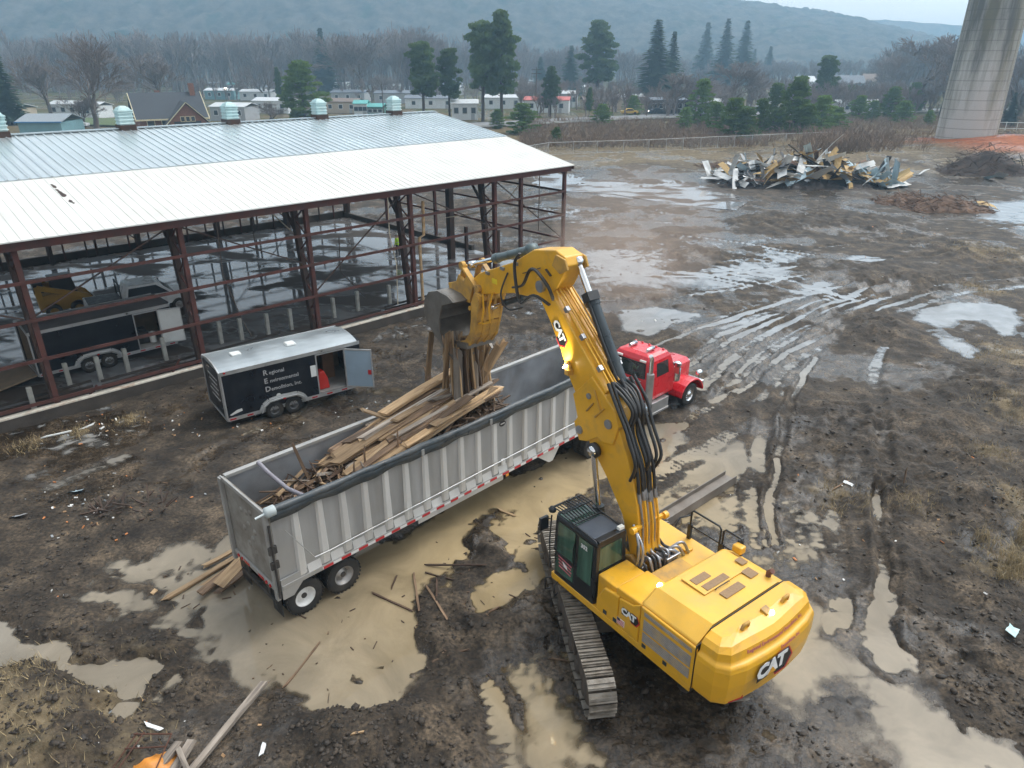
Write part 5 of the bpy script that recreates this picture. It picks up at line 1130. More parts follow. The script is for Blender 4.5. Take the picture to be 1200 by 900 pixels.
up = [(1.95, 5.75), (2.26, 6.12), (2.64, 6.78), (3.06, 7.40), (3.58, 8.00), (3.74, 8.22), (3.70, 8.46), (3.52, 8.56), (3.33, 8.45), (2.61, 7.78), (1.76, 7.02), (.98, 6.30), (1.2, 5.9)]
b = MB(); b.prism(up, 'xz', BY0, BY1); b.build('boom_head', M_yel, boom, bevel=.03)
def pin(x, z, y0, y1, r, mt=M_steelb): MB().cyl((x, y0, z), (x, y1, z), r, 16).build('pin', mt, boom)
pin(1.78, 4.98, BY0 - .08, BY1 + .09, .11); pin(.78, 5.55, BY0 - .08, BY1 + .09, .12); pin(1.50, 6.02, BY0 - .07, BY1 + .085, .075); pin(3.45, 8.30, BY0 - .12, BY1 + .10, .15)
b = MB()
for q0, q1 in (((1.30, 6.25), (1.05, 5.75)), ((1.32, 5.9), (1.55, 5.6)), ((.95, 5.9), (1.25, 5.55))): b.bar((q0[0], BY1 + .055, q0[1]), (q1[0], BY1 + .055, q1[1]), .03, .06, 0, (0, 1, 0))
b.build('stiffener', M_yelw, boom)
b = MB(); b.lathe([(.10, 0), (.13, .05), (.12, .10), (.05, .10)], (2.30, BY1 + .02, 6.52), (0, 1, 0), 12); b.build('lamp_boss', M_yelw, boom)
cat_badge(frame3((2.72, BY1 + .004, 7.28), (-.60, 0, -.80), (-.80, 0, .60)), .30, boom)
# boom light, lit, shining along the boom's flank
b = MB(); b.box((2.22, BY1 + .10, 6.42), (.14, .16, .14)); b.build('lamp_bracket', M_yelw, boom)
b = MB(); b.lathe([(.085, 0), (.07, .03), (0, .04)], (2.30, BY1 + .14, 6.54), (.55, .25, .75), 12); b.build('work_lamp', M_lit, boom)
ld = bpy.data.lights.new('boom_lamp_light', 'SPOT'); ld.energy = 50; ld.spot_size = R(120); ld.spot_blend = .7; ld.shadow_soft_size = .06; ld.color = (1, .93, .75)
lo_ = bpy.data.objects.new('boom_lamp_light', ld); COL.objects.link(lo_); lo_.parent = EX; lo_.location = (2.36, BY1 + .24, 6.62); lo_.rotation_euler = Vector((-.55, .62, -.55)).to_track_quat('Z', 'Y').to_euler()
# ---- stick
stick = [(2.58, 8.98), (2.70, 9.18), (3.05, 9.28), (3.90, 9.12), (4.76, 8.62), (6.35, 7.98), (6.70, 7.72), (6.68, 7.36), (6.42, 7.32), (4.76, 7.78), (4.2, 7.84), (3.72, 7.98), (3.30, 8.02), (2.95, 8.35)]
b = MB(); b.prism(stick, 'xz', -.30, .27); stk = b.build('stick', M_yel, EX, bevel=.03)
b = MB(); b.prism([(2.50, 8.90), (2.62, 9.14), (2.95, 9.20), (3.1, 8.9), (2.8, 8.75)], 'xz', .275, .34); b.prism([(2.50, 8.90), (2.62, 9.14), (2.95, 9.20), (3.1, 8.9), (2.8, 8.75)], 'xz', -.37, -.305); b.build('stick_lug', M_yelw, stk, bevel=.02)
b = MB(); b.bar((3.35, .275, 8.75), (3.15, .275, 8.62), .02, .12, 0, (0, 1, 0)); b.bar((3.6, .275, 8.72), (4.3, .275, 8.43), .02, .05, 0, (0, 1, 0)); b.build('stain', M_mudst, stk)
for x, z in ((4.6, 8.62), (5.2, 8.36), (5.9, 8.08)): MB().box((x, .22, z), (.16, .2, .08)).build('hose_clamp', M_steelb, stk)
MB().span((5.48, .272, 7.84), (5.72, .276, 7.98)).build('warning_decal', mat('bright_yellow_decal', (.80, .62, .02), .5), stk)
# ---- cylinders: barrel with its rod as a sub-part
def ram(name, p0, p1, r, split, y, barrel, rodr, parent):
    a = Vector((p0[0], y, p0[1])); c = Vector((p1[0], y, p1[1])); m_ = a.lerp(c, split); d = (c - a).normalized()
    b = MB(); b.cyl(a, m_, r, 16); b.cyl(m_ - d * .16, m_ + d * .03, r * 1.22, 16); b.lathe([(r * .4, -.14), (r * 1.25, -.12), (r * 1.25, .12), (r * .4, .14)], a, (0, 1, 0), 14)
    for t in (.3, .6): q = a.lerp(m_, t); b.cyl(q - d * .04, q + d * .04, r * 1.1, 14)
    o = b.build(name, barrel, parent)
    b = MB(); b.cyl(m_, c, rodr, 14); b.lathe([(rodr * .5, -.12), (rodr * 1.7, -.10), (rodr * 1.7, .10), (rodr * .5, .12)], c, (0, 1, 0), 14); b.build('rod', M_rod, o)
    return o
ram('boom_cylinder', (.55, 1.75), (1.12, 4.72), .125, .50, .50, M_cylb, .075, EX); ram('boom_cylinder', (.55, 1.75), (1.12, 4.72), .125, .50, -.55, M_cylb, .075, EX)
b = MB(); b.lathe([(.06, -.02), (.19, 0), (.20, .12), (.06, .16)], (1.12, .42, 4.72), (0, 1, 0), 16); b.build('cylinder_eye', M_hose, boom)
sc_ = ram('stick_cylinder', (.92, 6.30), (2.72, 9.0), .150, .70, -.18, M_cylb, .085, EX)
b = MB(); b.box((2.12, -.10, 8.28), (.22, .34, .24), M=Matrix.Rotation(R(-56), 3, 'Y')); b.tube([(1.0, -.02, 6.55), (1.5, .0, 7.3), (2.1, -.0, 8.2)], .035, 6); b.build('valve_block', M_hose, sc_)
ram('bucket_cylinder', (4.30, 9.02), (7.10, 8.02), .115, .58, 0.0, mat('grey_green_cylinder', (.12, .16, .17), .4, .2, .15, 3, .3, (.2, .17, .14)), .065, EX)
# ---- bucket linkage, bucket and thumb
for y in (.33, -.36):
    b = MB(); b.bar((7.12, y, 8.04), (6.35, y, 7.52), .07, .16, 0, (0, 1, 0)); b.bar((7.12, y * .75, 8.04), (7.40, y * .75, 7.25), .07, .18, 0, (0, 1, 0)); b.cyl((7.12, y - .06, 8.04), (7.12, y + .06, 8.04), .12, 12); b.cyl((6.35, y - .06, 7.52), (6.35, y + .06, 7.52), .12, 12); b.build('link', M_yelw, EX, bevel=.015)
b = MB(); b.prism([(6.55, 7.55), (6.75, 7.0), (7.75, 7.0), (7.9, 7.35), (7.45, 7.5), (7.3, 7.75), (7.05, 7.6), (6.85, 7.8)], 'xz', -.40, -.30); b.prism([(6.55, 7.55), (6.75, 7.0), (7.75, 7.0), (7.9, 7.35), (7.45, 7.5), (7.3, 7.75), (7.05, 7.6), (6.85, 7.8)], 'xz', .27, .37); b.span((6.8, -.40, 7.0), (7.8, .37, 7.12)); b.build('quick_coupler', M_yelw, EX, bevel=.02)
prof = [(6.86, 7.08), (7.20, 7.20), (7.75, 7.22), (8.28, 7.06), (8.56, 6.74), (8.62, 6.30), (8.45, 6.02), (8.02, 5.74), (7.50, 5.44)]
inn = [(6.90, 7.02), (7.22, 7.12), (7.72, 7.14), (8.22, 6.99), (8.48, 6.70), (8.53, 6.31), (8.38, 6.08), (7.98, 5.82), (7.52, 5.52)]
b = MB(); HWB = .80
sec = prof + inn[::-1]; b.prism(sec, 'xz', -HWB, HWB)
b.prism(prof + [(7.70, 5.84), (7.72, 6.30), (7.52, 6.82)], 'xz', HWB + .001, HWB + .05); b.prism(prof + [(7.70, 5.84), (7.72, 6.30), (7.52, 6.82)], 'xz', -HWB - .05, -HWB - .001)
bk = b.build('bucket', M_bucket, EX, bevel=.012)
for y in np.linspace(-.72, .72, 5):
    b = MB(); b.loft([[Vector((x, y + s1 * wy, z + s2 * wz)) for s1, s2 in ((-1, -1), (1, -1), (1, 1), (-1, 1))] for x, z, wy, wz in ((7.75, 5.60, .09, .07), (7.45, 5.42, .085, .06), (7.15, 5.20, .03, .02))]); b.build('tooth', M_bucket, bk)
th0 = [(6.05, 7.40), (6.35, 7.45), (6.55, 7.10), (6.58, 6.60), (6.66, 6.15), (6.92, 5.82), (7.30, 5.66), (7.22, 5.55), (6.80, 5.60), (6.48, 5.98), (6.30, 6.5), (6.16, 7.0)]
for y in (-.40, -.13, .13, .40): MB().prism(th0, 'xz', y - .045, y + .045).build('thumb_tine', M_yelw, EX, bevel=.012)
b = MB(); b.prism([(6.32, 6.5), (6.38, 6.5), (6.56, 6.08), (6.86, 5.72), (6.80, 5.64), (6.48, 6.02)], 'xz', -.43, .43); b.prism([(6.2, 7.0), (6.28, 7.0), (6.36, 6.55), (6.28, 6.55)], 'xz', -.43, .43); b.cyl((6.2, -.48, 7.28), (6.2, .48, 7.28), .10, 12); b.cyl((6.62, -.46, 6.9), (6.62, .46, 6.9), .07, 10); b.build('thumb_plate', M_yelw, EX, bevel=.01)
b = MB(); b.prism([(6.74, 5.78), (7.30, 5.68), (7.28, 5.50), (6.72, 5.60)], 'xz', -.52, .52); b.build('thumb_edge', M_bucket, EX, bevel=.01)
ram('thumb_cylinder', (4.75, 7.62), (6.22, 6.95), .085, .62, -.12, M_cylb, .05, EX)
b = MB(); b.tube([(5.6, .34, 7.60), (5.75, .36, 7.15), (5.72, .36, 6.7), (6.1, .36, 6.55)], .03, 6); b.tube([(6.05, .36, 7.45), (6.0, .38, 7.0), (6.1, .38, 6.6), (6.3, .36, 6.5)], .03, 6); b.build('hose_guard', M_yel, EX)
# ---- hoses and hard lines up the boom and round the joint
def hose(pts, r, mt, nm='hose', par=None):
    P = [Vector(p) for p in pts]; out = []
    for i in range(len(P) - 1):
        p0, p1, p2, p3 = P[max(i - 1, 0)], P[i], P[i + 1], P[min(i + 2, len(P) - 1)]
        for k in range(6):
            t = k / 6; out.append(.5 * ((2 * p1) + (-p0 + p2) * t + (2 * p0 - 5 * p1 + 4 * p2 - p3) * t * t + (-p0 + 3 * p1 - 3 * p2 + p3) * t ** 3))
    out.append(P[-1]); return MB().tube(out, r, 7).build(nm, mt, par or EX)
for k, y in enumerate((.24, .14, .04, -.06, -.16, -.26)):
    o = .05 + .035 * (k % 2); j = random.uniform(-.08, .08)
    hose([(-.45 - o, y, 2.35), (-.40 - o, y, 3.2), (-.22 - o, y, 3.95 + j)], .03, M_yel if k % 2 else M_steelb, 'pipe', boom)
    hose([(-.20 - o, y, 3.95 + j), (.02 - o - .08, y + .03, 4.75), (.35 - o, y, 5.45), (.30 - o, y + .04 * (k - 2), 6.0), (.62 - o, y, 6.35), (.95, y, 6.42 + o)], .042, M_hose)
    hose([(.95, y, 6.42 + o), (1.6, y, 7.02 + o), (2.4, y, 7.72 + o), (3.0, y, 8.22 + o)], .024, M_yel, 'pipe', boom)
    MB().cyl((-.24 - o, y, 3.85 + j), (-.17 - o, y, 4.10 + j), .05, 8).build('coupling', M_steelb, boom)
for k, (y, s_) in enumerate(((.42, .55), (.30, .35), (-.30, .5), (-.42, .7), (0.0, .8))):
    hose([(.0, y * .8, 4.35), (-.10 - s_ * .18, y, 4.9), (.18 - s_ * .12, y, 5.55), (.52 - s_ * .15, y * 1.1, 6.1), (.84, y, 6.6)], .042, M_hose)
for x, z in ((1.25, 6.72), (1.9, 7.32), (2.5, 7.85)): 
    b = MB(); b.bar((x - .04, .30, z + .04), (x + .06, .30, z + .12), .12, .10, 0, (0, 1, 0)); b.build('hose_clamp', M_steelb, boom); b = MB(); b.bar((x - .04, -.32, z + .04), (x + .06, -.32, z + .12), .1, .1, 0, (0, 1, 0)); b.build('hose_clamp', M_steelb, boom)
b = MB(); b.bar((-.40, -.5, 3.25), (-.40, .48, 3.25), .09, .09); b.cyl((-.42, .48, 3.25), (-.42, .60, 3.25), .09, 10); b.cyl((-.42, -.62, 3.25), (-.42, -.5, 3.25), .09, 10); b.build('hose_bracket', M_yel, boom)
# over the top of the boom head to the stick
for y in (.40, .36):
    hose([(3.0, y - .05, 8.05), (3.05, y + .12, 8.45), (3.6, y + .16, 8.75), (4.1, y + .06, 8.2), (4.6, y, 8.0)], .03, M_hose); hose([(3.1, y - .02, 7.9), (3.5, y + .2, 8.1), (4.1, y + .15, 7.75), (4.5, y + .03, 8.6), (4.35, y - .03, 8.95)], .028, M_hose)
hose([(4.95, .30, 8.30), (5.1, .42, 7.7), (4.8, .40, 7.35), (4.2, .38, 7.55)], .025, M_hose)
# hoses and valve block at the boom foot
for k in range(7):
    y = -.5 + k * .16; hose([(-.95, y * .8 + .05, 2.10), (-.80, y, 2.42 + .05 * (k % 3)), (-.55, y * .9, 2.48), (-.42, y * .7, 2.7 + .1 * (k % 2))], .04, M_steelb if k % 2 else M_hose)
for k in range(5):
    y = -.1 - k * .18; hose([(-.5, .25, 2.25 + .03 * k), (-.65, y * .4, 2.35), (-.80, y, 2.38 + .04 * k), (-.9, y - .2, 2.2)], .04, M_steelb)
b = MB(); b.box((-.75, -.45, 2.26), (.35, .5, .2)); b.box((-.7, -.2, 2.40), (.15, .2, .16)); b.build('valve_block', M_steelb, EX, bevel=.02); b = MB(); b.box((-.62, .38, 2.16), (.22, .2, .3)); b.cyl((-.6, .36, 2.28), (-.6, .36, 2.4), .07, 8); b.build('filter', M_steelb, EX, bevel=.02)
b = MB(); b.prism([(-.62, 1.46), (-.62, 2.2), (-.35, 2.45), (.05, 2.2), (.25, 1.46)], 'xz', .36, .48); b.prism([(-.62, 1.46), (-.62, 2.2), (-.35, 2.45), (.05, 2.2), (.25, 1.46)], 'xz', -.52, -.40); b.build('boom_foot', M_yelw, EX, bevel=.03)
hose([(-.30, .42, 3.3), (-.62, .55, 3.0), (-.68, .58, 2.5), (-.5, .5, 2.2), (-.55, .3, 2.25)], .035, M_steelb); hose([(-.34, .38, 3.15), (-.70, .48, 2.9), (-.75, .52, 2.45), (-.6, .45, 2.15)], .035, M_steelb)
# ================================================================== OLD LUMBER
def wood(name, c0, c1, c2):
    m = bpy.data.materials.new(name); m.use_nodes = True; t = m.node_tree; N = t.nodes; L = t.links; p = N['Principled BSDF']
    tc = N.new('ShaderNodeTexCoord'); oi = N.new('ShaderNodeObjectInfo'); mp = N.new('ShaderNodeMapping'); mp.inputs['Scale'].default_value = (1.2, 14, 14); L.new(tc.outputs['Object'], mp.inputs[0])
    ad = N.new('ShaderNodeVectorMath'); L.new(mp.outputs[0], ad.inputs[0]); sc = N.new('ShaderNodeVectorMath'); sc.operation = 'SCALE'; sc.inputs[0].default_value = (31, 17, 7); L.new(oi.outputs['Random'], sc.inputs['Scale']); L.new(sc.outputs[0], ad.inputs[1])
    n = N.new('ShaderNodeTexNoise'); n.inputs['Scale'].default_value = 1; n.inputs['Detail'].default_value = 6; n.inputs['Roughness'].default_value = .65; L.new(ad.outputs[0], n.inputs['Vector'])
    r = N.new('ShaderNodeValToRGB'); e = r.color_ramp.elements; e.new(.5)
    for q, (po, c) in zip(e, ((.32, c0), (.5, c1), (.7, c2))): q.position = po; q.color = (*c, 1)
    L.new(n.outputs[0], r.inputs[0])
    v = N.new('ShaderNodeMapRange'); v.inputs[3].default_value = .55; v.inputs[4].default_value = 1.35; L.new(oi.outputs['Random'], v.inputs[0])
    x = N.new('ShaderNodeMixRGB'); x.blend_type = 'MULTIPLY'; x.inputs[0].default_value = 1; L.new(r.outputs[0], x.inputs[1]); L.new(v.outputs[0], x.inputs[2])
    L.new(x.outputs[0], p.inputs['Base Color']); p.inputs['Roughness'].default_value = .8
    b = N.new('ShaderNodeBump'); b.inputs['Strength'].default_value = .4; b.inputs['Distance'].default_value = .01; L.new(n.outputs[0], b.inputs['Height']); L.new(b.outputs[0], p.inputs['Normal'])
    return m
W_TAN = wood('sawn_tan_wood', (.20, .125, .065), (.36, .24, .13), (.48, .34, .20))
W_BRN = wood('weathered_brown_wood', (.06, .038, .024), (.16, .10, .06), (.27, .18, .11))
W_GRY = wood('grey_weathered_wood', (.12, .10, .085), (.26, .22, .18), (.36, .31, .26))
W_DRK = wood('dark_wet_wood', (.03, .018, .012), (.07, .04, .026), (.13, .08, .05))
def plank_mesh(L_, wd, th, mt, jag=.12):
    b = MB(); n = 5; rings = []
    bow = random.uniform(-.02, .02); rr = random.Random(L_ * 97 + wd * 13)
    for i in range(n + 1):
        x = -L_ / 2 + L_ * i / n; z = bow * L_ * (1 - (2 * i / n - 1) ** 2); j = lambda: rr.uniform(-.006, .006)
        w2 = wd / 2; e = jag if i in (0, n) else 0
        rings.append([Vector((x + rr.uniform(-e, e), -w2 + j(), z - th / 2)), Vector((x + rr.uniform(-e, e), w2 + j(), z - th / 2)), Vector((x + rr.uniform(-e, e), w2 + j(), z + th / 2)), Vector((x + rr.uniform(-e, e), -w2 + j(), z + th / 2))])
    b.loft([list(reversed(r)) for r in rings]); return b.mesh('plank', mt)
PL = {}
def plank(c, d, L_, wd, th, mt, label, group, name='plank', roll=0.0, cat='plank'):
    key = (max(.5, round(L_ * 2) / 2), round(wd, 2), th, mt.name)
    if key not in PL: PL[key] = plank_mesh(key[0], key[1], th, mt)
    me = PL[key]; o = bpy.data.objects.new(name, me); COL.objects.link(o)
    x = Vector(d).normalized(); u = Vector((0, 0, 1)) if abs(x.z) < .9 else Vector((.6, -.8, 0))
    y = u.cross(x).normalized(); z = x.cross(y); M = Matrix((x, y, z)).transposed().to_4x4() @ Matrix.Rotation(roll, 4, 'X'); M.translation = Vector(c); o.matrix_world = M
    o.scale = (L_ / key[0], 1, 1)
    return tag(o, label, cat, group)
TM = Matrix.Translation((*TO, 0)) @ Matrix.Rotation(TRZ, 4, 'Z')
EM = Matrix.Translation((3.07, 14.59, 0)) @ Matrix.Rotation(R(126.5), 4, 'Z')
rnd = random.Random(5)
def hz(x, y): return float(np.interp(x, [-.4, .3, 1.2, 2.2, 3.2, 4.5, 6, 7.2, 8.0, 8.5, 8.9], [2.2, 2.68, 2.85, 3.0, 3.2, 3.5, 3.72, 3.78, 3.5, 2.6, 1.4])) - .10 * abs(y - 1.2) * (1 if x < 4 else .9)
# the packed mass below: one heap of broken wood nobody could count
b = MB(); N_ = 30
gxs = np.linspace(-.45, 8.7, 46); gys = np.linspace(.1, 2.36, 12)
vs = [(x, y, max(1.25, hz(x, y) - .35 + .12 * rnd.uniform(-1, 1))) for x in gxs for y in gys]
b.add(vs, [(i * 12 + j, (i + 1) * 12 + j, (i + 1) * 12 + j + 1, i * 12 + j + 1) for i in range(45) for j in range(11)])
for k in range(420):
    x = rnd.uniform(-.1, 8.3); y = rnd.uniform(.2, 2.2); L_ = rnd.uniform(.3, 1.0); a = rnd.gauss(0, .8); q = Vector((x, y, hz(x, y) - .22 + rnd.uniform(-.12, .14)))
    d = Vector((math.cos(a), math.sin(a), rnd.uniform(-.35, .35))) * L_ / 2
    p0, p1 = q - d, q + d
    for p in (p0, p1): p.y = min(max(p.y, .1), 2.34); p.x = min(max(p.x, -.45), 8.6)
    b.bar(p0, p1, rnd.uniform(.03, .1), rnd.uniform(.02, .04))
b.xf(TM); tag(b.build('wood_debris', W_BRN), kind='stuff')
GL = 'planks heaped in the dump trailer'
def tp(x, y, z): return TM @ Vector((x, y, z))
td = lambda a, s: (TM.to_3x3() @ Vector((math.cos(a), math.sin(a), s)))
for i in range(58):
    L_ = rnd.uniform(2.4, 4.8); x = rnd.uniform(2.6 + L_ * .3, 7.9 - L_ * .42); y = rnd.uniform(.32, 2.1); lay = rnd.random()
    a = rnd.gauss(.0, .06); z = hz(x, y) + (-.12 + .36 * lay) + .05
    sl = (hz(x + 1, y) - hz(x - 1, y)) / 2 + rnd.gauss(0, .03)
    lim = L_ / 2 * abs(math.sin(a)); y = min(max(y, lim + .25), 2.2 - lim)
    plank(tp(x, y, z), td(a, sl), L_, rnd.choice((.14, .2, .26, .3)), rnd.choice((.05, .08)), rnd.choice((W_TAN, W_TAN, W_BRN, W_BRN, W_GRY)), 'old board in the long heap of planks inside the dump trailer', GL, roll=rnd.gauss(0, .25))
for i in range(70):
    x = rnd.uniform(.25, 3.2); y = rnd.uniform(.3, 2.1); L_ = rnd.uniform(.5, 1.6); a = rnd.gauss(.3, .9); lim = L_ / 2 * abs(math.sin(a)); y = min(max(y, lim + .2), 2.25 - lim); x = max(x, L_ / 2 * abs(math.cos(a)) - .3)
    plank(tp(x, y, hz(x, y) - .05 + rnd.uniform(0, .12)), td(a, rnd.gauss(0, .12)), L_, rnd.choice((.04, .06, .1)), .03, rnd.choice((W_BRN, W_BRN, W_DRK, W_TAN, W_GRY)), 'broken stick in the low rear end of the lumber load', 'broken sticks at the rear of the trailer', 'broken_stick', rnd.uniform(0, 3), 'stick')
# single pieces that stand out of the load
plank(tp(1.35, 1.9, 3.15), TM.to_3x3() @ Vector((-.18, .25, 1)), 1.6, .08, .05, W_BRN, 'brown stake standing upright at the rear of the trailer load', None, 'stake', 0, 'stake')
plank(tp(4.35, 1.55, 3.62), td(-1.0, -.22), 2.2, .16, .05, W_TAN, 'light tan board lying crosswise over the heap of planks', None)
plank(tp(6.2, 2.05, 4.05), td(.05, .14), 4.2, .34, .10, W_TAN, 'widest light beam on the far edge of the lumber heap', None)
plank(tp(5.2, 1.4, 3.92), td(.02, .14), 4.6, .16, .12, W_GRY, 'long grey beam along the crown of the lumber heap', None)
plank(tp(3.1, .6, 2.98), td(.5, .1), 1.5, .05, .05, W_TAN, 'short pale batten near the rolled tarp in the load', None, 'batten', 0, 'batten')
for x, y in ((2.6, .7), (3.6, .5), (2.05, .4)): plank(tp(x, y, hz(x, y) + .25), TM.to_3x3() @ Vector((.1, .1, 1)), .7, .05, .03, W_BRN, 'short stick poking up from the load beside the tarp', 'short upright sticks in the load', 'broken_stick', 0, 'stick')
# bundle gripped between bucket and thumb, hanging down into the load
def ep(x, y, z): return EM @ Vector((x, y, z))
for i in range(38):
    y = -.62 + 1.4 * (i / 37) + rnd.uniform(-.06, .06); x = 7.38 + rnd.uniform(-.2, .2); top = rnd.uniform(5.35, 5.9); ln = rnd.uniform(2.1, 2.9)
    p1 = ep(x, y, top); p0 = ep(x + rnd.uniform(-.55, .1), y * 1.1 + .05 + rnd.uniform(-.28, .28), top - ln)
    plank((p0 + p1) / 2, p1 - p0, (p1 - p0).length, rnd.choice((.14, .2, .28)), rnd.choice((.04, .06)), rnd.choice((W_TAN, W_BRN, W_BRN, W_GRY, W_TAN)), 'upright board in the bundle gripped by the excavator bucket', 'boards gripped by the bucket and thumb', roll=rnd.uniform(0, 3))
for (a_, c_, wd, mt, lb) in (((500, 467), (506, 390), .24, W_TAN, 'tall board standing free left of the bucket'), ((518, 497), (525, 386), .24, W_TAN, 'long tan board held close beside the bucket tip'), ((512, 500), (500, 432), .2, W_BRN, 'brown board leaning between the tall board and bucket')):
    # seen against the plane of the bucket's left side
    def onpl(px, py, yl):
        u, v = (px - 600) / FPX, (py - 450) / FPX; r = Vector((u, _c - v * _s, -(_s + v * _c))); n = Vector((math.cos(R(216.5)), math.sin(R(216.5)), 0)); p0 = Vector((3.07, 14.59, 0)) + n * yl; o = Vector((0, 0, CAM_H))
        return o + r * (n.dot(p0 - o) / n.dot(r))
    p0, p1 = onpl(*a_, .85), onpl(*c_, .85); plank((p0 + p1) / 2, p1 - p0, (p1 - p0).length, wd, .05, mt, lb, None, roll=.4)
for (dx, dy, tilt) in ((-.1, -.55, .75), (.1, -.35, .45), (0, -.65, 1.0)):
    p0 = ep(7.35, dy * .3, 3.9); p1 = ep(7.1, dy - tilt * .5, 5.35); plank((p0 + p1) / 2, p1 - p0, (p1 - p0).length, .2, .05, W_TAN, 'tan board fanning out from the right of the gripped bundle', 'boards fanning out of the bucket', roll=1.2)
# boards on the ground behind the trailer
GB = [((194, 704), (290, 648), .16, W_TAN, 'longest thin board reaching furthest into the mud behind the trailer'), ((238, 668), (285, 644), .14, W_TAN, 'short board at the back of the pile behind the trailer'), ((238, 699), (296, 652), .26, W_BRN, 'brown board in the pile of boards behind the trailer'),
      ((258, 693), (296, 654), .44, W_TAN, 'widest pale board on the pile behind the trailer'), ((256, 700), (304, 666), .18, W_BRN, 'dark edged board nearest the trailer wheels in the pile'), ((240, 690), (284, 662), .16, W_TAN, 'narrow tan board lying across the pile behind the trailer')]
for k, (a_, c_, wd, mt, lb) in enumerate(GB):
    p0, p1 = at(*a_), at(*c_); z = .06 + .055 * (k if k < 4 else 6 - k); p0.z = z + .0; p1.z = z + .06; plank((p0 + p1) / 2, p1 - p0, (p1 - p0).length, wd, .06, mt, lb, 'boards on the mud behind the trailer')
ST = [((437, 696), (481, 716), .05, W_DRK, 'dark stick floating in the tan puddle beside the wheels'), ((485, 673), (491, 716), .06, W_BRN, 'reddish stick pointing up the picture at the puddle edge'), ((500, 663), (567, 670), .05, W_DRK, 'longest dark stick lying across the mud before the cab'), ((500, 672), (530, 680), .04, W_DRK, 'short dark stick below the longest stick'),
      ((500, 689), (523, 728), .06, W_BRN, 'brown stick slanting down over the mud near the puddle'), ((512, 681), (512, 700), .04, W_DRK, 'tiny upright looking stick between the slanting sticks'), ((510, 779), (548, 766), .05, W_BRN, 'reddish stick alone on the grey mud left of the tracks'), ((334, 805), (373, 756), .05, W_BRN, 'brown stick in the puddle left of the mud ridge'),
      ((573, 725), (584, 712), .04, W_BRN, 'short brown stick by the small tan pool'), ((459, 690), (464, 677), .04, W_DRK, 'little dark chip in the puddle behind the wheels'), ((585, 598), (605, 606), .08, W_TAN, 'pale board end on the ridge beyond the cab'), ((178, 697), (183, 692), .12, W_TAN, 'small orange block alone on the mud'), ((645, 773), (662, 775), .04, W_BRN, 'stick by the foot of the crawler track'),
      ((1054, 586), (1052, 555), .06, W_BRN, 'upright reddish stake in the mud on the right'), ((1066, 562), (1072, 551), .06, W_BRN, 'short leaning stake right of the taller stake'), ((975, 577), (990, 573), .04, W_BRN, 'red stick left of the white scrap'), ((415, 882), (428, 880), .04, W_TAN, 'tan splinter near the lower edge of the mud')]
for a_, c_, wd, mt, lb in ST:
    up = 'stake' in lb and 'take' in lb
    p0, p1 = at(*a_), at(*c_)
    if up: p1 = p0 + Vector((.02, .1, 1.15 if 'upright' in lb else .5)); p0.z = -.1
    else:
        z0 = max(0.0, lookup_z(p0.x, p0.y)); z1 = max(0.0, lookup_z(p1.x, p1.y)); p0.z, p1.z = z0 + .03, z1 + .03
    plank((p0 + p1) / 2, p1 - p0, (p1 - p0).length, wd, .035, mt, lb, 'loose sticks on the mud', 'stick', 0, 'stick')
# splinters and chips strewn round the trailer: too many to count
b = MB(); spots = ((560, 690, 70, 45, 70), (430, 740, 90, 50, 40), (250, 690, 60, 40, 40), (520, 760, 70, 40, 30), (620, 620, 60, 30, 20), (330, 790, 80, 40, 25), (560, 470, 60, 20, 20), (200, 560, 70, 40, 30))
for px, py, sx, sy, n_ in spots:
    for _ in range(int(n_ * .3)):
        q = at(rnd.gauss(px, sx * .6), rnd.gauss(py, sy * .6)); a = rnd.uniform(0, 6.28); L_ = .05 + .3 * rnd.random() ** 2.5; z = max(.0, lookup_z(q.x, q.y)) + .015; d = Vector((math.cos(a), math.sin(a), 0)) * L_ / 2
        b.bar(Vector((q.x, q.y, z)) - d, Vector((q.x, q.y, z)) + d, rnd.uniform(.01, .035), .015, rnd.choice((0, 0, 1)))
tag(b.build('wood_chips', [W_DRK, W_BRN]), kind='stuff')
# timbers and the orange sheet in the near left corner
BL = [((222, 906), (312, 797), .14, W_GRY, 'longest grey timber slanting out of the mud in the corner', .55), ((180, 908), (208, 873), .16, W_GRY, 'grey timber left of the forked pair by the orange sheet', .62), ((200, 908), (226, 866), .16, W_GRY, 'grey timber crossing behind the forked pair', .62), ((208, 876), (222, 908), .10, W_GRY, 'thin batten meeting the grey timber at its top', .66)]
for a_, c_, wd, mt, lb, zt in BL:
    p0, p1 = at(*a_, .25), at(*c_, zt if wd < .15 and a_[0] < 220 else .30); plank((p0 + p1) / 2, p1 - p0, (p1 - p0).length, wd, .10, mt, lb, 'grey timbers in the near corner', 'timber', 0, 'timber')
b = MB(); q = at(178, 902)
gy_ = 14
vs = [(q.x - .55 + 1.1 * i / gy_, q.y - .55 + .85 * j / gy_, .12 + .30 * math.exp(-((i / gy_ - .6) ** 2 + (j / gy_ - .5) ** 2) * 8) + .04 * math.sin(i * 1.7) * math.sin(j * 1.3)) for i in range(gy_ + 1) for j in range(gy_ + 1)]
b.add(vs, [(i * 15 + j, (i + 1) * 15 + j, (i + 1) * 15 + j + 1, i * 15 + j + 1) for i in range(gy_) for j in range(gy_)], 0, True); b.add([(x, y, z - .012) for x, y, z in vs], [(i * 15 + j + 1, (i + 1) * 15 + j + 1, (i + 1) * 15 + j, i * 15 + j) for i in range(gy_) for j in range(gy_)], 0, True)
tag(b.build('plastic_sheet', mat('orange_sheet', (.62, .24, .035), .5, 0, .2, 4, .3, (.3, .14, .05))), 'crumpled orange plastic sheet under rusty bars in the corner', 'sheet')
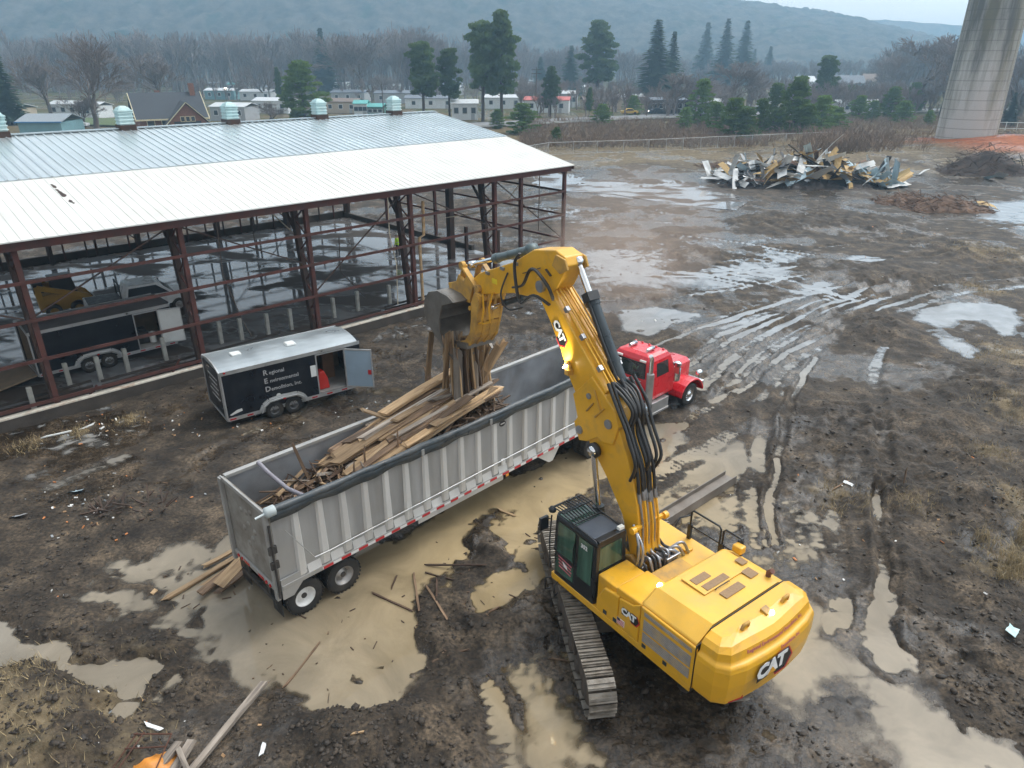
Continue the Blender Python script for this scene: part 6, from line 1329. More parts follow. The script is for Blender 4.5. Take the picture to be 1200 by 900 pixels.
rf = thing('rebar_frame', 'rusty wire frame lying over the orange sheet', 'frame', (q.x - .1, q.y, .4))
M_rebar = mat('rusty_bar', (.10, .045, .03), .8, .3, .3)
for p0, p1 in (((-.5, -.4, 0), (-.3, .45, .14)), ((-.35, -.4, .05), (-.15, .45, .16)), ((-.4, .1, .10), (.4, .15, .10)), ((-.35, .4, .16), (.42, .42, .14)), ((.4, -.4, 0), (.42, .45, .12))): MB().tube([p0, p1], .016, 6).build('bar', M_rebar, rf)
# channel beam lying beside the excavator
def lo_at(px, py): v = at(px, py); v.z = max(.0, lookup_z(v.x, v.y)); return v
p0, p1 = at(778, 610, .1), at(850, 565, .1); d = p1 - p0
sb = thing('steel_beam', 'long dull steel channel beam lying on the mud behind the excavator', 'beam', p0, math.atan2(d.y, d.x)); M_beam = mat('dull_grey_steel', (.20, .175, .15), .55, .3, .2, 2, .6, (.12, .09, .07), bump=.2)
b = MB(); Lb = d.length + .3; b.span((-.3, -.22, .06), (Lb, .22, .09)); b.build('web', M_beam, sb)
for y in (-.23, .21): MB().span((-.3, y, -.08), (Lb, y + .03, .24)).build('flange', M_beam, sb)
# ================================================================== PEOPLE
def person(name, label, loc, rz, seated=False):
    root = thing(name, label, 'person', loc, rz)
    J = {'hip': (0, 0, .95), 'waist': (0, 0, 1.10), 'chest': (.01, 0, 1.32), 'neck': (.02, 0, 1.50), 'head': (.035, 0, 1.62), 'crown': (.03, 0, 1.72)}
    for s, k in ((1, 'l'), (-1, 'r')):
        J['sh' + k] = (0, s * .19, 1.43); J['el' + k] = (.0, s * .25, 1.16); J['wr' + k] = (.10, s * .22, .93); J['ha' + k] = (.13, s * .21, .84)
        J['th' + k] = (0, s * .10, .90); J['kn' + k] = (.03 + s * .03, s * .11, .50); J['an' + k] = (s * .03, s * .12, .09); J['to' + k] = (.17 + s * .03, s * .14, .045)
        if seated: J['kn' + k] = (.42, s * .12, .92); J['an' + k] = (.48, s * .12, .52); J['to' + k] = (.62, s * .12, .48); J['el' + k] = (.16, s * .25, 1.2); J['wr' + k] = (.36, s * .18, 1.22); J['ha' + k] = (.44, s * .16, 1.24)
    E_ = [('hip', 'waist'), ('waist', 'chest'), ('chest', 'neck'), ('neck', 'head'), ('head', 'crown')]
    for k in 'lr': E_ += [('chest', 'sh' + k), ('sh' + k, 'el' + k), ('el' + k, 'wr' + k), ('wr' + k, 'ha' + k), ('hip', 'th' + k), ('th' + k, 'kn' + k), ('kn' + k, 'an' + k), ('an' + k, 'to' + k)]
    RR = {'hip': .14, 'waist': .135, 'chest': .155, 'neck': .06, 'head': .10, 'crown': .075, 'sh': .075, 'el': .05, 'wr': .036, 'ha': .042, 'th': .09, 'kn': .062, 'an': .045, 'to': .04}
    ks = list(J); me = bpy.data.meshes.new('body'); me.from_pydata([J[k] for k in ks], [(ks.index(a), ks.index(c)) for a, c in E_], [])
    me.update()
    o = bpy.data.objects.new('body', me); COL.objects.link(o); o.parent = root
    o.modifiers.new('skin', 'SKIN'); o.modifiers.new('sub', 'SUBSURF').render_levels = 1
    for i, k in enumerate(ks):
        r_ = RR.get(k, RR.get(k[:2])); me.skin_vertices[0].data[i].radius = (r_, r_)
    me.skin_vertices[0].data[0].use_root = True
    dg = bpy.context.evaluated_depsgraph_get(); ev = bpy.data.meshes.new_from_object(o.evaluated_get(dg)); o.modifiers.clear(); o.data = ev
    skin = mat('skin_tone', (.45, .25, .17), .55) if 'skin_tone' not in MATS else MATS['skin_tone']
    viz = mat('hi_vis_jacket', (.55, .85, .03), .6, 0, .08) if 'hi_vis_jacket' not in MATS else MATS['hi_vis_jacket']
    trou = mat('dark_trousers', (.03, .032, .04), .8) if 'dark_trousers' not in MATS else MATS['dark_trousers']
    ev.materials.clear()
    for m_ in (skin, viz, trou): ev.materials.append(m_)
    hp = [Vector(J['hal']), Vector(J['har'])]
    for p in ev.polygons:
        c = p.center; p.use_smooth = True
        hand = min((c - h).length for h in hp) < .075
        p.material_index = 0 if (c.z > 1.47 or hand) else (1 if (c.z > .93 and not (seated and c.x > .12 and abs(c.y) < .2 and c.z < 1.05)) else 2)
    sil = mat('silver_band', (.7, .7, .68), .3, .5)  if 'silver_band' not in MATS else MATS['silver_band']
    b = MB(); b.lathe([(.178, 1.10), (.180, 1.16)], (0, 0, 0), (0, 0, 1), 16, cap=False); b.v = [(x, y, z) for x, y, z in b.v]; b.build('reflective_band', sil, root)
    b = MB(); b.lathe([(.15, 0), (.125, .015), (.12, .05), (.10, .10), (.05, .135), (0, .14)], (.035, 0, 1.66), (0, 0, 1), 16); b.lathe([(.14, 0), (.12, .012)], (.085, 0, 1.66), (0, 0, 1), 14); b.build('hard_hat', M_doorwhite, root)
    b = MB()
    b.box((.128, 0, 1.605), (.03, .022, .03)); b.box((.122, .035, 1.632), (.012, .02, .01)); b.box((.122, -.035, 1.632), (.012, .02, .01)); b.build('face_features', trou, root)
    for s in (1, -1):
        hand = Vector(J['hal' if s > 0 else 'har']); b = MB()
        for k in range(4): q = hand + Vector((.012 + .012 * k - .02, -.0, -.03)); b.tube([q, q + Vector((.012, -s * .006, -.04)), q + Vector((.022, -s * .014, -.066 + .006 * abs(k - 1.5)))], [.0095, .009, .007], 6)
        b.tube([hand + Vector((.03, 0, .0)), hand + Vector((.055, -s * .012, -.03)), hand + Vector((.05, -s * .02, -.055))], [.011, .010, .008], 6); b.build('fingers', skin, root)
    return root
person('person', 'worker in a hi-vis yellow jacket and white hard hat walking on the shed floor', at(467, 301, .06), R(150))
dv = person('person', 'driver in a hi-vis yellow jacket sitting inside the red cab', (0, 0, 0), 0, True)
dv.location = tr.matrix_basis @ Vector((-2.30, 1.6, .72)); dv.rotation_euler = (0, 0, tr.rotation_euler.z)
# ================================================================== TREES
def ztop(py, y):
    v = (py - 450) / FPX; return CAM_H - y * (_s + v * _c) / (_c - v * _s)
def leaf_mat(name, c0, c1):
    m = bpy.data.materials.new(name); m.use_nodes = True; t = m.node_tree; N = t.nodes; L = t.links; p = N['Principled BSDF']
    g = N.new('ShaderNodeTexCoord'); n = N.new('ShaderNodeTexNoise'); n.inputs['Scale'].default_value = .9; n.inputs['Detail'].default_value = 5; L.new(g.outputs['Object'], n.inputs['Vector'])
    r = N.new('ShaderNodeValToRGB'); e = r.color_ramp.elements; e[0].position = .35; e[0].color = (*c0, 1); e[1].position = .65; e[1].color = (*c1, 1); L.new(n.outputs[0], r.inputs[0])
    oi = N.new('ShaderNodeObjectInfo'); v = N.new('ShaderNodeMapRange'); v.inputs[3].default_value = .75; v.inputs[4].default_value = 1.25; L.new(oi.outputs['Random'], v.inputs[0])
    x = N.new('ShaderNodeMixRGB'); x.blend_type = 'MULTIPLY'; x.inputs[0].default_value = 1; L.new(r.outputs[0], x.inputs[1]); L.new(v.outputs[0], x.inputs[2]); L.new(x.outputs[0], p.inputs['Base Color']); p.inputs['Roughness'].default_value = .8; p.inputs['Specular IOR Level'].default_value = .2
    tl = N.new('ShaderNodeBsdfTranslucent'); L.new(x.outputs[0], tl.inputs[0]); ms = N.new('ShaderNodeMixShader'); ms.inputs[0].default_value = .55; L.new(p.outputs[0], ms.inputs[1]); L.new(tl.outputs[0], ms.inputs[2]); L.new(ms.outputs[0], N['Material Output'].inputs['Surface'])
    return m
L_SPR = leaf_mat('spruce_needles', (.045, .075, .05), (.085, .125, .075)); L_PIN = leaf_mat('pine_needles', (.07, .115, .04), (.125, .18, .065)); L_BUSH = leaf_mat('bright_pine_needles', (.095, .16, .038), (.16, .24, .07))
M_bark = mat('grey_bark', (.10, .082, .068), .9, 0, .3, 2); M_barkd = mat('brown_bark', (.075, .055, .042), .9, 0, .3, 2); M_twig = mat('bare_twigs', (.19, .155, .14), .9, 0, .25, .6); M_brush = mat('dead_brush', (.17, .115, .075), .9, 0, .4, .8)
def quadcloud(b, c, rad, n, size, rg, flat=.6, m=0):
    for _ in range(n):
        while True:
            q = Vector((rg.uniform(-1, 1), rg.uniform(-1, 1), rg.uniform(-1, 1)))
            if q.length < 1: break
        p = Vector(c) + Vector((q.x * rad[0], q.y * rad[1], q.z * rad[2]))
        a = Vector((rg.gauss(0, 1), rg.gauss(0, 1), rg.gauss(0, flat))).normalized(); d = a.orthogonal(); d.rotate(Matrix.Rotation(rg.uniform(0, 6.28), 3, a)); e = a.cross(d)
        s1 = size * rg.uniform(.5, 1.2); s2 = s1 * rg.uniform(.3, .7)
        b.add([p - d * s1, p + e * s2, p + d * s1, p - e * s2], [(0, 1, 2, 3)], m)
def spruce_mesh(seed):   # unit height 1, drawn for ~15 m
    rg = random.Random(seed); b = MB()
    for k in range(38):
        h = .06 + .92 * k / 37; r = .20 * (1 - h) ** .85 * rg.uniform(.75, 1.15) + .008; nb = max(4, int(12 * (1 - h)) + 3); ph = rg.uniform(0, 6.28)
        for j in range(nb):
            a = ph + 6.283 * j / nb + rg.uniform(-.25, .25); rr = r * rg.uniform(.65, 1.15)
            for i in range(5):
                t = (i + .6) / 5; p = Vector((math.cos(a) * rr * t, math.sin(a) * rr * t, h - .05 * t * rr / .2 + rg.uniform(-.006, .006)))
                s = .044 * (1.15 - .5 * t) * rg.uniform(.7, 1.3) * (.55 + .6 * (1 - h)); d = Vector((math.cos(a), math.sin(a), -.35)); w_ = Vector((-math.sin(a), math.cos(a), rg.uniform(-.5, .5)))
                b.add([p - d * s, p + w_ * s * .7, p + d * s, p - w_ * s * .7], [(0, 1, 2, 3)])
    return b.mesh('spruce_crown', L_SPR)
def pine_mesh(seed, low, wide, mt, open_=.0, dens=1.0):
    rg = random.Random(seed); b = MB(); n = 46
    for k in range(n):
        h = low + (1 - low) * (k + rg.random()) / n; prof = math.sin(math.pi * min(1, (.15 + .85 * (h - low) / (1 - low))) ** 1.0) ** .7 if not open_ else (.55 + .45 * math.sin(3.1 * (h - low) / (1 - low)))
        prof = max(.12, prof * (1.02 - .45 * (h - low) / (1 - low)))
        a = k * 2.4 + rg.uniform(-.5, .5); rr = wide * prof * rg.uniform(.35, .95)
        c = Vector((math.cos(a) * rr, math.sin(a) * rr, h)); s = rg.uniform(.55, 1.0)
        quadcloud(b, c, (wide * .36 * s, wide * .36 * s, .034 * s), int(120 * dens), .021, rg, .35)
        b.tube([(0, 0, h - .05), c], [.006, .002], 3, 1)
    for k in range(6): quadcloud(b, (0, 0, low + (1 - low) * (.3 + .12 * k)), (wide * .22, wide * .22, .05), int(60 * dens), .026, rg, .5)
    return b.mesh('pine_crown', [mt, M_barkd])
def trunk_mesh(top, r0):
    b = MB(); b.tube([(0, 0, -.02), (.004, 0, top * .4), (-.003, .004, top * .75), (0, 0, top)], [r0, r0 * .8, r0 * .5, r0 * .12], 7); return b.mesh('trunk', M_barkd)
def bare_mesh(seed, depth=5, spread=.5, rt=.02, minr=.0028, sides=3, split=True):
    rg = random.Random(seed); bt, bc = MB(), MB()
    def grow(p, d, ln, r, lv):
        q = p + d * ln * .5 + Vector((rg.gauss(0, .02), rg.gauss(0, .02), rg.gauss(0, .01))) * ln * 3; e = p + d * ln
        (bt if lv < 2 else bc).tube([p, q, e], [r, r * .85, r * .68], 6 if lv < 2 else sides, cap=False)
        if lv >= depth: return
        n = 2 if lv == 0 else rg.choice((2, 3, 3)); 
        for i in range(n + (1 if lv < 3 else 0)):
            ax = d.orthogonal(); ax.rotate(Matrix.Rotation(rg.uniform(0, 6.28), 3, d)); nd = d.copy(); nd.rotate(Matrix.Rotation(spread * rg.uniform(.5, 1.25) * (1 if i else .4), 3, ax)); nd.z += .10; nd.normalize()
            st = p + (e - p) * (1 if i == 0 else rg.uniform(.45, 1.0)); grow(st, nd, ln * rg.uniform(.62, .84), max(minr, r * rg.uniform(.5, .68)), lv + 1)
    grow(Vector((0, 0, -.02)), Vector((rg.gauss(0, .03), rg.gauss(0, .03), 1)).normalized(), .28, rt, 0)
    zt = max(max(v[2] for v in bc.v), .3); k = 1 / zt
    for m_ in (bt, bc): m_.v = [(x * k, y * k, z * k) for x, y, z in m_.v]
    return bt, bc
SPR = [spruce_mesh(s) for s in (1, 2, 3)]; PIN = [pine_mesh(11, .28, .20, L_PIN), pine_mesh(12, .22, .24, L_PIN), pine_mesh(13, .34, .22, L_PIN, 1)]
BSH = [pine_mesh(21, .02, .42, L_BUSH, 0, 1.3), pine_mesh(22, .04, .36, L_BUSH, 0, 1.3), pine_mesh(23, .03, .40, L_PIN, 0, 1.3)]
TRK = [trunk_mesh(.95, .014), trunk_mesh(.9, .018), trunk_mesh(.7, .02)]
BARE = []
for s, dp, sp_, rt in ((31, 7, .56, .024), (32, 7, .50, .022), (33, 7, .66, .026), (34, 7, .58, .018)):
    t_, c_ = bare_mesh(s, dp, sp_, rt, .0022); BARE.append((t_.mesh('bare_trunk', M_bark), c_.mesh('bare_crown', M_twig)))
def tree(name, label, loc, h, crown, trunk, wide=1.0, group=None, rz=0):
    t = thing(name, label, 'tree', loc, rz, group); t.scale = (h * wide, h * wide, h)
    for nm, me in (('trunk', trunk), ('crown', crown)):
        o = bpy.data.objects.new(nm, me); COL.objects.link(o); o.parent = t
    return t
def put(kind, px, top, base, label, wide=1.0, y=None, group=None):
    g = at(px, base) if y is None else at_far(px, y); y = g.y; z0 = 0.12; h = ztop(top, y) - z0; k = int(px) % 3
    if kind == 'spruce': return tree('spruce_tree', label, (g.x, y, z0), h, SPR[k], TRK[0], wide * 1.55, group, px)
    if kind == 'pine': return tree('pine_tree', label, (g.x, y, z0), h, PIN[k], TRK[1], wide, group, px)
    if kind == 'bush': return tree('young_pine', label, (g.x, y, z0), h, BSH[k], TRK[2], wide * 1.35, group, px)
    if kind == 'bare': q = BARE[int(px) % 4]; return tree('bare_tree', label, (g.x, y, z0), h, q[1], q[0], wide * 1.35, group, px)
T = [('spruce', 15, 52, 146, 'dark spruce at the left edge of the photo beside grey trailers', 1.0), ('spruce', 382, 32, 110, 'lone dark spruce standing tall in the woods above the third ventilator', 1.0),
     ('bush', 358, 72, 146, 'bushy bright green pine rising behind the roof between two ventilators', .95), ('pine', 330, 80, 128, 'small dull pine just left of the bushy bright pine', .7),
     ('pine', 497, 50, 142, 'round topped pine behind the right end of the shed roof', 1.3), ('pine', 527, 58, 140, 'lower pine leaning beside the round topped pine', 1.1), ('pine', 566, 26, 143, 'tall full pine left of the tallest pine with bare lower trunk', 1.1),
     ('pine', 588, 15, 143, 'tallest pine in the middle with branches stepping down one side', 1.05), ('bush', 612, 121, 158, 'wide olive green young pine at the gable end of the shed', 1.25), ('pine', 645, 79, 138, 'bright rounded pine in front of the red roofed trailer', 1.25),
     ('bush', 652, 149, 170, 'small yellowish shrub pine on the bank near the fence', 1.0), ('pine', 690, 103, 140, 'thin pale young pine beside the road', .8), ('spruce', 633, 66, 108, 'small dark spruce behind the utility pole', 1.3), ('spruce', 668, 53, 112, 'dark spruce left of the widest pine', 1.2),
     ('pine', 699, 26, 122, 'widest shaggy pine standing alone near the centre', 1.55), ('spruce', 765, 22, 122, 'pointed dark spruce, largest of its kind by the road', 1.25), ('spruce', 784, 36, 120, 'slimmer spruce right behind the largest pointed spruce', .9),
     ('spruce', 823, 26, 100, 'left one of three tall spruces above the young pines', 1.0), ('spruce', 845, 21, 105, 'middle one of three tall spruces above the young pines', .95), ('spruce', 867, 23, 103, 'right one of three tall spruces, the bushiest', 1.0), ('spruce', 880, 57, 100, 'faint small spruce right of the three tall spruces', .8), ('spruce', 898, 54, 98, 'faint small spruce with broad top beside the round pine', 1.1),
     ('pine', 962, 66, 130, 'round green pine standing above the group of young pines', 1.35), ('bush', 858, 115, 163, 'brightest green young pine at the left of the thicket', 1.0), ('bush', 889, 116, 160, 'dull young pine directly right of the brightest one', .85), ('bush', 928, 90, 160, 'largest young pine in the middle of the thicket', .8), ('bush', 960, 112, 158, 'dark young pine at the right of the thicket', .9), ('bush', 820, 93, 148, 'young pine at the left behind the brightest one', .8),
     ('bush', 992, 100, 128, 'small dark pine in front of the pale village houses', 1.0), ('bush', 1042, 102, 140, 'rounded pine left of its twin near the chimney', .95), ('bush', 1067, 97, 132, 'rounded dark pine nearest the leaning bare trees', .9), ('bush', 1087, 129, 147, 'little green shrub at the foot of the chimney bank', 1.0), ('spruce', 1180, 108, 150, 'dark evergreen right behind the concrete chimney', 1.1), ('bush', 905, 98, 150, 'pale young pine between the largest and the dull one', .7),
     ('bare', 113, 40, 152, 'large spreading bare oak behind the left end of the roof', 1.15), ('bare', 192, 58, 130, 'pinkish bare tree behind the brick house', 1.2), ('bare', 427, 37, 116, 'big bare tree with forked trunk behind the trailer homes', 1.2), ('bare', 500, 27, 110, 'tall pale bare tree behind the round topped pine', 1.1), ('bare', 787, 84, 136, 'low bushy bare tree right of the largest pointed spruce', 1.6),
     ('bare', 1075, 38, 130, 'wide bare tree left of the concrete chimney', 1.3), ('bare', 1102, 44, 138, 'bare tree half behind the concrete chimney', 1.1), ('bare', 1192, 45, 140, 'bare tree at the right edge of the photo', 1.2), ('bare', 1045, 62, 120, 'smaller bare tree in the row left of the chimney', 1.3), ('bare', 60, 60, 138, 'slim bare tree beside the dark spruce on the left', .9), ('bare', 310, 62, 118, 'slim bare tree behind the white trailer roofs', 1.0),
     ('bare', 855, 70, 130, 'bare tree among the three tall spruces', 1.2), ('bare', 318, 118, 146, 'small dark bare tree in front of the white trailer home', 1.6), ('bare', 100, 110, 150, 'small grey bare tree by the oak trunk', 1.2)]
for k, px, top, base, lb, wd in T: put(k, px, top, base, lb, wd)
for px, top, base in ((583, 128, 152), (705, 122, 148), (802, 126, 152), (908, 128, 158), (942, 122, 162), (978, 126, 156), (1021, 118, 143), (872, 126, 165), (741, 112, 136), (1056, 118, 146), (838, 120, 155), (1005, 112, 140)): put('bush', px, top, base, 'small young pine in the thicket between fence and road', 1.1, None, 'small young pines between fence and road')

# the leafless wood that reads as one mass
def forest():
    tm = []
    for s in (41, 42, 43, 44, 45):
        t_, c_ = bare_mesh(s, 4, .42, .018, .0042, 3); v = np.array(t_.v + c_.v); f = [q for q in t_.f if len(q) == 4] + [[i + len(t_.v) for i in q] for q in c_.f if len(q) == 4]; tm.append((v, np.array(f)))
    VS, FS = [], []; off = 0; rg = random.Random(3)
    for i in range(2000):
        y = 320 + 330 * rg.random() ** 1.1; half = y * .82 + 20; x = rg.uniform(-half, half); px = 600 + x / (y * _c + CAM_H * _s) * FPX
        h = rg.uniform(16, 27) * (1.1 if px < 620 else .85)
        if 520 < px < 1010 and y < 420: continue
        if 780 < px < 1030: h *= .72
        if px < 460 and y < 360: continue
        v, f = tm[i % 5]; a = rg.uniform(0, 6.28); c, s = math.cos(a), math.sin(a); wd = h * rg.uniform(.9, 1.4)
        q = np.stack([(v[:, 0] * c - v[:, 1] * s) * wd + x, (v[:, 0] * s + v[:, 1] * c) * wd + y, v[:, 2] * h], 1); VS.append(q); FS.append(f + off); off += len(q)
    for i in range(560):
        if i < 410: px = rg.uniform(610, 1215); base = rg.uniform(112, 139); h = rg.uniform(4, 9)
        else: px = rg.uniform(-5, 620); base = rg.uniform(104, 122); h = rg.uniform(4, 9)
        g = at(px, base); v, f = tm[i % 5]; a = rg.uniform(0, 6.28); c, s = math.cos(a), math.sin(a); wd = h * rg.uniform(1.1, 1.7)
        q = np.stack([(v[:, 0] * c - v[:, 1] * s) * wd + g.x, (v[:, 0] * s + v[:, 1] * c) * wd + g.y, v[:, 2] * h], 1); VS.append(q); FS.append(f + off); off += len(q)
    V_ = np.concatenate(VS).astype(np.float32); F_ = np.concatenate(FS).astype(np.int32)
    me = bpy.data.meshes.new('bare_woods'); me.vertices.add(len(V_)); me.vertices.foreach_set('co', V_.ravel()); me.loops.add(F_.size); me.loops.foreach_set('vertex_index', F_.ravel()); me.polygons.add(len(F_)); me.polygons.foreach_set('loop_start', np.arange(0, F_.size, 4, dtype=np.int32)); me.update(calc_edges=True)
    me.materials.append(M_twig); o = bpy.data.objects.new('bare_woods', me); COL.objects.link(o); o['kind'] = 'stuff'
forest()
# dead scrub on the bank beyond the fence: thousands of stems
def scrub():
    rg = random.Random(8); b = MB()
    def stem(x, y, h, z=.1):
        n = rg.randint(2, 4)
        for _ in range(n):
            dx, dy = rg.gauss(0, .35) * h, rg.gauss(0, .35) * h; w_ = .018 + .014 * h
            p = Vector((x, y, z)); q = Vector((x + dx, y + dy, z + h * rg.uniform(.6, 1))); s = Vector((w_, w_ * .4, 0)); b.add([p - s, p + s, q + s * .4, q - s * .4], [(0, 1, 2, 3)])
            m_ = p.lerp(q, .55); e = m_ + Vector((rg.gauss(0, .3) * h, rg.gauss(0, .3) * h, h * .35)); b.add([m_ - s * .6, m_ + s * .6, e + s * .3, e - s * .3], [(0, 1, 2, 3)])
    for _ in range(9000):
        px = rg.uniform(610, 1210); py = 143 + 31 * rg.random() - (4 if px > 900 else 0); g = at(px, py); stem(g.x, g.y, rg.uniform(.6, 1.9))
    for _ in range(900):
        px = rg.gauss(1000, 32); py = rg.uniform(165, 186); g = at(px, py); stem(g.x, g.y, rg.uniform(1.2, 3.6))
    o = b.build('dead_undergrowth', M_brush); o['kind'] = 'stuff'
scrub()
# weeds at the right edge and along the shed
def weeds():
    rg = random.Random(9); M_dry = mat('dry_grass', (.32, .25, .14), .9, 0, .3, 3)
    for k, (px, py, r, n, h) in enumerate(((1186, 672, .45, 130, .95), (1172, 688, .35, 70, .6), (1150, 640, .4, 60, .5), (1196, 640, .4, 90, .8))):
        g = at(px, py); z = lookup_z(g.x, g.y); b = MB()
        for _ in range(n):
            x, y = rg.gauss(0, r * .4), rg.gauss(0, r * .4); a = rg.uniform(0, 6.28); hh = h * rg.uniform(.5, 1.1); le = hh * rg.uniform(.2, .8)
            p0 = Vector((x, y, -.05)); p1 = Vector((x + math.cos(a) * le * .3, y + math.sin(a) * le * .3, hh * .65)); p2 = Vector((x + math.cos(a) * le, y + math.sin(a) * le, hh * rg.uniform(.6, 1)))
            b.tube([p0, p1, p2], [.007, .006, .002], 3, cap=False)
        o = b.build('dry_weed', M_dry, loc=(g.x, g.y, z)); lb = ['tallest clump of pale dry weeds at the right edge', 'low dry weed clump in front of the tallest clump', 'thin dry weed clump behind the tallest clump', 'dry weed clump cut by the right edge of the photo'][k]; tag(o, lb, 'weed')
    # short grass and clods
    b = MB()
    for q, r in GRASSY:
        c = at(*q)
        for _ in range(int(360 * min(r, 3))):
            x, y = c.x + rg.gauss(0, r * .55), c.y + rg.gauss(0, r * .55)
            if y < 8 or y > 60: continue
            h = rg.uniform(.05, .22); a = rg.uniform(0, 6.28); s = Vector((math.cos(a), math.sin(a), 0)) * .012; d = Vector((rg.gauss(0, .5), rg.gauss(0, .5), 1)) * h
            b.add([Vector((x, y, 0)) - s, Vector((x, y, 0)) + s, Vector((x, y, 0)) + d], [(0, 1, 2)])
    xy = np.array([(v[0], v[1]) for v in b.v]); zz = site_height(xy[:, 0], xy[:, 1])[0]; b.v = [(x, y, z + dz - .01) for (x, y, z), dz in zip(b.v, np.repeat(zz[0::3], 3))]
    o = b.build('dry_turf', M_dry); o['kind'] = 'stuff'
weeds()
# ================================================================== TOWN, FENCE, CHIMNEY, SCRAP
M_brick = mat('red_brown_brick', (.21, .095, .06), .9, 0, .25, 6, .3, (.12, .06, .045)); M_shingle = mat('dark_shingles', (.045, .05, .058), .85, 0, .2, 4); M_cream = mat('cream_trim', (.62, .55, .36), .6); M_win = mat('dark_pane', (.03, .04, .05), .1, 0, .1, spec=.7)
M_hwhite = mat('white_siding', (.68, .70, .70), .6, 0, .08, .8, .2, (.5, .5, .48)); M_hgrey = mat('grey_siding', (.36, .37, .38), .6, 0, .1, .8); M_hblue = mat('blue_green_siding', (.16, .30, .33), .6, 0, .1, .8); M_htan = mat('tan_siding', (.45, .37, .28), .6, 0, .1, .8)
M_rgrey = mat('pale_grey_roof', (.50, .52, .53), .6, 0, .1, .6); M_rdark = mat('slate_grey_roof', (.13, .15, .18), .7, 0, .15, .6); M_rteal = mat('teal_roof', (.10, .36, .34), .6); M_rred = mat('red_roof', (.45, .09, .07), .6); M_rbrn = mat('brown_roof', (.16, .12, .10), .7)
def house(name, label, px, base, wpx, hh, dep, wall, roof, rise=.8, group=None, rz=0.0, cat='mobile home', wins=3, y=None):
    g = at(px, base) if y is None else at_far(px, y); dist = g.y * _c + CAM_H * _s; W_ = wpx / FPX * dist
    t = thing(name, label, cat, (g.x, g.y, .05), rz, group)
    b = MB(); b.span((-W_ / 2, 0, 0), (W_ / 2, dep, hh)); b.build('wall', wall, t)
    b = MB(); o = .3; b.prism([(-o, hh), (dep / 2, hh + rise), (dep + o, hh), (dep + o, hh + .12), (dep / 2, hh + rise + .14), (-o, hh + .12)], 'yz', -W_ / 2 - o, W_ / 2 + o); b.build('roof', roof, t)
    for k in range(wins):
        x = -W_ / 2 + W_ * (k + .5) / wins; f = MB().span((x - .65, -.06, hh * .38), (x + .65, -.005, hh * .80)).build('window', M_hwhite if wall is not M_hwhite else M_rgrey, t); MB().span((x - .52, -.09, hh * .42), (x + .52, -.062, hh * .76)).build('pane', M_win, f)
    x = W_ * .31; MB().span((x - .45, -.05, 0), (x + .45, -.006, hh * .75)).build('door', M_hgrey if wall is not M_hgrey else M_hwhite, t)
    return t
GH = None
HS = [('mobile_home', 'white trailer home left of the bare oak', 76, 137, 34, 3.0, 6, M_hwhite, M_rgrey), ('mobile_home', 'long white trailer home right of the bare oak trunk', 104, 139, 28, 3.0, 6, M_hwhite, M_rgrey), ('mobile_home', 'tan trailer home cut by the left edge of the photo', 8, 146, 30, 3.4, 7, M_htan, M_rgrey),
      ('mobile_home', 'white roofed trailer home right of the brick house chimney', 268, 142, 44, 3.2, 7, M_hgrey, M_rgrey), ('mobile_home', 'teal sided trailer home behind the brick house chimney', 258, 117, 36, 3.2, 7, M_hblue, M_rgrey), ('mobile_home', 'teal roofed trailer home in the far row', 280, 107, 26, 3.0, 6, M_hwhite, M_rteal), ('mobile_home', 'pale trailer home below the teal roofed one', 300, 118, 40, 3.0, 6, M_hwhite, M_rgrey), ('mobile_home', 'white trailer home left of the bushy bright pine', 318, 133, 44, 3.2, 6, M_hwhite, M_rgrey),
      ('mobile_home', 'slate roofed trailer home right of the bushy bright pine', 408, 120, 40, 3.2, 8, M_hgrey, M_rdark), ('mobile_home', 'brown trailer home above the fourth ventilator', 400, 133, 40, 3.0, 6, M_htan, M_rbrn), ('garden_shed', 'small white shed with teal roof above the fourth ventilator', 423, 136, 15, 3.0, 4, M_hwhite, M_rteal), ('garden_shed', 'low dark green shed beside the white shed', 440, 136, 18, 2.2, 4, mat('green_shed_paint', (.05, .14, .11), .6), M_rteal),
      ('mobile_home', 'grey roofed trailer home behind the fifth ventilator', 462, 122, 46, 3.4, 8, M_hgrey, M_rdark), ('mobile_home', 'long trailer home behind the round topped pine', 505, 128, 60, 3.0, 7, M_hwhite, M_rdark), ('mobile_home', 'white fronted trailer home at the end of the shed roof', 545, 141, 30, 3.8, 8, M_hwhite, M_rgrey), ('mobile_home', 'white trailer home behind the tallest pine', 590, 128, 44, 3.2, 7, M_hwhite, M_rgrey), ('mobile_home', 'red roofed white trailer home beside the bright rounded pine', 640, 133, 52, 3.4, 8, M_hwhite, M_rred),
      ('mobile_home', 'pale trailer home right of the red roofed one', 665, 126, 22, 4.0, 7, M_hgrey, M_rgrey), ('mobile_home', 'low brown trailer home behind the thin pale pine', 706, 128, 44, 2.6, 7, M_htan, M_rbrn), ('mobile_home', 'long low grey trailer home by the pointed spruce', 735, 125, 40, 2.8, 7, M_htan, M_rgrey),
      ('house', 'blue grey village house behind the round pine', 990, 113, 40, 5.0, 9, M_hblue, M_rdark, 3.0), ('house', 'tan village house right of the blue grey one', 1022, 112, 22, 5.5, 9, M_htan, M_rbrn, 3.0), ('house', 'small white village house left of the blue grey one', 945, 108, 20, 4.5, 8, M_hwhite, M_rgrey, 2.5), ('mobile_home', 'white trailer home showing between the young pines', 835, 134, 30, 3.0, 6, M_hwhite, M_rgrey), ('mobile_home', 'long white trailer home seen past the rounded pines', 1010, 133, 60, 2.6, 6, M_hwhite, M_rgrey), ('house', 'far cream house in the woods right of the village', 955, 97, 16, 5, 8, M_htan, M_rgrey, 2.5)]
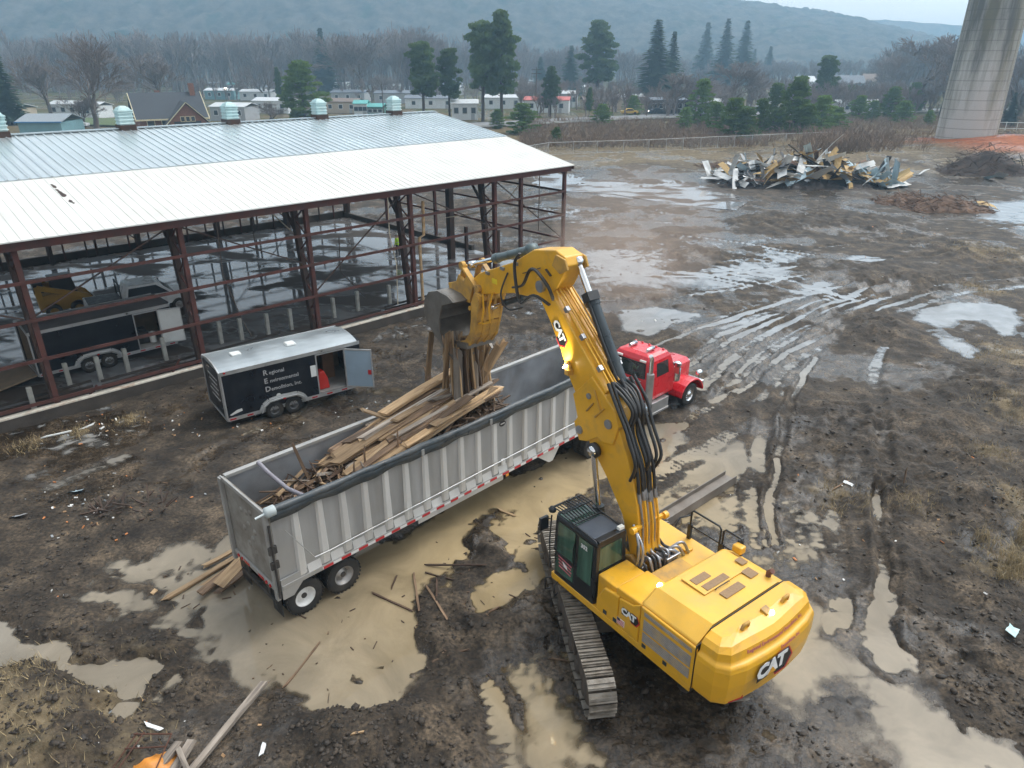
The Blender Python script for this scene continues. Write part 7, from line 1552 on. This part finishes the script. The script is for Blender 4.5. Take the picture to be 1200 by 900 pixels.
for q in HS:
    nm, lb, px, base, wp, hh, dep, wl, rf = q[:9]; rise = q[9] if len(q) > 9 else .8
    house(nm, lb, px, base, wp, hh, dep, wl, rf, rise, rz=R(((px * 7) % 25) - 12), cat='house' if nm == 'house' else ('shed' if nm == 'garden_shed' else 'mobile home'))
# far rows of roofs between the trunks
rg = random.Random(12)
for k in range(16):
    px = rg.uniform(240, 700); base = rg.uniform(103, 112); house('mobile_home', 'pale trailer home in the far rows of the trailer park', px, base, rg.uniform(18, 34), 3.0, 6, rg.choice((M_hwhite, M_hwhite, M_hgrey, M_htan)), rg.choice((M_rgrey, M_rgrey, M_rdark)), .8, 'trailer homes in the far rows', R(rg.uniform(-20, 20)), wins=2)
# brick bungalow with its dormer
g = at_far(206, 150); bh = thing('brick_house', 'brick bungalow with dark roof, cream trimmed porch gable and chimney', 'house', (g.x, g.y, .05), R(32))
D_ = g.y * _c + CAM_H * _s; W_ = 70 / FPX * D_; hh = ztop(139, g.y); zr = ztop(110, g.y + 5) 
b = MB(); b.prism([(0, 0), (10, 0), (10, hh), (5, zr - .3), (0, hh)], 'yz', -W_ / 2, W_ / 2); b.build('wall', M_brick, bh)
b = MB(); b.prism([(-1.0, hh - .25), (5, zr), (11, hh - .25), (11, hh), (5, zr + .28), (-1.0, hh)], 'yz', -W_ / 2 - .7, W_ / 2 + .7); rf = b.build('roof', M_shingle, bh)
MB().box((W_ * .43, 4.6, zr + .2), (1.0, 1.0, 3.4)).build('chimney', M_brick, rf); MB().box((-W_ * .1, 6, zr + .1), (.9, .9, 1.0)).build('chimney', M_brick, rf)
b = MB(); 
for s in (-1, 1): b.prism([(-1.06, hh - .3), (-1.02, hh - .02), (5, zr + .30), (5, zr + .02)], 'yz', s * (W_ / 2 + .7), s * (W_ / 2 + .82))
b.bar((-W_ / 2 - .7, -1.03, hh - .12), (W_ / 2 + .7, -1.03, hh - .12), .06, .28); b.build('trim', M_cream, bh)
gx_, gw = W_ * .20, 3.4
b = MB(); b.prism([(gx_ - gw, hh - 1.2), (gx_ + gw, hh - 1.2), (gx_ + gw, hh - .6), (gx_, zr - 1.6), (gx_ - gw, hh - .6)], 'xz', -2.6, 3.0); pg = b.build('porch_gable', M_brick, bh)
b = MB(); b.prism([(gx_ - gw - .7, hh - 1.1), (gx_, zr - 1.5), (gx_ + gw + .7, hh - 1.1), (gx_ + gw + .7, hh - .8), (gx_, zr - 1.2), (gx_ - gw - .7, hh - .8)], 'xz', -3.0, 3.2); b.build('roof', M_shingle, pg)
b = MB()
for s in (-1, 1): b.bar((gx_ + s * (gw + .75), -3.06, hh - 1.0), (gx_, -3.06, zr - 1.35), .10, .40, 0, (0, 1, 0))
b.build('bargeboard', M_cream, pg)
for k in (-1, 0, 1): f = MB().span((gx_ + k * .95 - .42, -2.70, hh - .55), (gx_ + k * .95 + .42, -2.605, hh + .45)).build('window', M_cream, bh); MB().span((gx_ + k * .95 - .32, -2.74, hh - .45), (gx_ + k * .95 + .32, -2.703, hh + .35)).build('pane', M_win, f)
for x in (-W_ * .34, -W_ * .12, W_ * .44): f = MB().span((x - .75, -.08, 1.3), (x + .75, -.004, 3.2)).build('window', M_cream, bh); MB().span((x - .6, -.12, 1.42), (x + .6, -.082, 3.08)).build('pane', M_win, f)
MB().span((gx_ - 2.6, -2.66, .3), (gx_ + 2.4, -2.604, 2.7)).build('porch_opening', M_win, bh)
# the blue edged low roof on the left
g = at(50, 161); t = thing('low_building', 'low grey roofed building with blue edge behind the left end of the shed', 'building', (g.x, g.y, .05), R(4)); D_ = g.y * _c; W_ = 50 / FPX * D_
b = MB(); b.span((-W_ / 2, 0, 0), (W_ / 2, 9, 2.7)); b.build('wall', M_hblue, t); b = MB(); b.prism([(-.4, 2.7), (4.5, 3.9), (9.4, 2.7), (9.4, 2.85), (4.5, 4.05), (-.4, 2.85)], 'yz', -W_ / 2 - .4, W_ / 2 + .4); b.build('roof', mat('grey_blue_roof', (.24, .27, .29), .6), t)
b = MB(); b.span((-W_ / 2 - .4, -.46, 2.62), (W_ / 2 + .4, -.405, 2.86)); b.build('fascia', mat('blue_fascia', (.05, .2, .42), .5), t)
# road with its cars, beyond the bank
def strip(pts, w_, z, m, nm):
    b = MB(); vs = []
    P = [Vector(p) for p in pts]
    for i, p in enumerate(P):
        d = (P[min(i + 1, len(P) - 1)] - P[max(i - 1, 0)]).normalized(); n = Vector((-d.y, d.x, 0)) * w_ / 2; vs += [(p.x + n.x, p.y + n.y, z), (p.x - n.x, p.y - n.y, z)]
    b.add(vs, [(2 * i, 2 * i + 1, 2 * i + 3, 2 * i + 2) for i in range(len(P) - 1)]); o = b.build(nm, m); return tag(o, kind='structure')
M_asph = mat('pale_worn_asphalt', (.20, .20, .20), .8, 0, .12, .4)
strip([at(540, 150), at(600, 147), at(667, 143), at(735, 140), at(800, 137.5), at(900, 135), at(1000, 133), at(1110, 131), at(1210, 129)], 9, .62, M_asph, 'road')
b = MB(); P = [at(470, 152), at(560, 150), at(667, 144.5), at(735, 141), at(800, 138.5), at(900, 136), at(1000, 134), at(1110, 132), at(1210, 130)]
for p, q in zip(P, P[1:]): b.bar((p.x, p.y - 8, .95), (q.x, q.y - 8, .95), .1, .35)
tag(b.build('guard_rail', mat('pale_guard_rail', (.55, .55, .53), .5, .4)), 'pale guard rail along the road beyond the bank', 'guard rail')
M_grassg = mat('winter_lawn', (.07, .10, .03), .9, 0, .3, .3)
tag((lambda b: b.build('lawn', M_grassg))(MB().prism([at(25, 146).xy, at(225, 152).xy, at(170, 141).xy, at(40, 139).xy], 'xy', .38, .44)), kind='structure')
def car(label, px, base, col, rz, name='parked_car', L_=4.5):
    g = at(px, base); t = thing(name, label, 'car', (g.x, g.y, .66), rz); h = L_ / 2
    b = MB(); b.prism([(-h, .3), (-h, .85), (-h * .6, .95), (-h * .3, 1.45), (h * .25, 1.45), (h * .55, .95), (h, .85), (h, .3)], 'xz', -.88, .88); b.build('body', col, t, bevel=.08)
    b = MB(); b.prism([(-h * .56, .95), (-h * .3, 1.38), (h * .22, 1.38), (h * .50, .95)], 'xz', -.895, .895); b.build('window', M_win, t)
    for x in (-h * .6, h * .6):
        for y in (-.82, .82): MB().cyl((x, y - .1, .32), (x, y + .1, .32), .33, 12).build('wheel', M_tyre, t)
    return t
car('white car parked on the lawn by the low blue edged building', 92, 153, mat('white_car_paint', (.6, .62, .64), .3), R(5))
car('yellow car on the road right of the thin pale pine', 737, 137, mat('yellow_car_paint', (.62, .38, .03), .4), R(8))
cr = car('dark car with its headlight on, at the pointed spruce', 768, 136, mat('dark_car_paint', (.03, .03, .035), .3), R(190))
for y in (-.6, .6): MB().lathe([(.16, 0), (0, .05)], (2.27, y, .72), (1, 0, 0), 10).build('headlight', glow('lit_headlight', (1, .93, .8), 14), cr)
b = MB(); g = at(785, 133); t = house('roadside_building', 'long dark roadside building with a row of windows', 785, 134, 44, 3.6, 8, mat('dark_siding', (.06, .06, .065), .7), M_rdark, .5, cat='building', wins=6)
# poles
def pole(label, px, top, base, arms=True):
    g = at(px, base); h = ztop(top, g.y); t = thing('utility_pole', label, 'pole', (g.x, g.y, 0)); b = MB(); b.tube([(0, 0, 0), (0, 0, h)], [.17, .11], 8); b.build('post', M_bark, t)
    if arms:
        for z in (h - .6, h - 1.6): MB().bar((-1.4, .1, z), (1.4, .1, z), .14, .16).build('crossarm', M_bark, t)
    return t
pole('pale utility pole with two crossarms above the bright rounded pine', 628, 79, 132); pole('dark plain pole behind the shed roof by the fifth ventilator', 450, 98, 138, False); pole('thin pole at the white roofed trailer homes', 318, 92, 130, False)
t = pole('street lamp pole with a lit lamp in the trailer park', 266, 103, 122, False); MB().lathe([(.05, 0), (.35, .1), (.3, .3), (0, .35)], (.3, -.1, ztop(104, t.location.y)), (0, 0, 1), 10).build('lamp', glow('lit_street_lamp', (1, .8, .55), 8), t)
# chain link fence along the bank
M_fence = mat('galvanised_fence', (.46, .47, .46), .5, .6)
fp = [at(q[0], q[1]) for q in ((610, 188), (643, 182), (700, 180), (760, 178), (800, 176), (860, 173), (920, 170), (985, 167))]
fc = thing('chain_link_fence', 'long grey chain link fence along the bank behind the yard', 'fence', fp[0]); o0 = fp[0]
for p, q in zip(fp, fp[1:]):
    n = max(1, int((q - p).length / 3.2))
    for k in range(n):
        c = p.lerp(q, k / n) - o0; MB().cyl((c.x, c.y, 0), (c.x, c.y, 1.95), .045, 6).build('post', M_fence, fc)
b = MB()
for p, q in zip(fp, fp[1:]):
    for z, r in ((1.9, .035), (.1, .02)): b.tube([Vector((p.x - o0.x, p.y - o0.y, z)), Vector((q.x - o0.x, q.y - o0.y, z))], r, 5)
b.build('rail', M_fence, fc)
b = MB()
for p, q in zip(fp, fp[1:]):
    n = int((q - p).length / .22); a = p - o0; d = q - p; d.z = 0
    for k in range(n):
        c = a + d * (k / n); e = a + d * min(1.0, (k + 8) / n); b.add([(c.x, c.y, .1), (c.x + .012, c.y, .1), (e.x + .012, e.y, 1.9), (e.x, e.y, 1.9)], [(0, 1, 2, 3)]); b.add([(c.x, c.y, 1.9), (c.x + .012, c.y, 1.9), (e.x + .012, e.y, .1), (e.x, e.y, .1)], [(0, 1, 2, 3)])
b.build('mesh', M_fence, fc)
fp2 = [at_far(1150, 150), at_far(1215, 148)]; f2 = thing('rail_fence', 'short pale rail fence right of the concrete chimney', 'fence', fp2[0])
for k in range(6): c = (fp2[1] - fp2[0]) * (k / 5); MB().cyl((c.x, c.y, 0), (c.x, c.y, 2.6), .06, 6).build('post', M_hwhite, f2)
b = MB(); d = fp2[1] - fp2[0]; [b.tube([(0, 0, z), (d.x, d.y, z)], .05, 5) for z in (2.5, 1.4)]; b.build('rail', M_hwhite, f2)

# ------------------------------------------------------------------ concrete chimney
def chimney():
    g = at(1128, 171); D_ = g.y * _c + CAM_H * _s; r0 = 31 / FPX * D_; H_ = 29
    m = bpy.data.materials.new('streaked_chimney_concrete'); m.use_nodes = True; t = m.node_tree; N = t.nodes; L = t.links; p = N['Principled BSDF']
    tc = N.new('ShaderNodeTexCoord'); mp = N.new('ShaderNodeMapping'); mp.inputs['Scale'].default_value = (1, 1, .10); L.new(tc.outputs['Object'], mp.inputs[0])
    n1 = N.new('ShaderNodeTexNoise'); n1.inputs['Scale'].default_value = .55; n1.inputs['Detail'].default_value = 8; n1.inputs['Roughness'].default_value = .65; L.new(mp.outputs[0], n1.inputs['Vector'])
    sx = N.new('ShaderNodeSeparateXYZ'); L.new(tc.outputs['Object'], sx.inputs[0])
    up = N.new('ShaderNodeMapRange'); up.inputs[1].default_value = 3; up.inputs[2].default_value = 20; up.inputs[3].default_value = -.10; up.inputs[4].default_value = .11; L.new(sx.outputs['Z'], up.inputs[0])
    ad = N.new('ShaderNodeMath'); L.new(n1.outputs[0], ad.inputs[0]); L.new(up.outputs[0], ad.inputs[1])
    r = N.new('ShaderNodeValToRGB'); e = r.color_ramp.elements; e.new(.5)
    for q, (po, c) in zip(e, ((.42, (.56, .55, .52)), (.54, (.38, .37, .33)), (.68, (.14, .135, .12)))): q.position = po; q.color = (*c, 1)
    L.new(ad.outputs[0], r.inputs[0])
    n2 = N.new('ShaderNodeTexNoise'); n2.inputs['Scale'].default_value = .35; L.new(mp.outputs[0], n2.inputs['Vector']); k = N.new('ShaderNodeMapRange'); k.inputs[1].default_value = .52; k.inputs[2].default_value = .66; k.inputs[4].default_value = .55; L.new(n2.outputs[0], k.inputs[0])
    x = N.new('ShaderNodeMixRGB'); L.new(k.outputs[0], x.inputs[0]); L.new(r.outputs[0], x.inputs[1]); x.inputs[2].default_value = (.25, .22, .11, 1)
    # lift joints
    z1 = N.new('ShaderNodeMath'); z1.operation = 'MULTIPLY'; z1.inputs[1].default_value = 1 / 1.5; L.new(sx.outputs['Z'], z1.inputs[0]); z2 = N.new('ShaderNodeMath'); z2.operation = 'FRACT'; L.new(z1.outputs[0], z2.inputs[0]); z3 = N.new('ShaderNodeMath'); z3.operation = 'LESS_THAN'; z3.inputs[1].default_value = .08; L.new(z2.outputs[0], z3.inputs[0]); z4 = N.new('ShaderNodeMath'); z4.operation = 'MULTIPLY'; z4.inputs[1].default_value = .45; L.new(z3.outputs[0], z4.inputs[0])
    y = N.new('ShaderNodeMixRGB'); L.new(z4.outputs[0], y.inputs[0]); L.new(x.outputs[0], y.inputs[1]); y.inputs[2].default_value = (.10, .095, .085, 1)
    L.new(y.outputs[0], p.inputs['Base Color']); p.inputs['Roughness'].default_value = .9
    ch = thing('concrete_chimney', 'huge streaked concrete chimney rising out of the photo above the red earth', 'chimney', (g.x, g.y, 0))
    b = MB(); b.lathe([(r0 * (1 - .0035 * z), z) for z in np.linspace(-.5, H_, 34)], (0, 0, 0), (0, 0, 1), 40); b.build('shaft', m, ch)
    b = MB(); a0 = Vector((g.x, g.y, 0)); to = (Vector((0, 0, 0)) - a0).normalized(); a = math.atan2(to.y, to.x)
    aa = a + .1; b.box((math.cos(aa) * r0 * .99, math.sin(aa) * r0 * .99, .7), (.5, 2.4, 1.3), rz=aa); b.build('flue_opening', M_win, ch)
    b = MB(); aa = a + 1.18
    for s in (-.25, .25):
        q = Vector((-math.sin(aa), math.cos(aa), 0)) * s; b.tube([Vector((math.cos(aa), math.sin(aa), 0)) * (r0 * (1 - .0035 * z) + .25) + q + Vector((0, 0, z)) for z in (1, 10, 20, 28.8)], .05, 5)
    for z in np.arange(1.5, 28.5, .5): q = Vector((-math.sin(aa), math.cos(aa), 0)) * .25; c = Vector((math.cos(aa), math.sin(aa), 0)) * (r0 * (1 - .0035 * z) + .25) + Vector((0, 0, z)); b.bar(c - q, c + q, .05, .05)
    b.build('ladder', mat('pale_ladder', (.5, .48, .44), .6, .3), ch)
chimney()

# ------------------------------------------------------------------ scrap heaps
rg = random.Random(17)
SM = [mat('scrap_white_sheet', (.66, .67, .66), .6, 0, .1, 2, .4, (.25, .22, .19)), mat('scrap_grey_sheet', (.30, .31, .32), .6, .1, .2, 2, .4, (.15, .13, .11)), mat('scrap_tan_board', (.46, .31, .13), .75, 0, .2, 2), mat('scrap_blue_sheet', (.40, .52, .58), .6, 0, .1, 2), mat('scrap_black_sheet', (.025, .025, .027), .6, 0, .2, 2), mat('scrap_brown_sheet', (.14, .075, .045), .7, .1, .3, 2)]
def bent_sheet(k, mt):
    r_ = random.Random(k); b = MB(); n = 4; up, dn = [], []
    for i in range(n + 1):
        for j in range(3):
            x = -1 + 2 * i / n; y = (-1 + j) * .38; z = .13 * math.sin(i * r_.uniform(.4, 1.1) + k) + .07 * r_.uniform(-1, 1); up.append(Vector((x, y + r_.uniform(-.05, .05), z)))
    N_ = len(up); q = [(i * 3 + j, (i + 1) * 3 + j, (i + 1) * 3 + j + 1, i * 3 + j + 1) for i in range(n) for j in range(2)]
    b.add(up, q); b.add([v - Vector((0, 0, .025)) for v in up], [tuple(reversed(f)) for f in q])
    return b.mesh('scrap_sheet', mt)
SHT = {(k, m_): bent_sheet(k, SM[m_]) for k in range(4) for m_ in range(6)}
pc = at(950, 222); 
def pile_h(x, y): # local metres about the heap's front centre
    return max(.0, 3.1 * math.exp(-((x - 1.0) / 7.2) ** 2) + 1.1 * math.exp(-((x + 7) / 3) ** 2)) * math.exp(-((y - 4.5) / 3.6) ** 2)
names = ['white', 'grey', 'tan', 'pale blue', 'black', 'brown']
for i in range(290):
    x = rg.uniform(-10, 12); y = rg.uniform(.5, 9); m_ = rg.choice((0, 0, 0, 1, 2, 2, 2, 3, 4, 4, 5)) if x < 7 else rg.choice((3, 0, 2, 3, 4)); h = max(pile_h(x, y), .3 * (x > 5) * (y < 5) * (rg.random() < .5))
    if h < .12: continue
    o = bpy.data.objects.new('scrap_sheet', SHT[(i % 4, m_)]); COL.objects.link(o); s = rg.uniform(.5, 1.5)
    o.location = (pc.x + x, pc.y + y, h * rg.uniform(.75, 1.12) + .15); o.rotation_euler = (rg.gauss(0, .55), rg.gauss(0, .5), rg.uniform(0, 6.28)); o.scale = (s * rg.uniform(.9, 2.3), s * rg.uniform(.5, 1.1), s)
    tag(o, ('bent %s panel of %s in the scrap heap' % (names[m_], 'board' if m_ == 2 else 'sheet metal')), 'scrap', '%s pieces in the scrap heap' % names[m_])
for k, (px, py, z, L_, rx, rz_, mi, lb) in enumerate(((925, 190, 3.0, 2.2, 1.2, .3, 0, 'upright white sheet standing on the left crest of the scrap heap'), (1010, 190, 3.1, 1.6, 1.1, 1.2, 0, 'pointed white sheet on the right crest of the scrap heap'), (940, 186, 2.5, 3.2, .1, .1, 2, 'longest tan board lying along the back of the scrap heap'), (895, 197, 1.6, 2.6, .05, -.15, 2, 'tan board on the low left part of the scrap heap'), (872, 208, 1.0, 2.6, .1, .05, 0, 'long white strip at the left end of the scrap heap'), (1020, 213, 1.0, 1.6, .3, .6, 3, 'crumpled pale blue sheet at the right foot of the scrap heap'), (1040, 215, .7, 1.3, .2, 1.6, 3, 'small pale blue sheet at the very end of the scrap heap'))):
    q = at_far(px, pc.y + 3.5); o = bpy.data.objects.new('scrap_sheet', SHT[(k % 4, mi)]); COL.objects.link(o); o.location = (q.x, q.y, z); o.rotation_euler = (rx, .1, rz_); o.scale = (L_ * .6, .9, .7); tag(o, lb, 'scrap')
b = MB(); gx_ = np.linspace(-11, 11, 50); gy_ = np.linspace(-1, 10, 26)
vs = [(x, y, pile_h(x, y) * .85 + .35 * vn(x * 1.7, y * 1.7, 3) * (pile_h(x, y) > .05) - .05) for x in gx_ for y in gy_]; b.add(vs, [(i * 26 + j, (i + 1) * 26 + j, (i + 1) * 26 + j + 1, i * 26 + j + 1) for i in range(49) for j in range(25)])
for _ in range(500):
    x, y = rg.uniform(-9, 10), rg.uniform(-.5, 7); h = pile_h(x, y) + .05; a = rg.uniform(0, 6.28); d = Vector((math.cos(a), math.sin(a), rg.gauss(0, .4))) * rg.uniform(.2, .9); b.bar(Vector((x, y, h)) - d * .5, Vector((x, y, h)) + d * .5, rg.uniform(.03, .12), .03)
o = b.build('scrap_rubble', mat('dark_rubble', (.055, .045, .04), .85, 0, .7, 1.6), loc=(pc.x, pc.y, -.38)); o['kind'] = 'stuff'
def brush(name, px, py, w_, d_, h_, n, mt, lb):
    g = at(px, py); b = MB()
    for _ in range(n):
        x, y = rg.gauss(0, w_ / 3), rg.gauss(0, d_ / 3); h = h_ * math.exp(-(x / w_ * 2) ** 2 - (y / d_ * 2) ** 2) * rg.uniform(.2, 1.1); x = min(max(x, -w_ * .42), w_ * .42); y = min(max(y, -d_ * .4), d_ * .4); h *= .8; a = rg.uniform(0, 6.28); L_ = rg.uniform(.4, 1.5); d = Vector((math.cos(a), math.sin(a), rg.gauss(0, .35))) * L_ / 2; b.bar(Vector((x, y, h)) - d, Vector((x, y, h)) + d, rg.uniform(.03, .09), .04)
    k = 20; vs = [(-w_ / 2 + w_ * i / k, -d_ / 2 + d_ * j / k, h_ * .7 * math.exp(-((2 * i / k - 1) * 1.1) ** 2 * 1.4 - ((2 * j / k - 1) * 1.1) ** 2 * 1.4) * (.6 + .6 * vn(i * .6, j * .6, px)) - .1 - .25 * (max(abs(2 * i / k - 1), abs(2 * j / k - 1)) > .9)) for i in range(k + 1) for j in range(k + 1)]
    b.add(vs, [(i * (k + 1) + j, (i + 1) * (k + 1) + j, (i + 1) * (k + 1) + j + 1, i * (k + 1) + j + 1) for i in range(k) for j in range(k)], 0, True)
    return tag(b.build(name, mt, loc=(g.x, g.y, g.z)), lb, 'debris pile')
M_bd = mat('dark_branches', (.06, .04, .03), .9, 0, .4, 2); M_bb = mat('brown_branches', (.14, .085, .055), .9, 0, .4, 2)
brush('brush_pile', 1155, 205, 13, 6, 4.6, 620, M_bd, 'large dark brush pile below the red earth by the chimney'); brush('brush_pile', 1178, 164, 9, 5, 2.2, 200, M_bd, 'dark brush pile on the bank right of the chimney'); brush('brush_pile', 1108, 246, 9, 4, 2.0, 300, M_bb, 'brown pile of sticks in front of the dark brush pile'); brush('brush_pile', 1062, 238, 7, 4, 1.5, 200, M_bb, 'low stick pile at the right end of the scrap heap'); brush('brush_pile', 848, 197, 8, 4, 1.0, 220, M_bb, 'low brown brush heap left of the scrap heap'); brush('brush_pile', 155, 600, 2.2, .7, .28, 130, M_bd, 'small dark ridge of rotten sticks left of the silver trailer')
for px, py, s, mi, lb in ((1078, 207, 1.2, 0, 'white torn sheet before the dark brush pile'), (1156, 246, 1.0, 2, 'cream broken panel at the end of the brown stick pile'), (1158, 212, .8, 3, 'pale blue scrap under the white torn sheet'), (1170, 210, 1.3, 0, 'crumpled white scrap right of the dark brush pile')):
    g = at(px, py); o = bpy.data.objects.new('scrap_sheet', SHT[(px % 4, mi)]); COL.objects.link(o); o.location = (g.x, g.y, .45); o.rotation_euler = (.4, .2, px); o.scale = (s, s, s); tag(o, lb, 'scrap')
# ------------------------------------------------------------------ under the shed roof: skid steer and pickup
M_yold = mat('old_yellow_paint', (.42, .24, .03), .55, 0, .15, 3, .4, (.12, .08, .04))
def skid():
    g = at(80, 366, .06); t = thing('skid_steer', 'small yellow skid steer loader with black cab parked inside the shed', 'loader', g, R(38))
    b = MB(); b.prism([(-1.3, .35), (-1.35, 1.25), (-.6, 1.35), (.8, 1.0), (.9, .35)], 'xz', -.55, .55); b.build('body', M_yold, t, bevel=.04)
    b = MB(); b.prism([(-.55, 1.2), (-.5, 2.15), (.55, 2.15), (.75, 1.0)], 'xz', -.48, .48); b.build('cab', M_black, t, bevel=.04); b = MB(); b.span((-.6, -.55, 2.15), (.65, .55, 2.24)); b.build('roof', mat('grey_cab_roof', (.42, .44, .45), .5), t, bevel=.03)
    for y in (-.72, .72):
        b = MB(); b.bar((-1.25, y, 1.85), (1.1, y, 1.0), .14, .30); b.bar((1.1, y, 1.05), (1.55, y, .35), .14, .24); b.bar((-1.25, y, 1.9), (-1.2, y, 1.1), .14, .3); b.build('lift_arm', M_yold, t, bevel=.03)
        for x in (-.7, .55): tyre(t, (x, y * 1.05, .40), .41, .30, 1 if y > 0 else -1, M_yold)
    b = MB(); b.prism([(1.45, .1), (2.1, .08), (2.15, .14), (1.6, .2), (1.55, .75), (1.45, .75)], 'xz', -.95, .95); b.build('bucket', M_bucket, t)
    b = MB(); b.box((-1.15, 0, 1.75), (.5, .9, .6)); b.build('engine_cover', M_black, t, bevel=.05)
skid()
def pickup():
    g = at(168, 366, .06); t = thing('pickup_truck', 'white pickup truck behind the dark roofed trailer in the shed', 'pickup', g, R(36)); Mw = mat('white_pickup_paint', (.70, .72, .72), .3, 0, .05, 2, .2, (.3, .28, .25))
    b = MB(); b.prism([(-2.8, .55), (-2.8, 1.15), (2.0, 1.15), (2.75, 1.05), (2.85, .55)], 'xz', -.98, .98); b.build('body', Mw, t, bevel=.05)
    b = MB(); b.prism([(-.9, 1.15), (-.7, 1.85), (.9, 1.88), (1.7, 1.15)], 'xz', -.88, .88); c_ = b.build('cab', Mw, t, bevel=.06)
    b = MB(); b.prism([(-.72, 1.22), (-.6, 1.72), (.82, 1.74), (1.45, 1.22)], 'xz', -.892, .892); b.prism([(1.05, 1.72), (1.72, 1.2), (1.66, 1.18), (.98, 1.70)], 'xz', -.75, .75); b.build('window', M_win, c_)
    MB().span((-2.7, -.85, 1.151), (-1.0, .85, 1.165)).build('bed', M_black, t)
    b = MB(); b.tube([(-1.05, -.8, 1.15), (-1.05, -.8, 2.0), (-1.05, .8, 2.0), (-1.05, .8, 1.15)], .04, 6); b.build('rack', M_black, t)
    for x in (-1.8, 1.85):
        for s in (-1, 1): tyre(t, (x, s * .88, .40), .40, .26, s, M_rims)
pickup()
# ------------------------------------------------------------------ litter: bits too many to count
def litter():
    r_ = random.Random(23); pal = [mat('litter_white', (.68, .68, .66), .6), mat('litter_tan', (.40, .24, .12), .7), mat('litter_orange', (.48, .18, .06), .7), mat('litter_grey', (.25, .27, .28), .6)]; b = MB()
    spots = [(90, 600, 60, 26, 60), (120, 580, 90, 40, 45), (190, 500, 60, 25, 40), (290, 500, 80, 20, 30), (120, 500, 40, 12, 40), (440, 480, 50, 20, 25), (60, 700, 22, 6, 8), (600, 440, 60, 20, 20), (1000, 640, 120, 60, 30), (1130, 600, 60, 60, 20), (930, 300, 120, 25, 50), (1080, 280, 80, 20, 30), (200, 860, 120, 30, 24), (760, 380, 60, 20, 12), (300, 470, 60, 12, 20)]
    for px, py, sx, sy, n in spots:
        for _ in range(int(n * .55)):
            g = at(r_.gauss(px, sx * .6), max(150, r_.gauss(py, sy * .6)))
            u, nn = (g.x - SHED_C.x) * SU.x + (g.y - SHED_C.y) * SU.y, (g.x - SHED_C.x) * SN.x + (g.y - SHED_C.y) * SN.y
            if nn > -.3 and u > -1 or g.y < 6: continue
            s = r_.uniform(.012, .05) * (1 + g.y / 70); M = Euler((r_.gauss(0, .5), r_.gauss(0, .5), r_.uniform(0, 6))).to_matrix(); b.box((g.x, g.y, 0), (s * r_.uniform(1, 2.6), s, s * .35), r_.choice((0, 0, 0, 1, 1, 2, 3)), M)
    xy = np.array([(sum(b.v[8 * k + i][0] for i in range(8)) / 8, sum(b.v[8 * k + i][1] for i in range(8)) / 8) for k in range(len(b.v) // 8)]); zz = np.maximum(site_height(xy[:, 0], xy[:, 1])[0], 0) + .02
    b.v = [(x, y, z + zz[i // 8]) for i, (x, y, z) in enumerate(b.v)]
    o = b.build('litter', pal); o['kind'] = 'stuff'
litter()
for px, py, px2, py2, lb in ((51, 514, 85, 507, 'white plank at the foot of the shed plinth, the left of two'), (96, 505, 113, 499, 'white plank at the foot of the shed plinth, the right of two'), (175, 862, 193, 864, 'short white strip on the mud in the near corner'), (308, 893, 312, 880, 'white stub standing in the mud at the lower edge')):
    p0, p1 = lo_at(px, py), lo_at(px2, py2); 
    for p in (p0, p1): p.z += .05
    plank((p0 + p1) / 2, p1 - p0, (p1 - p0).length, .08, .04, M_hwhite, lb, None, 'white_strip', 0, 'plank')
for px, py, sx, lb, mt in ((992, 575, .16, 'small white rag on the mud right of the excavator', M_hwhite), (91, 578, .3, 'blue grey scrap on the mud left of the silver trailer', SM[3]), (22, 607, .26, 'crumpled grey scrap near the left edge', SM[1]), (1182, 750, .3, 'pale teal scrap in the wet ground at the right edge', M_teal)):
    p = lo_at(px, py); o = bpy.data.objects.new('scrap_sheet', bent_sheet(px, mt)); COL.objects.link(o); o.location = (p.x, p.y, p.z + .06); o.scale = (sx, sx, sx); o.rotation_euler = (.3, .2, px); tag(o, lb, 'scrap')
